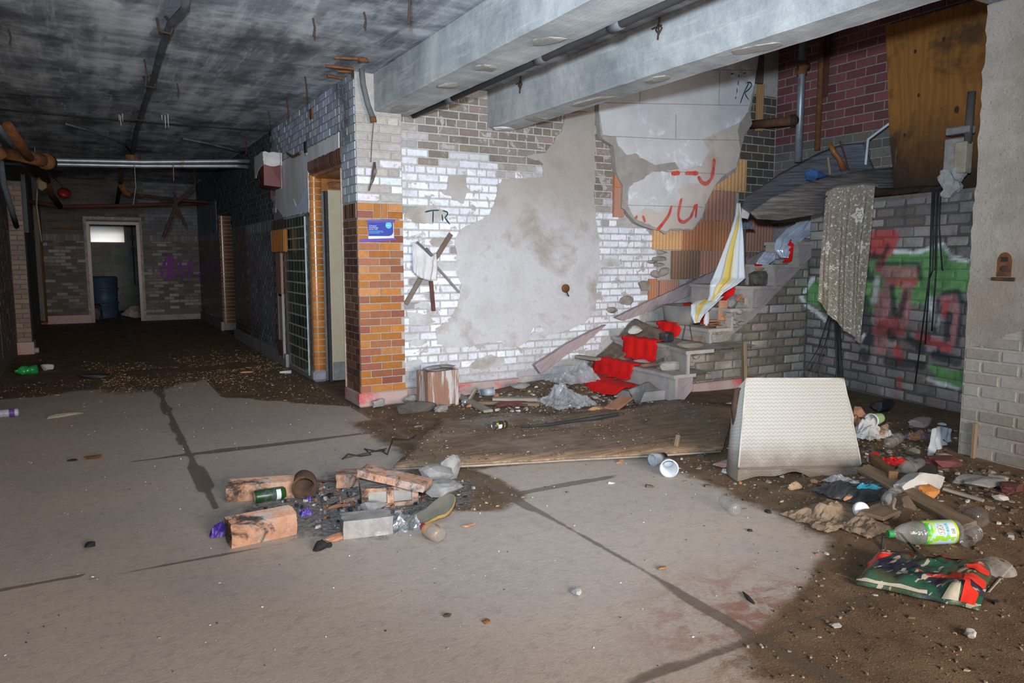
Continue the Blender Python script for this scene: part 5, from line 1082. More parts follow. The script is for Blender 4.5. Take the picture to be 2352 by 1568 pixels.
chunk('grey_stone', 1035, 1098, (.15, .08, .16), SOOTK(), 'upright split stone with pale face right of fire', 'stone', seed=9, rough=.2)
chunk('grey_stone', 1018, 1138, (.26, .14, .1), SOOTK(), 'broad grey stone under the shoe sole', 'stone', seed=12)
chunk('dark_brick', 995, 1190, (.2, .1, .06), cm('dark_brick', (.14, .075, .05), (.1, .06, .045)), 'dark red brick under the front of the shoe sole', 'brick', rz=.1, seed=2, rough=.12)
q = G(700, 1136); t = lying('rusted_tin', q + V((0, 0, .065)), math.radians(75), 'burnt rusty tin with open mouth beside the fire', 'tin')
part(t, 'tin_wall', B().lathe([(.06, .08), (.064, .06), (.064, -.08), (.058, -.08), (.057, .07), (0, .07)], 24, wob=lambda a, z: 1 + .03 * math.sin(3 * a)), cm('burnt_rust', (.09, .045, .025), (.035, .025, .02), c3=(.22, .09, .03), s3=6), True, world=False); part(t, 'rim', B().lathe([(.066, -.08), (.068, -.085), (.058, -.085)], 24), MRUSTD, world=False)
obj('thin_rod', B().tube([G(725, 1115) + V((0, 0, .03)), G(840, 1116) + V((0, 0, .03))], .006, 6), MRUSTD, 'thin rusty rod lying across the ashes', 'rod')
# shoe sole
sh = thing('shoe_sole', G(995, 1172, .06), 'worn shoe sole with yellow welt resting on the fire stones', 'shoe sole')
so = []; 
for i in range(28):
    a = 2 * PI * i / 28; x_ = .15 * math.cos(a); w_ = (.052 if math.cos(a) > 0 else .043) * (1 - .25 * math.exp(-((x_ + .02) / .05) ** 2)); so.append((x_, w_ * math.sin(a) * 1.05 + .01 * math.cos(a * 2)))
M = TR(sh.location, .5, -.28, math.radians(12))
part(sh, 'insole', B().prism([(x * .96, y * .94) for x, y in so], .012, M @ TR((0, 0, .012))), cm('grey_insole', (.13, .125, .10), (.08, .08, .07), rough=.5)); part(sh, 'welt', B().prism(so, .02, M), cm('yellow_welt', (.38, .25, .07), (.24, .15, .05), scale=25))
# fragments
for nm, x, y, d, m, lb, ct in (('clay_chip', 778, 1166, (.12, .06, .02), CLAY(), 'flat orange clay chip among the ashes', 'chip'), ('clay_chip', 776, 1238, (.14, .06, .025), CLAY(), 'orange clay chip in front of the fire', 'chip'), ('clay_chip', 1075, 1209, (.08, .03, .012), CLAY(), 'thin orange chip right of the juice bottle', 'chip'), ('clay_chip', 805, 1150, (.14, .05, .02), SOOTC(), 'sooted clay chip in the middle of ashes', 'chip'),
    ('char_piece', 740, 1262, (.07, .05, .05), cm('charcoal', (.02, .02, .021)), 'black char flake standing in front of the fire', 'char'), ('char_piece', 752, 1258, (.05, .03, .025), cm('charcoal', (.02, .02, .021)), 'smaller char flake beside the standing one', 'char'), ('char_piece', 208, 1256, (.06, .04, .025), cm('charcoal', (.02, .02, .021)), 'lone black flake on the bare floor at left', 'char'), ('char_piece', 908, 1208, (.1, .05, .04), cm('charcoal', (.02, .02, .021)), 'black char lump below the foil', 'char'),
    ('dry_leaf', 216, 1052, (.12, .05, .025), cm('dry_leaf', (.15, .06, .02)), 'curled brown leaf on the floor at left', 'leaf'), ('dry_leaf', 165, 1058, (.07, .04, .012), cm('dark_leaf', (.03, .025, .02)), 'dark flat leaf left of the curled brown one', 'leaf'), ('dry_leaf', 1520, 1306, (.05, .035, .01), cm('tan_leaf', (.28, .15, .07)), 'small tan leaf on bare floor near the joint', 'leaf'), ('dry_leaf', 1118, 1428, (.035, .03, .01), cm('rust_leaf', (.25, .1, .02)), 'tiny rust coloured leaf on the bare front floor', 'leaf'), ('paper_scrap', 1326, 1364, (.06, .05, .02), PAPER(), 'white torn paper scrap on the bare floor', 'paper'), ('dark_splinter', 1718, 1376, (.025, .1, .015), BLACKR(), 'dark splinter lying near the right floor joint', 'splinter'), ('dark_spot_pebble', 1026, 1415, (.035, .025, .012), cm('brown_pebble', (.07, .05, .03)), 'brown pebble on the bare front floor', 'pebble')):
    chunk(nm, x, y, d, m, lb, ct, rz=-.4 if nm == 'dark_splinter' else .2, rough=.5)
MPUR = cm('purple_plastic', (.05, .02, .22), (.07, .03, .3), rough=.4)
for x, y, s, sd, lb in ((508, 1228, .1, 1, 'purple plastic ribbon left of the fire'), (703, 1182, .06, 2, 'purple plastic ribbon on the edge of the ashes'), (709, 1148, .035, 3, 'tiny purple ribbon near the rusted tin')): rag('purple_ribbon', G(x, y), (s, s * .7, s * .8), MPUR, lb, 'ribbon', sd, folds=6, n=14)
rag('foil_scrap', G(925, 1205), (.16, .2, .07), cm('crumpled_foil', (.5, .52, .54), (.2, .2, .2), scale=20, rough=.3, metal=.6), 'crumpled silver foil between shoe sole and front block', 'foil', 3)
cb_ = [(786, 1057), (800, 1053), (828, 1050), (852, 1046), (838, 1041), (862, 1038), (884, 1037), (872, 1043), (890, 1046), (893, 1036), (903, 1026), (918, 1020), (940, 1021), (957, 1016)]
obj('black_cable', B().tube([G(x, y) + V((0, 0, .008 + .025 * (k % 3 == 1) + .03 * (k > 9))) for k, (x, y) in enumerate(cb_)], .0055, 6), BLACKR(), 'tangled black cable at the corner of the floor plywood', 'cable'); part(bpy.data.objects['black_cable'], 'cable_end', B().tube([G(790, 1055) + V((0, 0, .01)), G(850, 1048) + V((0, 0, .03)), G(888, 1039) + V((0, 0, .03))], .004, 5), BLACKR())
# ---- foot of the white wall
hblock(1006, 930, .33, .2, .33, math.radians(8), cm('lime_streaked_clay', (.30, .17, .12), (.23, .13, .09), scale=10, st=(6, 6, .6), c3=(.48, .45, .45), s3=2.5, t3=(.5, .6)), 'large upright clay block against the white wall', seed=13, ribs=False)
t = thing('slate_pieces', G(1006, 930) + V((0, 0, .325)), 'grey slate pieces on top of the upright clay block', 'slate')
for k, (x, y, d, a) in enumerate(((0, 0, (.36, .22, .02), .1), (-.05, .02, (.2, .1, .03), .4), (.08, .03, (.18, .09, .03), -.5))): part(t, 'slate', B().rock((x, y, .012 + .022 * (k > 0)), d, k + 3, .12, TR((0, 0, 0), rz=a)), CONC(), world=False)
chunk('dark_log', 960, 945, (.36, .12, .1), cm('rotten_wood', (.06, .05, .045), (.1, .085, .075)), 'rotten dark timber lump left of the upright clay block', 'timber', rz=-.1)
chunk('grey_brick', 1014, 944, (.15, .07, .06), CONC(), 'small pale brick in front of the upright clay block', 'brick', rz=.5, rough=.1); chunk('grey_brick', 942, 928, (.16, .1, .1), SOOTK(), 'dark grey brick against the pillar plinth', 'brick', rough=.12); chunk('grey_stone', 868, 936, (.12, .1, .1), CONC(), 'grey stone at the foot of the pillar', 'stone'); chunk('grey_stone', 1040, 925, (.14, .1, .12), CONC(), 'grey stone right of the upright clay block', 'stone')
plank('plank', G(1052, 908, .04), G(1122, 944, .02), .09, .025, GWOOD(), 'grey plank end pointing towards the viewer by clay block'); plank('plank', G(1078, 918, .03), G(1094, 892, .14), .07, .02, GWOOD(), 'short plank propped up behind the crossed plank'); plank('plank', G(1132, 916, .04), G(1235, 916, .03), .1, .03, GWOOD(), 'pale plank lying along the wall below the cup'); plank('plank', G(1100, 924, .02), G(1240, 928, .02), .07, .03, WOOD(), 'brown plank in front of the pale one')
for nm, x, y, d, m, lb, ct in (('foil_ball', 1068, 930, (.07, .06, .06), cm('crumpled_foil', (.5, .52, .54)), 'silver foil ball under the crossed planks', 'foil'), ('clay_chip', 1080, 936, (.1, .05, .04), CLAY(), 'orange clay chip under the crossed planks', 'chip'), ('broken_tile', 1155, 934, (.14, .1, .05), cm('oxblood', (.16, .05, .045), (.1, .045, .04)), 'dark red broken tile before the brown plank', 'tile'), ('broken_tile', 1188, 932, (.2, .12, .06), cm('oxblood', (.16, .05, .045)), 'larger dark red tile next to the broken one', 'tile'), ('clay_chip', 1200, 872, (.12, .04, .05), CLAY(), 'orange clay wedge at the end of the red skirting', 'chip'), ('clay_chip', 1245, 868, (.2, .06, .03), CLAY(), 'long orange clay splinter on the dirt by the stairs', 'chip'), ('grey_stone', 1195, 892, (.2, .12, .06), CONC(), 'flat grey stone half buried near the skirting', 'stone'), ('grey_stone', 1290, 938, (.2, .08, .03), CONC(), 'flat pale stone in front of the clear plastic', 'stone'), ('clay_chip', 1370, 944, (.2, .09, .05), cm('buff_clay', (.5, .28, .12), (.4, .22, .1)), 'buff clay fragment below the red carpet', 'chip'), ('white_pebble', 1330, 938, (.04, .04, .03), PAPER(), 'white pebble right of the flat pale stone', 'pebble'), ('white_pebble', 1108, 958, (.05, .04, .03), CONC(), 'grey pebble at the back of the plywood', 'pebble')):
    chunk(nm, x, y, d, m, lb, ct, rough=.3)
plank('clay_plate', G(1402, 940, .02), G(1440, 912, .08), .14, .02, CLAY(), 'orange clay plate leaning below the red carpet', 'clay plate'); 
floor_sheet('stone_slab', [(1462, 930, .02), (1524, 904, .05)], [(1450, 898, .18), (1492, 878, .2)], CONC(), 'grey stone slab leaning against the lowest step', 'slab', .03, 3, 3)
rag('plastic_sheet', G(1295, 925), (.42, .5, .2), FILM(), 'crumpled clear plastic heap before the lowest step', 'plastic sheet', 5, folds=4); rag('plastic_sheet', G(1330, 885) + V((0, .1, .03)), (.45, .35, .2), FILM(), 'clear plastic sheet beside the red carpet edge', 'plastic sheet', 8, folds=3)
# ------------------------------------------------------------------ things on the stairs
def onstep(k, x, dz=0.0):      # column x of the picture, on tread k: returns P at that height
    return lambda y: P(x, y, zs[k] + dz)
def SP(k, x, y, dz=0):
    if k < 2: return P(x, y, zs[k] + dz)
    q = PY(x, y, 5.64); return V((q.x, q.y, zs[k] + dz))
def sc(name, k, x, y, d, m, label, cat, rough=.3, seed=None, rz=0, n=1, dz=0): return chunk(name, x, y, d, m, label, cat, rz, seed, rough, n, Z=SP(k, x, y, dz))
sc('concrete_brick', 0, 1543, 850, (.26, .1, .1), cm('buff_concrete', (.34, .31, .27), (.27, .24, .21)), 'buff concrete brick on the second lowest tread', 'brick', .08, rz=-.25)
sc('concrete_brick', 1, 1585, 800, (.3, .14, .09), cm('brown_concrete', (.20, .17, .135)), 'brown concrete brick with wire on the third tread', 'brick', .12, rz=-.2); obj('wire_loop', B().tube([PY(1574, 746, 5.5), PY(1566, 780, 5.5), P(1590, 782, zs[1] + .1), PY(1584, 748, 5.5)], .004, 5), BLACKR(), 'thin black wire hanging from the tread to the brown brick', 'wire')
sc('charred_cube', 1, 1530, 785, (.13, .12, .12), cm('charred_plastic', (.02, .02, .022), (.06, .06, .065), rough=.4), 'black charred cube at the edge of red carpet', 'cube', .1)
sc('plastic_tub', 0, 1408, 814, (.16, .12, .13), cm('milky_plastic', (.45, .47, .48), (.36, .37, .37), rough=.3), 'milky square plastic tub left of red carpet', 'tub', .08)
sc('white_stone', 1, 1456, 767, (.15, .1, .1), PAPER(), 'rough white stone on the dirty stair treads', 'stone', .4, dz=.08)
sc('clay_plate', 0, 1500, 840, (.3, .12, .03), CLAY(), 'flat orange clay plate on the second tread', 'clay plate', .15, dz=.01); sc('mortar_scrap', 0, 1480, 832, (.26, .16, .03), PAPER(), 'pale mortar scrap beside the flat clay plate', 'mortar', .25, dz=.01)
plank('wood_strip', P(1325, 818, .31), P(1375, 825, .31), .08, .03, GWOOD(), 'short grey wood strip at the left end of a tread')
t = thing('concrete_basin', PY(1566, 722, 6.1), 'round grey concrete basin full of dirt on the stairs', 'basin'); t.location.z = zs[2]
part(t, 'basin_wall', B().lathe([(.14, 0), (.19, .05), (.21, .2), (.185, .205), (.17, .15), (0, .15)], 28), cm('basin_concrete', (.26, .24, .22), (.18, .165, .15), scale=8, st=(1, 1, .3)), True, world=False); part(t, 'soil', B().lathe([(.18, .15), (.1, .19), (0, .185)], 20), MDIRT, True, world=False)
sc('grey_stone', 3, 1683, 700, (.17, .11, .15), CONC(), 'pale rough stone leaning on the upper risers', 'stone', .25, seed=7); sc('white_stone', 2, 1622, 742, (.06, .05, .2), cm('chalk', (.66, .67, .68)), 'white chalky sliver standing on the middle tread', 'stone', .3, seed=2)
for k, (x, y, w_, a, nm) in enumerate(((1648, 735, .32, 0, 'lowest of the three clay plates stacked on the middle tread'), (1645, 728, .28, .2, 'middle of the three clay plates stacked on the middle tread'), (1652, 720, .24, -.1, 'uppermost of the three clay plates stacked on the middle tread'))):
    chunk('clay_plate', x, y, (w_, .12, .025), CLAY(), nm, 'clay plate', a, 30 + k, .12, Z=SP(2, 1646, 738) + V((0, 0, .028 * k)))
plank('clay_plate', PY(1658, 736, 5.58), PY(1662, 690, 5.62), .09, .02, CLAY(), 'narrow clay plate standing on edge on the middle tread', 'clay plate'); plank('clay_plate', PY(1700, 692, 5.6), PY(1712, 668, 5.62), .16, .02, CLAY(), 'clay plate leaning on the riser under the yellow plastic', 'clay plate'); plank('clay_plate', PY(1690, 690, 5.56), PY(1702, 676, 5.56), .05, .02, CLAY(), 'small clay strip leaning beside the pale rough stone', 'clay plate')
sc('burnt_block', 4, 1746, 651, (.27, .15, .17), cm('burnt_block', (.05, .045, .04), (.13, .12, .1), scale=12, c3=(.02, .02, .02)), 'blackened block under the orange chip on the upper stairs', 'block', .08); chunk('clay_chip', 1748, 618, (.14, .06, .03), CLAY(), 'orange clay chip on top of the blackened block', 'chip', .1, Z=SP(4, 1746, 651) + V((0, .0, .165)))
sc('grey_brick', 5, 1798, 600, (.27, .1, .07), CONC(), 'long grey brick on the upper tread', 'brick', .06); sc('grey_brick', 6, 1850, 552, (.24, .1, .05), cm('mauve_brick', (.28, .24, .23)), 'mauve grey brick on the tread near the lace curtain', 'brick', .06); sc('clay_chip', 6, 1843, 540, (.07, .03, .06), cm('buff_clay', (.5, .28, .12)), 'buff chip standing on the mauve brick', 'chip', .2, dz=.05)
# post with hanging plastic
pq = SP(4, 1716, 650); top = V((pq.x, pq.y + .1, PY(1704, 495, pq.y).z))
plank('burnt_post', pq + V((0, .08, 0)), top, .06, .05, cm('burnt_post', (.05, .045, .05), (.09, .075, .07), scale=6, st=(1, 8, 8)), 'burnt dark post standing on the stairs', 'post')
n = NT('yellow_white_plastic'); u_ = n.new('ShaderNodeUVMap').outputs[0]; ux = n.xyz(u_); f_ = n.math('ADD', ux[0], n.math('MULTIPLY', n.math('SUBTRACT', n.noise(n.map(u_, (5, 2.2, 1)), 1, 3, .5), .5), .45))
c = n.ramp(f_, [(.16, (.58, .62, .66)), (.27, (.56, .5, .28)), (.36, (.62, .46, .10)), (.52, (.58, .43, .10)), (.6, (.60, .56, .4)), (.7, (.58, .63, .68))]); n.bump(n.noise(n.map(u_, (22, 3, 1)), 1, 4, .6), .6, .02); MYEL = n.out(c, .35, 0, .6)
def drape(name, rows, m, label, cat, sub=8, fold=.02, th=.004, Ys=None):
    b = B(); G_ = [[PY(x, y, Y) for x, y, Y in r] for r in rows]; nr = len(G_)
    def g(s, t):
        k = t * (nr - 1); i = min(int(k), nr - 2); f = k - i
        def at(r):
            kk = s * (len(r) - 1); j = min(int(kk), len(r) - 2); return r[j].lerp(r[j + 1], kk - j)
        q = at(G_[i]).lerp(at(G_[i + 1]), f); return q + V((0, fold * math.sin(s * 22 + t * 3) * (.3 + t) + fold * nz(s * 6, t * 4, 1), 0))
    b.grid(g, 28, sub * (nr - 1)); o = obj(name, b, m, label, cat, smooth=True); uvm(o, 28, sub * (nr - 1)); q = o.modifiers.new('thickness', 'SOLIDIFY'); q.thickness = th; return o
drape('hanging_plastic', [[(1692, 466, 5.6), (1700, 466, 5.6)], [(1690, 492, 5.6), (1704, 495, 5.6)], [(1680, 530, 5.58), (1704, 530, 5.58)], [(1658, 590, 5.55), (1706, 590, 5.55)], [(1640, 640, 5.52), (1708, 638, 5.52)], [(1634, 655, 5.5), (1692, 652, 5.5)], [(1630, 680, 5.55), (1660, 672, 5.52)], [(1624, 690, 5.6), (1640, 692, 5.6)]], MYEL, 'yellow and white plastic sheet hanging from the burnt post', 'plastic sheet')
drape('plastic_tail', [[(1600, 690, 5.62), (1664, 680, 5.62)], [(1588, 700, 5.55), (1640, 700, 5.55)], [(1590, 725, 5.5), (1615, 722, 5.5)], [(1594, 742, 5.48), (1604, 740, 5.48)]], MYEL, 'twisted yellowish plastic end lying over the middle step', 'plastic sheet', fold=.012)
rag('blue_mesh', top + V((.02, -.06, -.14)), (.12, .1, .1), cm('blue_grey_mesh', (.08, .09, .14), (.14, .15, .2), scale=30), 'ragged blue grey netting tied round the burnt post', 'netting', 4)
MFOIL = cm('silver_film', (.62, .68, .78), (.45, .5, .6), scale=5, rough=.25, metal=.3)
drape('silver_film', [[(1840, 507, 5.62), (1876, 503, 5.6)], [(1808, 525, 5.6), (1876, 530, 5.58)], [(1786, 550, 5.58), (1846, 546, 5.56)], [(1783, 575, 5.56), (1818, 570, 5.55)], [(1792, 592, 5.55), (1806, 592, 5.54)]], MFOIL, 'silvery plastic film draped over the upper steps', 'plastic film', fold=.02); drape('silver_film', [[(1755, 578, 5.6), (1784, 580, 5.6)], [(1746, 592, 5.58), (1778, 596, 5.58)], [(1736, 606, 5.56), (1762, 608, 5.56)]], MFOIL, 'small silvery film scrap on a lower tread', 'plastic film', fold=.01)
part(bpy.data.objects['carpet_runner'], 'carpet_strip', B().rbox(SP(5, 1742, 605), (.1, .04, .03), .01), MCARP)
# ------------------------------------------------------------------ lace curtain and cables
n = NT('lace'); u_ = n.new('ShaderNodeUVMap').outputs[0]; s_ = n.map(u_, (2.7, 5.6, 1))
vo = n.new('ShaderNodeTexVoronoi'); n.set(vo.inputs['Vector'], s_); vo.inputs['Scale'].default_value = 1.0; d_ = vo.outputs['Distance']
dv = n.new('ShaderNodeVectorMath'); dv.operation = 'SUBTRACT'; n.set(dv.inputs[0], s_); n.set(dv.inputs[1], vo.outputs['Position']); dx = n.xyz(dv.outputs[0]); th_ = n.math('ARCTAN2', dx[1], dx[0])
rp_ = n.math('ADD', .27, n.math('MULTIPLY', n.math('COSINE', n.math('MULTIPLY', th_, 6.0)), .05)); fl_ = n.math('LESS_THAN', d_, rp_); cut_ = n.math('GREATER_THAN', n.math('ABSOLUTE', n.math('SUBTRACT', n.math('MULTIPLY', rp_, .55), d_)), .022)
w1 = n.noise(n.map(u_, (10, 19, 1)), 1, 2, .5, 1.4); curl = n.math('LESS_THAN', n.math('ABSOLUTE', n.math('SUBTRACT', w1, .5)), .010); leaf = n.math('GREATER_THAN', n.noise(n.map(u_, (26, 48, 1)), 1, 1, .4), .66)
patt = n.math('MAXIMUM', n.math('MULTIPLY', fl_, cut_), n.math('MAXIMUM', curl, leaf))
c = n.mix(patt, (.27, .22, .17), (.60, .56, .49)); c = n.mix(n.rng(n.noise(n.pos(), 3, 6, .7), .45, .7, 0, .4), c, (.20, .16, .12)); n.bump(patt, .5, .004)
MLACE = n.out(c, .9, 0, .2, n.math('ADD', .80, n.math('MULTIPLY', patt, .2)))
cu = B(); L0 = [(2003, 428, 4.35), (1985, 424, 4.4), (1940, 432, 4.5), (1905, 440, 4.58)]
top_ = [PY(x, y, Y) for x, y, Y in ((1897, 442, 4.62), (1915, 432, 4.57), (1950, 428, 4.48), (1985, 424, 4.4), (2010, 428, 4.32))]; bot_ = [PY(x, y, Y) for x, y, Y in ((1878, 690, 4.3), (1905, 722, 4.28), (1935, 755, 4.24), (1960, 772, 4.2), (1974, 788, 4.18))]; mid_ = [PY(x, y, Y) for x, y, Y in ((1882, 600, 4.38), (1910, 600, 4.34), (1940, 600, 4.29), (1965, 600, 4.25), (1992, 600, 4.2))]
def lace(s, t):
    def at(r): k = s * 4; i = min(int(k), 3); return r[i].lerp(r[i + 1], k - i)
    q = at(top_).lerp(at(mid_), t * 2) if t < .5 else at(mid_).lerp(at(bot_), t * 2 - 1)
    f = (.028 * math.sin(s * 19 + .8 * math.sin(t * 3)) + .012 * math.sin(s * 41)) * min(1, t * 4); return q + V((-.5, -.86, 0)) * f
cu.grid(lace, 60, 60); o = obj('lace_curtain', cu, MLACE, 'floral beige lace curtain hanging from the landing edge', 'curtain', smooth=True); uvm(o, 60, 60)
tp = [PY(1950, 428, 4.36), PY(1995, 424, 4.26)]; b = B(); b.grid(lambda s, t: lace(s, 0).lerp(lace(s, 0) + V((.25, .14, .015)), t) + V((0, 0, .03 * math.sin(t * PI))), 20, 4); part(o, 'folded_top', b, cm('pale_lace_fold', (.42, .39, .35), (.33, .3, .26)), True)
def cables(name, groups, label, r=.007, m=None, cat='cables'):
    t = thing(name, groups[0][0], label, cat)
    for g in groups: part(t, 'cable', B().tube(g, r, 5), m or BLACKR(), True)
    return t
cables('hanging_cables', [[PG(x0, 432, .07), PG(x0 - 4, 520, .04), PG(x1, 620, .03), PG(x2, y2, .03)] for x0, x1, x2, y2 in ((2142, 2136, 2125, 790), (2148, 2142, 2134, 640), (2153, 2148, 2150, 610), (2156, 2150, 2140, 760), (2161, 2164, 2166, 620), (2144, 2136, 2102, 880))], 'bunch of black cables hanging down the graffiti wall')
cables('cable_bundle', [[PY(x0, 700, 4.5), PY(x1, 790, 4.45), PY(x2, 870, 4.35), P(x2, 930)] for x0, x1, x2 in ((1918, 1922, 1926), (1922, 1924, 1921), (1926, 1930, 1934), (1920, 1928, 1930), (1915, 1920, 1924))], 'thick black cable bundle below the lace curtain', .009)
cables('slack_cables', [[PY(1905, 720, 4.5), PY(1880, 800, 4.42), PY(1838, 868, 4.3)], [PY(1910, 725, 4.5), PY(1895, 790, 4.4), PY(1866, 862, 4.3)]], 'two slanting black cables left of the cable bundle', .005)
obj('curtain_wire', B().tube([PY(1890, 500, 4.6), PY(1893, 455, 4.58), PY(1900, 450, 4.55)], .006, 5), BLACKR(), 'bent black wire holding the curtain at its left edge', 'wire')
# ------------------------------------------------------------------ trash on the right
T_ = lambda *a, **k: chunk(*a, **k)
for a in (('clay_chunk', 1972, 958, (.12, .1, .1), CLAY(), 'orange clay chunk right of the cushion top', 'chunk'), ('clay_chunk', 1962, 985, (.1, .08, .14), CLAY(), 'orange brick half hidden behind the cushion', 'chunk'), ('clay_chunk', 2025, 998, (.18, .08, .08), SOOTC(), 'brown clay piece under the grey bag', 'chunk'), ('black_bag', 2022, 945, (.24, .16, .12), BLACKR(), 'black plastic bag by the graffiti wall foot', 'bag'),
    ('clay_chunk', 2138, 1146, (.12, .09, .08), cm('bright_clay', (.5, .2, .05)), 'rounded orange clay lump behind the long plank', 'chunk'), ('plaster_chunk', 2110, 1130, (.36, .18, .14), cm('white_plaster', (.50, .48, .45), (.36, .34, .32), scale=6, c3=(.2, .17, .14)), 'broken white plaster slab behind the long plank', 'plaster'), ('black_bag', 2120, 1098, (.22, .14, .1), BLACKR(), 'black bag beside the dusty clear bottle', 'bag'), ('clay_chunk', 1972, 1143, (.26, .06, .04), CLAY(), 'flat orange brick by the white jar lid', 'chunk'), ('brown_block', 2080, 1185, (.16, .1, .12), cm('brown_block', (.12, .085, .06)), 'dark brown block left of the long plank', 'block'), ('brown_block', 2052, 1182, (.1, .08, .12), CARDB(), 'tan block next to the dark brown one', 'block'),
    ('stone_slab', 2245, 1112, (.34, .2, .05), CONC(), 'flat grey stone at the foot of the near wall', 'stone'), ('stone_slab', 2290, 1108, (.12, .12, .05), CONC(), 'small flat stone right of the larger flat one', 'stone'), ('red_brick', 2175, 1078, (.24, .14, .1), cm('oxblood', (.16, .05, .045)), 'dark red brick against the near wall corner', 'brick'), ('red_brick', 2325, 1128, (.2, .12, .06), cm('oxblood', (.16, .05, .045)), 'dark red brick lying right of the flat stones', 'brick'), ('pink_skirting', 2120, 975, (.34, .1, .06), MPLINTH, 'broken pink skirting block below the graffiti', 'skirting block'),
    ('clay_chunk', 1605, 1000, (.12, .05, .03), CLAY(), 'orange clay piece on the right end of the plywood', 'chunk'), ('clay_chunk', 1425, 1062, (.07, .03, .02), CLAY(), 'small orange chip before the plywood edge', 'chip'), ('tan_stone', 1828, 1122, (.09, .06, .05), cm('tan_stone', (.36, .25, .15)), 'tan stone in front of the cushion', 'stone'), ('pink_stone', 1665, 1068, (.2, .1, .02), MPLINTH, 'flat pinkish stone left of the cushion foot', 'stone'), ('white_shard', 2230, 1462, (.06, .04, .02), PAPER(), 'white plastic shard on the dirt at bottom right', 'shard'), ('white_shard', 1918, 1440, (.05, .04, .015), PAPER(), 'white scrap on dirt below the green bag', 'scrap')):
    chunk(*a, rough=.35, n=2, rz=U(-.4, .4))
rag('grey_bag', G(1992, 1000), (.3, .24, .14), PAPER(), 'grey plastic bag right of the cushion', 'bag', 11); rag('wrapper', G(2110, 1003), (.26, .12, .05), cm('wrapper', (.45, .25, .05), (.12, .05, .25), scale=9, rough=.4, bump=.1), 'yellow and purple snack wrapper in the trash', 'wrapper', 12)
drape('silver_paper', [[(2140, 985, 2.98), (2158, 978, 3.02), (2186, 985, 3.02)], [(2138, 1010, 2.94), (2160, 1008, 2.97), (2180, 1006, 3.0)], [(2136, 1034, 2.9), (2162, 1036, 2.93), (2190, 1038, 2.96)], [(2128, 1056, 2.84), (2158, 1062, 2.84), (2188, 1060, 2.86)]], cm('silver_paper', (.52, .56, .60), (.40, .43, .46), scale=5, rough=.45), 'crumpled silvery paper standing against the near wall', 'paper', fold=.012); rag('brown_cardboard', G(1905, 1185), (.42, .3, .08), CARDB(), 'torn wet cardboard in front of the trash heap', 'cardboard', 15, folds=4); rag('brown_cardboard', G(1985, 1212), (.22, .2, .07), CARDB(), 'pale curled cardboard flap left of the large bottle', 'cardboard', 18, folds=3); rag('black_sheet', G(1985, 1125), (.55, .3, .07), cm('burnt_sheet', (.02, .023, .03), (.05, .05, .055), scale=8, rough=.5), 'burnt black plastic sheet right of the cushion foot', 'plastic sheet', 16)
rag('blue_film', G(1985, 1136) + V((0, 0, .03)), (.2, .06, .04), cm('teal_film', (.03, .25, .36), rough=.3), 'teal plastic strip on the burnt black sheet', 'plastic strip', 19); rag('clear_bag', G(1945, 1112), (.12, .25, .06), FILM(), 'twisted clear bag below the cushion corner', 'bag', 21)
can(2005, 1062, math.radians(25), cm('red_can_paint', (.6, .04, .04), rough=.35), 'red and silver drink can right of the cushion corner', dz=.02); rag('red_cloth', G(2050, 1064), (.24, .1, .06), cm('red_plastic', (.6, .02, .02), rough=.4), 'bright red plastic scrap beside the red can', 'scrap', 22)
plank('long_plank', G(1982, 1075, .07), G(2228, 1208, .03), .085, .03, WOOD(), 'long brown plank lying across the trash', roll=.3); plank('short_stick', G(2005, 1052, .08), G(2052, 1092, .08), .05, .05, cm('rusty_wood', (.17, .09, .04)), 'short brown stick crossing behind the long plank', 'stick'); plank('broken_board', G(2000, 1185, .05), G(2058, 1160, .03), .13, .02, WOOD(), 'broken brown board left of the long plank', 'board'); plank('lath', G(2165, 1122, .03), G(2260, 1150, .02), .03, .015, GWOOD(), 'thin grey lath at the foot of the near wall', 'lath')
t = thing('jar_lid', G(1980, 1170, .05), 'round white jar lid standing in the cardboard', 'lid', rot=(PI / 2 - .5, 0, -.5)); part(t, 'disc', B().lathe([(0, .004), (.036, .004), (.04, 0), (.04, -.012)], 24), cm('white_lid', (.62, .66, .72), (.45, .46, .5), scale=30, rough=.4), world=False); part(t, 'rim', B().lathe([(.04, -.012), (.042, -.014), (.038, -.016)], 24), cm('white_lid2', (.55, .58, .62)), world=False)
cl = clearm('lid_plastic', (.6, .58, .55), .35); t = thing('dome_cover', G(2292, 1310), 'clear plastic dome lid right of the green bag', 'dome', rot=(.25, 0, .4)); part(t, 'dome', B().lathe([(.012, .05), (.035, .048), (.06, .03), (.075, .006), (.085, .004), (.085, 0)], 28), cl, True, world=False)
chunk('black_jar', 2238, 1205, (.11, .09, .09), clearm('smoky', (.12, .1, .09), .8), 'smoky round jar behind the long plank tip', 'jar', n=2, rough=.1, smooth=True)
obj('black_wire', B().tube([G(2026, 1262), G(2027, 1242) + V((0, 0, .02)), G(2065, 1246) + V((0, 0, .05)), G(2108, 1270), G(2070, 1274) + V((0, 0, .01)), G(2040, 1268), G(2032, 1278)], .006, 6), BLACKR(), 'bent black wire behind the green bag', 'wire', smooth=True); obj('thin_twig', B().tube([G(2270, 1360), G(2300, 1325), G(2325, 1298)], .005, 5), GWOOD(), 'thin grey twig right of the green bag', 'twig'); obj('thin_twig', B().tube([G(1920, 1318), G(1950, 1328), G(1968, 1336)], .005, 5), WOOD(), 'thin brown twig left of the green bag', 'twig')
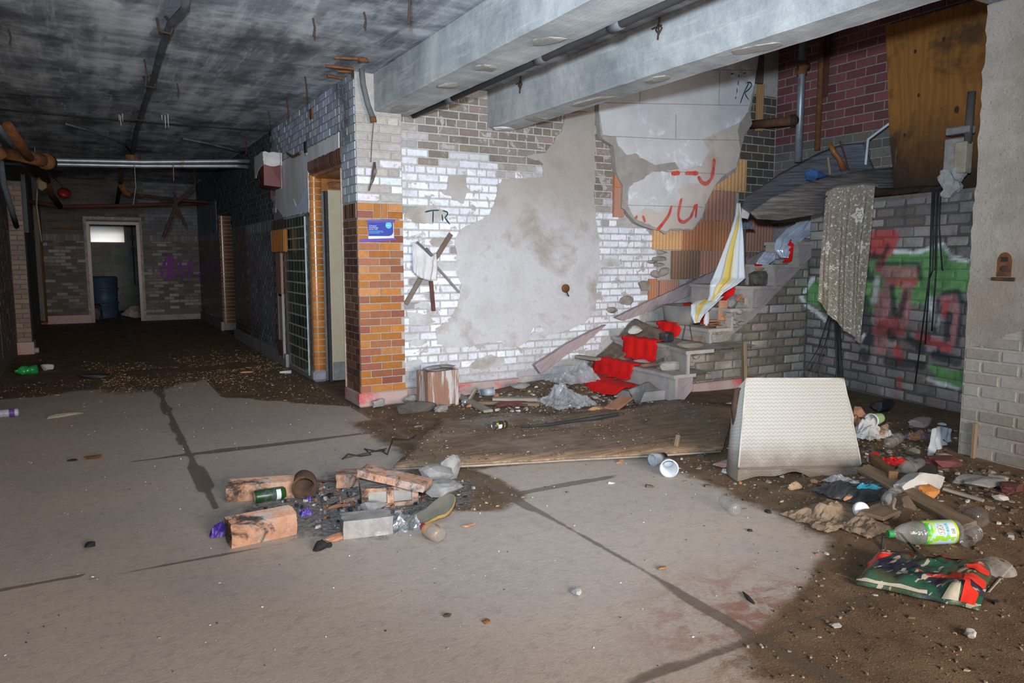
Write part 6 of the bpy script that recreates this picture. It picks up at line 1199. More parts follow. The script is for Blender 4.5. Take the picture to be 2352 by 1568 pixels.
# green printed bag
n = NT('printed_bag'); v_ = n.oco(); x, y, _z = n.xyz(v_); c = n.mix(n.rng(n.noise(v_, 5, 6, .7), .4, .62), (.012, .07, .045), (.05, .06, .03)); c = n.mix(n.rng(n.noise(n.map(v_, loc=(3, 1, 0)), 4, 2, .5, .4), .57, .6), c, (.016, .02, .04))
c = n.mix(n.rng(n.noise(n.map(v_, loc=(1.3, 5, 0)), 6, 1, .4), .62, .63), c, (.58, .028, .015)); c = n.mix(n.math('MULTIPLY', n.rng(n.noise(n.map(v_, (4, 12, 1), loc=(7, 2, 0)), 3, 2, .5), .6, .62), .8), c, (.42, .38, .30)); c = n.mix(n.rng(n.noise(v_, 9, 7, .75), .5, .7, 0, .55), c, (.10, .075, .05)); n.bump(n.noise(v_, 20, 5, .7), .4, .01); MBAG = n.out(c, .45, 0, .5)
bq = [P(1962, 1340, .01), P(2250, 1402, .01), P(2282, 1300, .02), P(2010, 1276, .02)]; b = B()
def bag(s, t):
    q = bq[0].lerp(bq[1], s).lerp(bq[3].lerp(bq[2], s), t); e = min(1, 8 * min(s, 1 - s, t, 1 - t) + .05); return q + V((.02 * nz(s * 5, t * 5, 1), .02 * nz(s * 5, t * 5, 4), e * (.035 + .05 * abs(fbm(s * 3, t * 3, 6)) + .015 * fbm(s * 11, t * 11, 2))))
b.grid(bag, 40, 24); gb_ = obj('printed_bag', b, MBAG, 'flat dirty dark green bag with red and white print', 'bag', smooth=True); q = gb_.modifiers.new('thickness', 'SOLIDIFY'); q.thickness = .006
RB = cm('red_bag_print', (.60, .028, .015), (.5, .03, .02), scale=8, rough=.45, bump=.1); WB_ = cm('cream_bag_print', (.46, .43, .35), (.34, .31, .24), scale=14, rough=.5)
def decal(name, pts, m):     # print following the bag's surface, outline in the bag's own (s, t)
    b = B(); k = 8; S0 = [V((*p_, 0)) for p_ in pts]
    b.grid(lambda a, c_: bag(*(S0[0].lerp(S0[1], a).lerp(S0[3].lerp(S0[2], a), c_))[:2]) + V((0, 0, .005)), k, 4); part(gb_, name, b, m, True)
for q in ([(.86, .02), (.97, .02), (.97, .22), (.88, .24)], [(.84, .34), (.99, .38), (.99, .56), (.84, .54)], [(.80, .62), (.98, .68), (.98, .78), (.80, .74)], [(.44, .86), (.76, .84), (.76, .95), (.44, .96)], [(.17, .92), (.30, .9), (.34, .96), (.18, .99)]): decal('red_print', q, RB)
for q in ([(.70, .02), (.84, .02), (.84, .2), (.78, .24)], [(.0, .2), (.1, .28), (.16, .36), (.02, .42)], [(.02, .03), (.6, .03), (.6, .06), (.02, .06)], [(.06, .9), (.16, .86), (.16, .92), (.08, .97)]): decal('cream_print', q, WB_)
# ------------------------------------------------------------------ ceiling pipes and wall-hung things
lp_ = [P(430, -40, 2.9), P(425, 20, 2.9), P(392, 55, 2.9), P(372, 110, 2.9), P(350, 190, 2.89), P(330, 245, 2.88), P(313, 300, 2.87), P(300, 370, 2.85), P(296, 384, 2.84)]
MPIPE = cm('sooty_conduit', (.055, .055, .06), (.11, .12, .13), scale=5, rough=.6)
t = pipe('long_ceiling_conduit', lp_, .026, MPIPE, 'long sooty conduit running along the corridor ceiling', 'conduit', 10)
for x, y in ((380, 62), (345, 190), (318, 268)): q = P(x, y, 2.88); part(t, 'hanger', B().tube([q + V((0, 0, .07)), q + V((.05, 0, .02)), q + V((.03, 0, -.04)), q + V((-.04, 0, -.03)), q + V((-.05, 0, .05))], .009, 6), MRUSTD, True)
t = thing('junction_box', P(304, 362, 2.8), 'rusty round junction box under the corridor ceiling', 'junction box'); q = t.location; part(t, 'box', B().lathe([(0, -.04), (.09, -.04), (.1, .03), (0, .04)], 14, Matrix.Translation(q)), MRUST); part(t, 'stub', B().tube([q + V((0, 0, .0)), q + V((-.06, .3, -.05)), q + V((-.06, 1.2, -.02))], .03, 8), MRUSTD)
for k, (y0, y1, lb) in enumerate(((368, 370, 'upper galvanised conduit crossing the corridor'), (377, 381, 'lower galvanised conduit crossing the corridor'))):
    pipe('cross_conduit', [V((XL, 11.4 + .12 * k, PY(100, y0 - 1, 11.4).z)), PY(128 + 2 * k, y0, 11.4 + .12 * k), PY(330, y0 + 4, 11.4 + .12 * k), PY(542, y1, 11.4 + .12 * k), V((XW, 11.4 + .12 * k, PY(565, y1, 11.4).z))], .03, MGALV, lb, 'conduit')
pipe('red_cross_pipe', [V((XL, 16.2, PY(88, 462, 16.2).z)), PY(140, 474, 16.2), PY(270, 472, 16.2), PY(440, 467, 16.2), V((XW, 16.2, PY(455, 466, 16.2).z))], .035, cm('red_oxide', (.12, .03, .02), (.07, .025, .018)), 'red oxide pipe across the far end of the corridor', 'pipe')
pipe('dark_cross_pipe', [PY(290, 445, 15.2), PY(400, 458, 15.2), V((XW, 15.2, PY(455, 464, 15.2).z))], .03, MRUSTD, 'dark pipe just above the red one at the far end', 'pipe')
obj('valve_wheel', B().lathe([(.03, 0), (.1, .02), (.1, .08), (.04, .1), (0, .1)], 14, TR(PY(146, 448, 15.0), .8, .4)), cm('red_valve', (.22, .015, .015), rough=.4), 'small red valve under the dark ceiling at far left', 'valve', smooth=True)
pipe('rusty_main', [PX(-40, 352, XL + .35), P(0, 352, 2.55), P(60, 360, 2.5), P(108, 372, 2.48)], .075, MRUST, 'thick rusty pipe at the left corridor ceiling', 'pipe', extra=[('flange', [P(103, 370, 2.48), P(112, 373, 2.48)], .095, MRUST)])
pipe('sloping_rusty_strut', [P(18, 290, 2.6), P(60, 352, 2.5), P(108, 415, 2.45)], .05, cm('orange_rust', (.2, .075, .025), (.1, .04, .02)), 'sloping orange rust strut at upper left', 'strut')
pipe('fallen_conduit', [PX(-4, 330, XL + .12), PX(8, 420, XL + .12), PX(26, 480, XL + .13), PX(38, 520, XL + .14)], .032, cm('blue_grey_pipe', (.17, .21, .25), (.11, .13, .16)), 'pale blue grey conduit slanting down the left wall', 'conduit'); pipe('fallen_conduit', [P(-5, 290, 2.7), P(30, 335, 2.62), P(60, 375, 2.55), P(84, 405, 2.5)], .03, cm('blue_grey_pipe', (.17, .21, .25)), 'pale conduit crossing the sloping rusty strut', 'conduit')
pipe('red_strut', [P(104, 412, 2.45), P(120, 450, 2.4), PY(138, 474, 16.2)], .05, cm('red_oxide', (.12, .03, .02)), 'short red strut ending at the red cross pipe', 'strut'); pipe('dark_drop_pipe', [P(278, 378, 2.75), P(277, 420, 2.65), P(268, 470, 2.4)], .035, MRUSTD, 'rusty drop pipe below the round junction box'); pipe('dark_branch', [P(277, 420, 2.65), PY(284, 440, 15.2), PY(300, 447, 15.2)], .05, MRUST, 'short rusty branch right of the drop pipe')
t = thing('rod_tangle', PY(405, 472, 13.6), 'tangle of dark crossing rods hanging under the far ceiling', 'rods')
for a, c_, r in (((405, 472), (375, 545), .03), ((405, 472), (428, 520), .022), ((395, 475), (448, 425), .026), ((400, 440), (409, 500), .018)): part(t, 'rod', B().tube([PY(*a, 13.6), PY(*c_, 13.6)], r, 6), MRUSTD)
q = PY(448, 425, 13.6); part(t, 'hanger', B().tube([q, V((q.x, q.y, CEIL))], .01, 5), MRUSTD)
def cwire(name, pts, r, m, lb, cat='wire'): return obj(name, B().tube(pts, r, 6), m, lb, cat, smooth=True)
cwire('slack_ceiling_cable', [P(150, 284, 2.93), P(200, 298, 2.91), P(255, 315, 2.9), P(285, 330, 2.9), P(298, 345, 2.88)], .014, MPIPE, 'dark cable curving along the ceiling to the junction box', 'cable'); cwire('slack_ceiling_cable', [P(420, 318, 2.93), P(480, 330, 2.91), P(540, 345, 2.9), P(560, 350, 2.9)], .016, MPIPE, 'dark cable on the ceiling ending at the right corridor wall', 'cable')
cb2 = B()      # old construction joint across the corridor ceiling
cj = obj('ceiling_joint_stain', B().grid(lambda s, t: V((XL + (XW - XL) * s, 9.86 + .14 * s * (1 - s) * 4 + (t - .5) * (.12 + .08 * nz(s * 7, 3)), CEIL - .004 - .006 * math.sin(t * PI))), 40, 3), cm('mossy_joint', (.05, .05, .03), (.12, .11, .08), scale=6, rough=.95), kind='structure')
for k, (x, y, l) in enumerate(((408, 180, .1), (413, 185, .16), (420, 178, .12), (555, 182, .08), (566, 184, .2), (576, 180, .2))): part(cj, 'stalactite', B().tube([P(x / 1.4933, 150 + y / 1.4933 - 8, CEIL - .003), P(x / 1.4933, 150 + y / 1.4933 - 8, CEIL - .003) + V((0, 0, -l * .7))], [.006, .003], 5), PAPER())
cwire('straw_wire', [P(66, 355, 2.6), P(110, 395, 2.58), P(144, 428, 2.55)], .006, cm('straw', (.25, .18, .1)), 'thin straw coloured wire at the upper left'); cwire('hanging_wire', [PY(308, 368, 11.4), PY(312, 430, 11.4), PY(306, 470, 11.4)], .005, GWOOD(), 'thin wire hanging from the junction box'); cwire('hanging_wire', [PY(398, 368, 11.4), PY(399, 416, 11.4)], .006, cm('straw', (.25, .18, .1)), 'short pale wire hanging below the cross conduits'); cwire('hanging_wire', [V((PY(86, 430, 13).x, 13, CEIL)), PY(86, 430, 13), PY(84, 470, 13), PY(92, 530, 13), PY(96, 555, 13)], .008, GWOOD(), 'long thin wire hanging by the left corridor wall')
part(bpy.data.objects['sloping_rusty_strut'], 'torn_lagging', B().rock(P(98, 420, 2.4), (.12, .1, .24), 4, .4), cm('straw', (.25, .18, .1))); chunk('torn_sheet_metal', 0, 0, (.3, .1, .16), cm('dark_sheet', (.10, .12, .14)), 'bent dark sheet metal at the upper left', 'sheet metal', Z=P(38, 440, 2.3)); obj('hanging_sheet', B().box(P(60, 470, 2.1), (.05, .5, .8)), cm('dark_hanging_sheet', (.05, .055, .06), (.08, .09, .1), scale=3, st=(1, 1, .2)), 'dark hanging sheet at the left corridor wall', 'sheet')
for k, (x, y, L, lb) in enumerate(((938, 55, .28, 'long rusty rod hanging from the ceiling near the beam'), (837, 64, .1, 'short rusty nail near the first beam'), (720, 84, .12, 'short nail hanging left of the beam end'), (703, 245, .26, 'thin rod hanging by the painted brick top'), (660, 280, .24, 'thin rod left of the other near the corridor wall'), (618, 298, .2, 'thin bent rod over the corridor wall'), (565, 355, .24, 'dark rod at the conduit end by the corridor wall'), (335, 200, .22, 'dark rod beside the long conduit'), (408, 222, .12, 'rusty hook amid the ceiling stain'), (22, 102, .1, 'small nail at the far left of the ceiling'))):
    q = P(x, y, CEIL); q = P(x, y - 0, CEIL - L); obj('ceiling_rod', B().tube([q + V((0, 0, L)), q + V((.01, .0, L * .5)), q], .0065, 6), MRUSTD, lb, 'rod')
t = thing('exposed_rebar', PY(790, 150, 6.0), 'rusty reinforcing bars exposed where the beam meets the ceiling', 'rebar')
for a, c_ in (((770, 132), (840, 136)), ((748, 151), (812, 158)), ((776, 163), (806, 165)), ((752, 174), (786, 180))): part(t, 'bar', B().tube([P(*a, CEIL - .015), P(*c_, CEIL - .015)], .012, 6), MRUST)
part(t, 'bar', B().tube([PY(808, 98, 6.2), PY(810, 178, 6.38)], .01, 6), MRUSTD)
part(t, 'rust_lump', B().rock(P(835, 138, CEIL - .02), (.09, .08, .05), 4), MRUST)
pipe('bent_lead_pipe', [PY(829, 145, 6.34), PY(834, 195, 6.33), PY(845, 240, 6.33), PY(857, 272, 6.34)], .024, cm('lead_grey', (.13, .14, .15), (.1, .08, .07)), 'bent grey pipe hanging at the beam end above the pillar', extra=[('rusty_end', [PY(856, 268, 6.34), PY(858, 280, 6.34)], .028, MRUST)])
t = thing('wire_coil', PY(856, 372, 6.39), 'brown wire coil hanging on the pillar top', 'wire'); part(t, 'strand', B().tube([PY(858, 282, 6.38), PY(854, 330, 6.4), PY(852, 372, 6.4)], .004, 5), cm('brown_wire', (.12, .09, .065)))
for k in range(4): part(t, 'coil_turn', B().tube([PY(862 - k, 372, 6.39), PY(864 - 3 * k, 395, 6.38), PY(858 - k, 415, 6.38), PY(846 + k, 437, 6.39), PY(852, 415, 6.39), PY(855 + k, 390, 6.39), PY(862 - k, 373, 6.39)], .004, 5), cm('brown_wire', (.12, .09, .065)), True)
pipe('beam_conduit', [V((2.6, YB - .1, 2.632)), V((2.6, 4, 2.632)), V((2.6, 1, 2.632)), V((2.6, -3, 2.632))], .026, cm('dark_conduit', (.05, .045, .045)), 'dark conduit fixed along the lower edge of the first beam', 'conduit', extra=[('coupling', [V((2.6, y, 2.632)), V((2.6, y + .1, 2.632))], .034, MPIPE) for y in (5.6, 4.2, 3.4)])
for nm, p0, lb in (('wire_hook', (1197, 150), 'twisted rusty wire hook on the second beam end'), ('wire_hook', (1517, 12), 'long looped rusty wire on the second beam')):
    q = PX(*p0, 3.395); l = .24 if p0[0] < 1300 else .22; b = B().tube([q, q + V((-.005, 0, -l * .5)), q + V((-.01, .03, -l * .7)), q + V((-.01, 0, -l * .85)), q + V((-.01, -.03, -l * .7)), q + V((-.01, 0, -l * .55)), q + V((-.01, .01, -l))], .007, 5); b.tube([q + V((-.012, .07, -l * .62)), q + V((-.012, -.03, -l * .62))], .006, 5); obj(nm, b, MRUSTD, lb, 'wire')
for x0, y0, s in ((1355, 236, .3), (1470, 192, .12), (1240, 275, .2)): pass
# torn red box on the corridor wall
bx = thing('torn_wall_box', PX(628, 405, XW - .1), 'torn dark red box with white paper high on corridor wall', 'wall box'); y0 = PX(650, 400, XW).y; y1 = y0 + .5; zt, zb = PX(625, 368, XW).z, PX(625, 440, XW).z
part(bx, 'box_shell', B().add([(XW - .005, y0, zb), (XW - .005, y1, zb), (XW - .005, y1, zt), (XW - .005, y0, zt), (XW - .22, y0 + .03, zb + .02), (XW - .19, y1 - .12, zb + .03), (XW - .22, y1 - .05, zt), (XW - .22, y0, zt)], [(4, 5, 6, 7), (0, 4, 7, 3), (1, 2, 6, 5), (3, 7, 6, 2), (0, 1, 5, 4)]), cm('oxblood_board', (.16, .035, .03), (.11, .03, .03), scale=5, rough=.55))
part(bx, 'torn_paper', B().prism(ragged([(y0 - .02, zt - .13), (y0 - .02, zt + .02), (y1 + .05, zt + .02), (y1 + .06, zb + .15), (y1 - .02, zb + .14), (y1 - .08, zt - .2), (y1 - .3, zt - .14)], .02, .03, 2), .006, Matrix(((0, 0, -1, XW - .226), (1, 0, 0, 0), (0, 1, 0, 0), (0, 0, 0, 1)))), cm('torn_white_paper', (.55, .55, .55), (.4, .39, .38)))
part(bx, 'torn_paper', B().prism(ragged([(y0 - .04, zb - .02), (y0 + .03, zb), (y0 + .03, zt), (y0 - .04, zt + .02)], .02, .03, 3), .004, Matrix(((0, 0, -1, XW - .03), (1, 0, 0, 0), (0, 1, 0, 0), (0, 0, 0, 1)))), cm('torn_white_paper', (.55, .55, .55)))
part(bx, 'torn_paper', B().prism(ragged([(XW - .23, zt - .12), (XW - .12, zt - .15), (XW - .01, zt - .12), (XW - .0, zt + .02), (XW - .23, zt + .02)], .015, .03, 5), .006, Matrix(((1, 0, 0, 0), (0, 0, -1, y0 - .006), (0, 1, 0, 0), (0, 0, 0, 1)))), cm('torn_white_paper', (.55, .55, .55)))
part(bx, 'corrugated_edge', B().add([(XW - .2, y1 - .16, zb + .05), (XW - .19, y1 - .05, zb + .05), (XW - .22, y1 - .06, zt - .18), (XW - .225, y1 - .2, zt - .18)], [(0, 1, 2, 3)]), cm('brown_corrugation', (.1, .07, .045), (.2, .12, .06), scale=40, st=(1, 1, 6)))
part(bx, 'wooden_batten', B().box((XW - .02, y1 + .12, (zb + zt) / 2 - .05), (.03, .06, .5)), cm('dark_red_wood', (.1, .04, .035)))
# rust box, bracket and other fittings on the corridor wall
for x, y, s, m, lb in ((718, 262, .09, MRUST, 'rusty outlet box in the painted brick above the doorway'), (705, 338, .1, BLACKR(), 'black outlet hole with chipped rim on the plaster')):
    q = PX(x, y, XW); t = thing('outlet_box', q, lb, 'outlet box'); part(t, 'frame', B().rbox(q + V((-.008, 0, 0)), (.03, s, s * 1.2), .006), m); part(t, 'white_chip', B().rock(q + V((-.012, .0, -s * .75)), (.02, s * .8, s * .4), 3), PAPER())
obj('rust_stain_clamp', B().tube([PX(690, 352, XW - .02), PX(672, 360, XW - .03), PX(660, 352, XW - .02)], .014, 6), MRUST, 'broken rusty clamp left of the black outlet hole', 'clamp')
# board and clay tile leaning on the corridor wall
q0, q1 = PX(650, 818, XW - .03), PX(646, 582, XW - .03); yb = (PX(640, 700, XW).y + PX(659, 700, XW).y) / 2
t = thing('leaning_wall_board', V((XW - .04, yb, .1)), 'split wooden board nailed upright on the dark corridor tiles', 'board'); WB1 = cm('pinkish_board', (.30, .19, .15), (.22, .13, .1), scale=5, st=(8, 8, .5))
part(t, 'board_piece', B().box((XW - .025, yb, 1.15), (.03, .28, .55)), WB1); part(t, 'board_piece', B().box((XW - .025, yb - .06, .5), (.03, .17, .8)), cm('pale_board', (.36, .34, .33), (.25, .22, .2), scale=5, st=(8, 8, .5))); part(t, 'board_piece', B().box((XW - .03, yb + .1, .5), (.025, .08, .8)), WB1); part(t, 'board_piece', B().box((XW - .03, yb, .22), (.03, .26, .2)), cm('brown_board', (.14, .07, .045)))
ty0, ty1 = PX(655, 550, XW - .06).y, PX(625, 550, XW - .06).y; tz0, tz1 = PX(640, 580, XW - .06).z, PX(640, 526, XW - .06).z
t = thing('clay_tile_plate', V((XW - .06, (ty0 + ty1) / 2, tz0)), 'ribbed orange clay tile fixed above the upright board', 'clay tile')
part(t, 'plate', B().rbox((XW - .05, (ty0 + ty1) / 2, (tz0 + tz1) / 2), (.05, ty1 - ty0, tz1 - tz0), .02), cm('amber_clay', (.36, .15, .04), (.28, .11, .03), scale=4, st=(1, 14, .4)))
for k in range(9): part(t, 'rib', B().box((XW - .077, ty0 + (ty1 - ty0) * (k + .5) / 9, (tz0 + tz1) / 2), (.006, .025, (tz1 - tz0) * .92)), cm('amber_clay', (.36, .15, .04)))
# poster on the pillar
def PP(x, y, lift=0.0): q = PY(x, y, YP - .008); q.y -= lift; return q
po = thing('poster', PP(875, 551), 'blue notice with white text taped to amber pillar', 'poster')
def flat(name, pts, m, lift, root=None): return part(root or po, name, B().add([PP(x, y, lift) for x, y in pts], [list(range(len(pts)))[::-1]]), m)
flat('paper', [(844, 508), (903, 508), (905, 549), (846, 551)], cm('white_sheet', (.72, .73, .76), rough=.6, bump=0), .003)
bl_ = [(844, 510), (902, 510), (903, 533), (901, 538), (897, 541), (892, 542), (846, 542)]; bf = flat('blue_field', bl_, cm('blue_ink', (.025, .045, .28), (.03, .06, .34), rough=.5, bump=0), .005)
flat('round_badge', [(892 + 7.2 * math.cos(a), 517 + 8 * math.sin(a)) for a in [2 * PI * i / 20 for i in range(20)]], cm('teal_ink', (.08, .45, .62), (.1, .5, .6), rough=.5, bump=0), .0065, bf)
TAPE = cm('purple_tape', (.10, .06, .32), (.12, .08, .36), scale=12, rough=.45, bump=.1)
flat('tape', [(841, 505), (907, 505), (906, 511), (843, 511)], TAPE, .008); flat('tape', [(826, 549), (908, 546.5), (909, 551), (880, 553), (826, 556)], TAPE, .008)
def text(s, x, y, h, m, lift, name='printed_text'):
    cu_ = bpy.data.curves.new(name, 'FONT'); cu_.body = s; a = PP(x, y); e = PP(x, y - h); cu_.size = (e - a).length * 1.35; cu_.extrude = 0
    me = bpy.data.objects.new('t', cu_); COL.objects.link(me); dg = bpy.context.evaluated_depsgraph_get(); dm = bpy.data.meshes.new_from_object(me.evaluated_get(dg)); bpy.data.objects.remove(me)
    dm.materials.clear(); dm.materials.append(m); o = bpy.data.objects.new(name, dm); COL.objects.link(o); o.parent = bf; o.location = a - po.location - bf.location - V((0, lift, 0)); o.rotation_euler = (PI / 2, 0, 0); return o
WI = cm('white_ink', (.8, .82, .85), rough=.6, bump=0); TI = cm('pale_blue_ink', (.12, .42, .66), rough=.6, bump=0)
for i, s in enumerate(('A Personal', 'Care Package', 'Just for You!')): text(s, 847, 519.6 + 3.9 * i, 3.0, WI, .0075)
rw = random.Random(4)
for i, L_ in enumerate((32, 34, 25)):      # fine print too small to read: word-shaped dashes
    x_ = 847.0
    while x_ < 847 + L_:
        w_ = rw.uniform(1.5, 4.5); flat('fine_print', [(x_, 529.8 + 2.5 * i), (min(x_ + w_, 847 + L_), 529.8 + 2.5 * i), (min(x_ + w_, 847 + L_), 531.1 + 2.5 * i), (x_, 531.1 + 2.5 * i)], TI, .0075, bf); x_ += w_ + .8
text('wellcare', 885.6, 518.6, 2.6, WI, .0085)
# crossed sticks with a white cloth on the wall
cr_ = thing('cross_of_sticks', PY(985, 712, YB - .03), 'broken sticks crossed on the white wall under a cloth', 'sticks')
def stick(a, c_, w_, m, Y=YB - .03): p0, p1 = PY(*a, Y), PY(*c_, Y); part(cr_, 'stick', B().rbox((0, 0, 0), ((p1 - p0).length, w_, .018), .003, frame((p0 + p1) / 2, p1 - p0, (0, -1, 0))), m)
stick((932, 698), (966, 640), .045, cm('stick_grey_brown', (.20, .155, .125))); stick((1004, 588), (1036, 537), .045, cm('stick_brown', (.18, .125, .10))); stick((966, 640), (1004, 588), .04, cm('stick_brown', (.18, .125, .10))); stick((990, 645), (996, 714), .038, cm('rusty_strap', (.12, .055, .04), (.08, .035, .03), c3=(.25, .1, .05))); stick((1003, 612), (1055, 671), .02, cm('stick_grey', (.26, .23, .21)), YB - .045); stick((957, 556), (992, 590), .03, cm('stick_dark', (.13, .13, .14)), YB - .05); stick((978, 570), (994, 590), .03, cm('stick_dark', (.13, .13, .14)), YB - .06)
cl_ = drape('white_cloth', [[(947, 556, YB - .07), (953, 556, YB - .08), (990, 590, YB - .09), (1002, 582, YB - .07)], [(948, 590, YB - .07), (962, 595, YB - .09), (988, 605, YB - .09), (1003, 605, YB - .07)], [(948, 624, YB - .06), (965, 638, YB - .08), (985, 644, YB - .08), (1003, 643, YB - .06)]], cm('white_cloth', (.62, .62, .64), (.48, .46, .45), scale=5, rough=.9), 'dirty white cloth hung on the crossed sticks', 'cloth', fold=.01)
t = thing('wall_knob', PY(1298, 662, YB - .01), 'small rusty round boss on the grey plaster', 'boss'); part(t, 'disc', B().lathe([(.045, 0), (.045, .02), (.03, .03), (0, .03)], 16, TR((0, 0, 0), PI / 2)), MRUST, world=False); part(t, 'hook', B().tube([(0, -.03, -.03), (.0, -.05, -.06), (.02, -.04, -.08)], .008, 6), MRUSTD, world=False)
# far room
t = thing('blue_barrel', PY(240, 714, 19.2) * 1.0, 'blue plastic barrel in the dim room beyond far door', 'barrel'); t.location.z = 0; MBAR = cm('blue_barrel', (.035, .075, .12), (.025, .05, .085), scale=4, rough=.5)
part(t, 'barrel_wall', B().lathe([(.26, 0), (.29, .1), (.28, .3), (.30, .32), (.28, .34), (.29, .62), (.31, .65), (.29, .68), (.3, .9), (.27, .93), (0, .9)], 24), MBAR, True, world=False)
for k in range(2): part(t, 'hoop', B().lathe([(.3, .32 + .33 * k), (.315, .335 + .33 * k), (.3, .35 + .33 * k)], 24), MBAR, world=False)
chunk('rubble_heap', 305, 716, (.6, .4, .3), MRUB, 'grey rubble heap beside the blue barrel', 'rubble', Z=(.75, 18.9, 0), n=2); chunk('black_bucket', 222, 718, (.24, .24, .4), BLACKR(), 'black bucket at the left jamb of the far door', 'bucket', Z=(-.02, 18.2, 0), rough=.05)
wn_ = thing('window_1', V((.1, 21.45, 1.75)), None, None, kind='structure'); n = NT('dusty_pane'); c = n.mix(n.rng(n.noise(n.pos(), 4, 5, .6), .4, .65), (.10, .16, .16), (.17, .25, .235)); MPANE = n.out(c, .15, 0, .6)
wx0, wx1 = PY(206, 520, 21.4).x, PY(284, 520, 21.4).x; wz0, wz1 = PY(206, 556, 21.4).z, PY(206, 518, 21.4).z
part(wn_, 'pane', B().box(((wx0 + wx1) / 2, 21.42, (wz0 + wz1) / 2), (wx1 - wx0, .02, wz1 - wz0)), MPANE); part(wn_, 'frame', B().box(((wx0 + wx1) / 2, 21.41, wz0 - .02), (wx1 - wx0 + .1, .04, .05)).box((wx1 + .03, 21.41, (wz0 + wz1) / 2), (.05, .04, wz1 - wz0)), GWOOD())
sb_ = thing('switch_box', V((PY(304, 545, 21.38).x, 21.42, PY(304, 545, 21.4).z)), 'black switch boxes with conduit in the far room', 'switch box'); q = sb_.location
part(sb_, 'box', B().box(q, (.1, .06, .14)), BLACKR()); part(sb_, 'box', B().box(q + V((0, 0, -.3)), (.09, .06, .12)), BLACKR()); part(sb_, 'conduit', B().tube([q + V((0, 0, .3)), q + V((0, 0, -1.2)), q + V((.2, 0, -1.2))], .015, 6), BLACKR())
for nm, x, y, d, m, lb, ct in (('pale_rock', 108, 850, (.14, .1, .09), PAPER(), 'pale stone right of the green bottle in corridor', 'stone'), ('black_scrap', 220, 868, (.34, .1, .06), BLACKR(), 'black scrap on the dark corridor floor', 'scrap'), ('orange_strip', 566, 856, (.16, .04, .02), CLAY(), 'orange strip on the corridor floor near the doorway', 'strip'), ('white_crumple', 656, 858, (.14, .08, .05), cm('white_sheet2', (.55, .56, .56)), 'white crumpled paper at the foot of green tiles', 'paper'), ('wood_offcut', 153, 955, (.3, .05, .03), GWOOD(), 'brown wood offcut on the floor at left', 'offcut')): chunk(nm, x, y, d, m, lb, ct, rz=.3 if nm == 'wood_offcut' else 0)
# ------------------------------------------------------------------ loose grit: too much to count
def scatter(name, N, fn, size, m, label, cat, seed, cols=None, flatz=.4):
    r_ = random.Random(seed); b = B(); k = 0; tries = 0; cc = []
    while k < N and tries < N * 30:
        tries += 1; q = fn(r_)
        if q is None: continue
        x, y = q[:2]; s = size[0] + (size[1] - size[0]) * r_.random() ** 4; z = q[2] if len(q) > 2 else heap(x, y); a = r_.uniform(0, 6.3); l = s * r_.uniform(.8, 2.0); h = s * flatz * r_.uniform(.5, 1.2)
        ca, sa = math.cos(a), math.sin(a); k_ = r_.choice((4, 5, 5, 6)); tl = r_.uniform(-.35, .35) * s
        pts = [(l / 2 * math.cos(2 * PI * q / k_) * r_.uniform(.6, 1.1), s / 2 * math.sin(2 * PI * q / k_) * r_.uniform(.6, 1.1)) for q in range(k_)]
        vs = [(x + px * ca - py * sa, y + px * sa + py * ca, z - .001) for px, py in pts] + [(x + .8 * (px * ca - py * sa), y + .8 * (px * sa + py * ca), z + h + tl * px / l) for px, py in pts]
        b.add(vs, [list(range(k_, 2 * k_))] + [[q, (q + 1) % k_, (q + 1) % k_ + k_, q + k_] for q in range(k_)]); c = r_.choice(cols); f = r_.uniform(.6, 1.2); cc += [(c[0] * f, c[1] * f, c[2] * f, 1)] * (2 * k_); k += 1
    me = b.mesh(name, m); at = me.color_attributes.new('Col', 'FLOAT_COLOR', 'POINT'); at.data.foreach_set('color', [v for c in cc for v in c])
    return tag(link(name, me), label, cat, kind='stuff')
n = NT('grit'); MGRIT = n.out(n.attr('Col'), .9, 0, .2)
def on_dirt(r_):
    x, y = r_.uniform(-.9, 5.0), r_.uniform(1.1, 9.5)
    if (x > 4.4 and y > 5.05) or (x > 1.98 and y > 6.4) or (x > 4.95 and y < 2.85): return None
    return (x, y) if dirt(x, y) > .45 else None
def on_slab(r_):
    x, y = r_.uniform(-.8, 3.2), r_.uniform(1.2, 7.5); return (x, y) if dirt(x, y) < .5 else None
def near_stairs(r_):
    x, y = r_.gauss(4.0, .7), r_.gauss(5.6, .4); return (x, y) if 2.6 < x < 5.0 and 4.6 < y < 6.4 and not (x > 4.5 and y > 5.1) else None
def heap_r(r_):
    x, y = r_.gauss(4.6, .7), r_.gauss(2.9, .8); return (x, y) if x < 6.1 and 1.2 < y < 5.3 and (y > 2.85 or x < 4.95) else None
def ashes(r_):
    x, y = r_.gauss(1.25, .22), r_.gauss(3.95, .2); return (x, y)
def shav(r_):
    x, y = r_.uniform(-.7, 2.0), r_.gauss(9.6, .8); return (x, y) if fbm(x * 1.2, y * 1.2, 4) > 0 else None
def on_ply(r_):
    s_, t_ = r_.random(), r_.random(); q = PLYS(s_, t_); return tuple(q) if fbm(q.x * 1.5, q.y * 1.5, 2) > -.1 else None
DC = [(.10, .07, .045), (.16, .11, .07), (.26, .19, .12), (.32, .27, .21), (.05, .04, .03), (.12, .085, .055)]
scatter('dirt_grit', 13000, on_dirt, (.002, .018), MGRIT, 'brown and straw grit strewn over the dirty floor', 'grit', 1, DC)
scatter('plywood_grit', 2600, on_ply, (.002, .016), MGRIT, 'straw coloured grit lying on the wet floor plywood', 'grit', 9, DC, .3)
scatter('floor_specks', 1500, on_slab, (.002, .009), MGRIT, 'pale specks and crumbs on the bare floor slab', 'crumbs', 2, [(.6, .58, .55), (.7, .69, .67), (.05, .045, .04), (.3, .2, .12)])
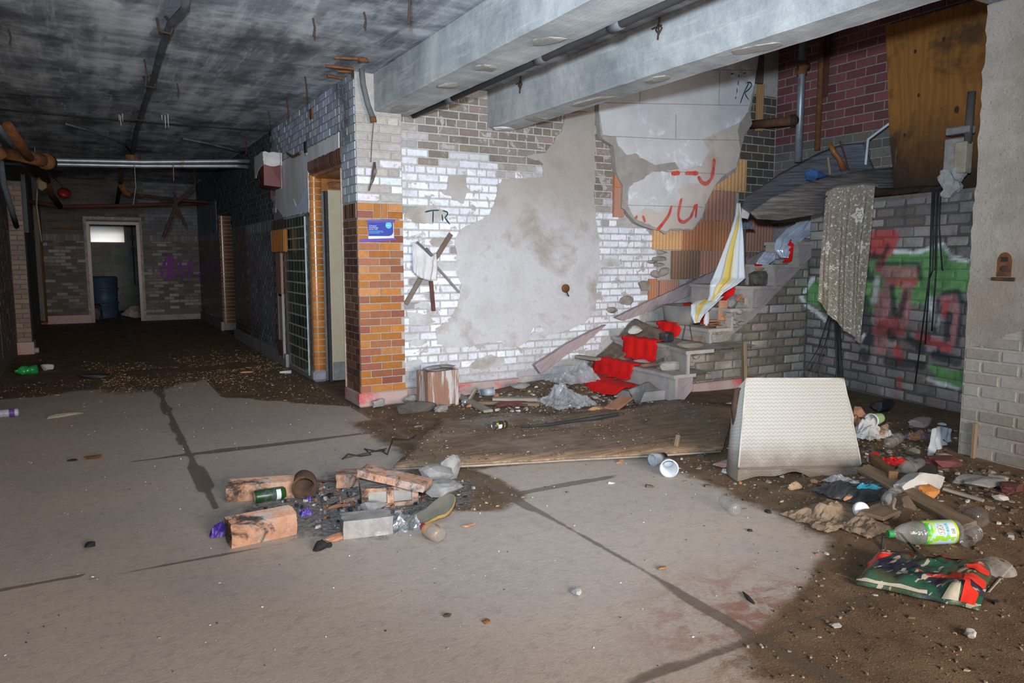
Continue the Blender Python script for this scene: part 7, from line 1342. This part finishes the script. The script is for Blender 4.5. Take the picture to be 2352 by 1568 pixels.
scatter('stair_rubble', 900, near_stairs, (.01, .05), MGRIT, 'small rubble and splinters at the foot of the stairs', 'rubble', 3, [(.22, .17, .13), (.3, .27, .24), (.36, .17, .09), (.45, .44, .43), (.1, .08, .06)], .3)
scatter('trash_rubble', 2200, heap_r, (.008, .05), MGRIT, 'small rubble and litter around the trash heap', 'rubble', 4, [(.12, .09, .065), (.22, .19, .16), (.28, .13, .07), (.38, .37, .35), (.04, .035, .03), (.16, .12, .08), (.1, .075, .055), (.14, .11, .085)], .3)
scatter('ash_crumbs', 900, ashes, (.004, .03), MGRIT, 'charcoal crumbs in the ashes of the fire', 'crumbs', 5, [(.02, .02, .02), (.05, .05, .05), (.3, .29, .29), (.25, .12, .07)], .6)
scatter('wood_shavings', 2600, shav, (.006, .03), MGRIT, 'straw coloured shavings on the corridor floor', 'shavings', 6, [(.30, .2, .1), (.22, .14, .07), (.36, .26, .15)], .2)
r_ = random.Random(77); lit = B(); cc = []
for k in range(150):
    if k < 100: x, y = r_.gauss(4.75, .6), r_.gauss(3.1, .65)
    else: x, y = r_.gauss(3.7, .6), r_.gauss(5.9, .25)
    if (y < 2.9 and x > 4.9) or x > 6.0 or y > 6.4 or y < 1.9 or (x > 4.1 and y > 5.0) or dirt(x, y) < .6: continue
    s = r_.uniform(.03, .10); n0 = len(lit.v); lit.rock((0, 0, s * .2), (s, s * r_.uniform(.4, .9), s * r_.uniform(.25, .5)), k, .4, TR((x, y, heap(x, y)), rz=r_.uniform(0, 6)), n=0)
    c = r_.choice([(.13, .10, .075), (.3, .28, .26), (.36, .17, .09), (.2, .17, .14), (.42, .41, .39), (.07, .06, .05)]); cc += [(*c, 1)] * (len(lit.v) - n0)
me = lit.mesh('broken_litter', MGRIT); at = me.color_attributes.new('Col', 'FLOAT_COLOR', 'POINT'); at.data.foreach_set('color', [v for c in cc for v in c]); tag(link('broken_litter', me), 'broken stone and clay litter strewn round trash and stairs', 'litter', kind='stuff')

# things of one kind share a group
from collections import defaultdict
fam = defaultdict(list)
for o in COL.objects:
    if o.parent is None and 'category' in o and o.get('kind') is None: fam[o.name.split('.')[0]].append(o)
for k, l in fam.items():
    if len(l) > 1:
        for o in l: o['group'] = 'scattered ' + k.replace('_', ' ') + ' pieces'
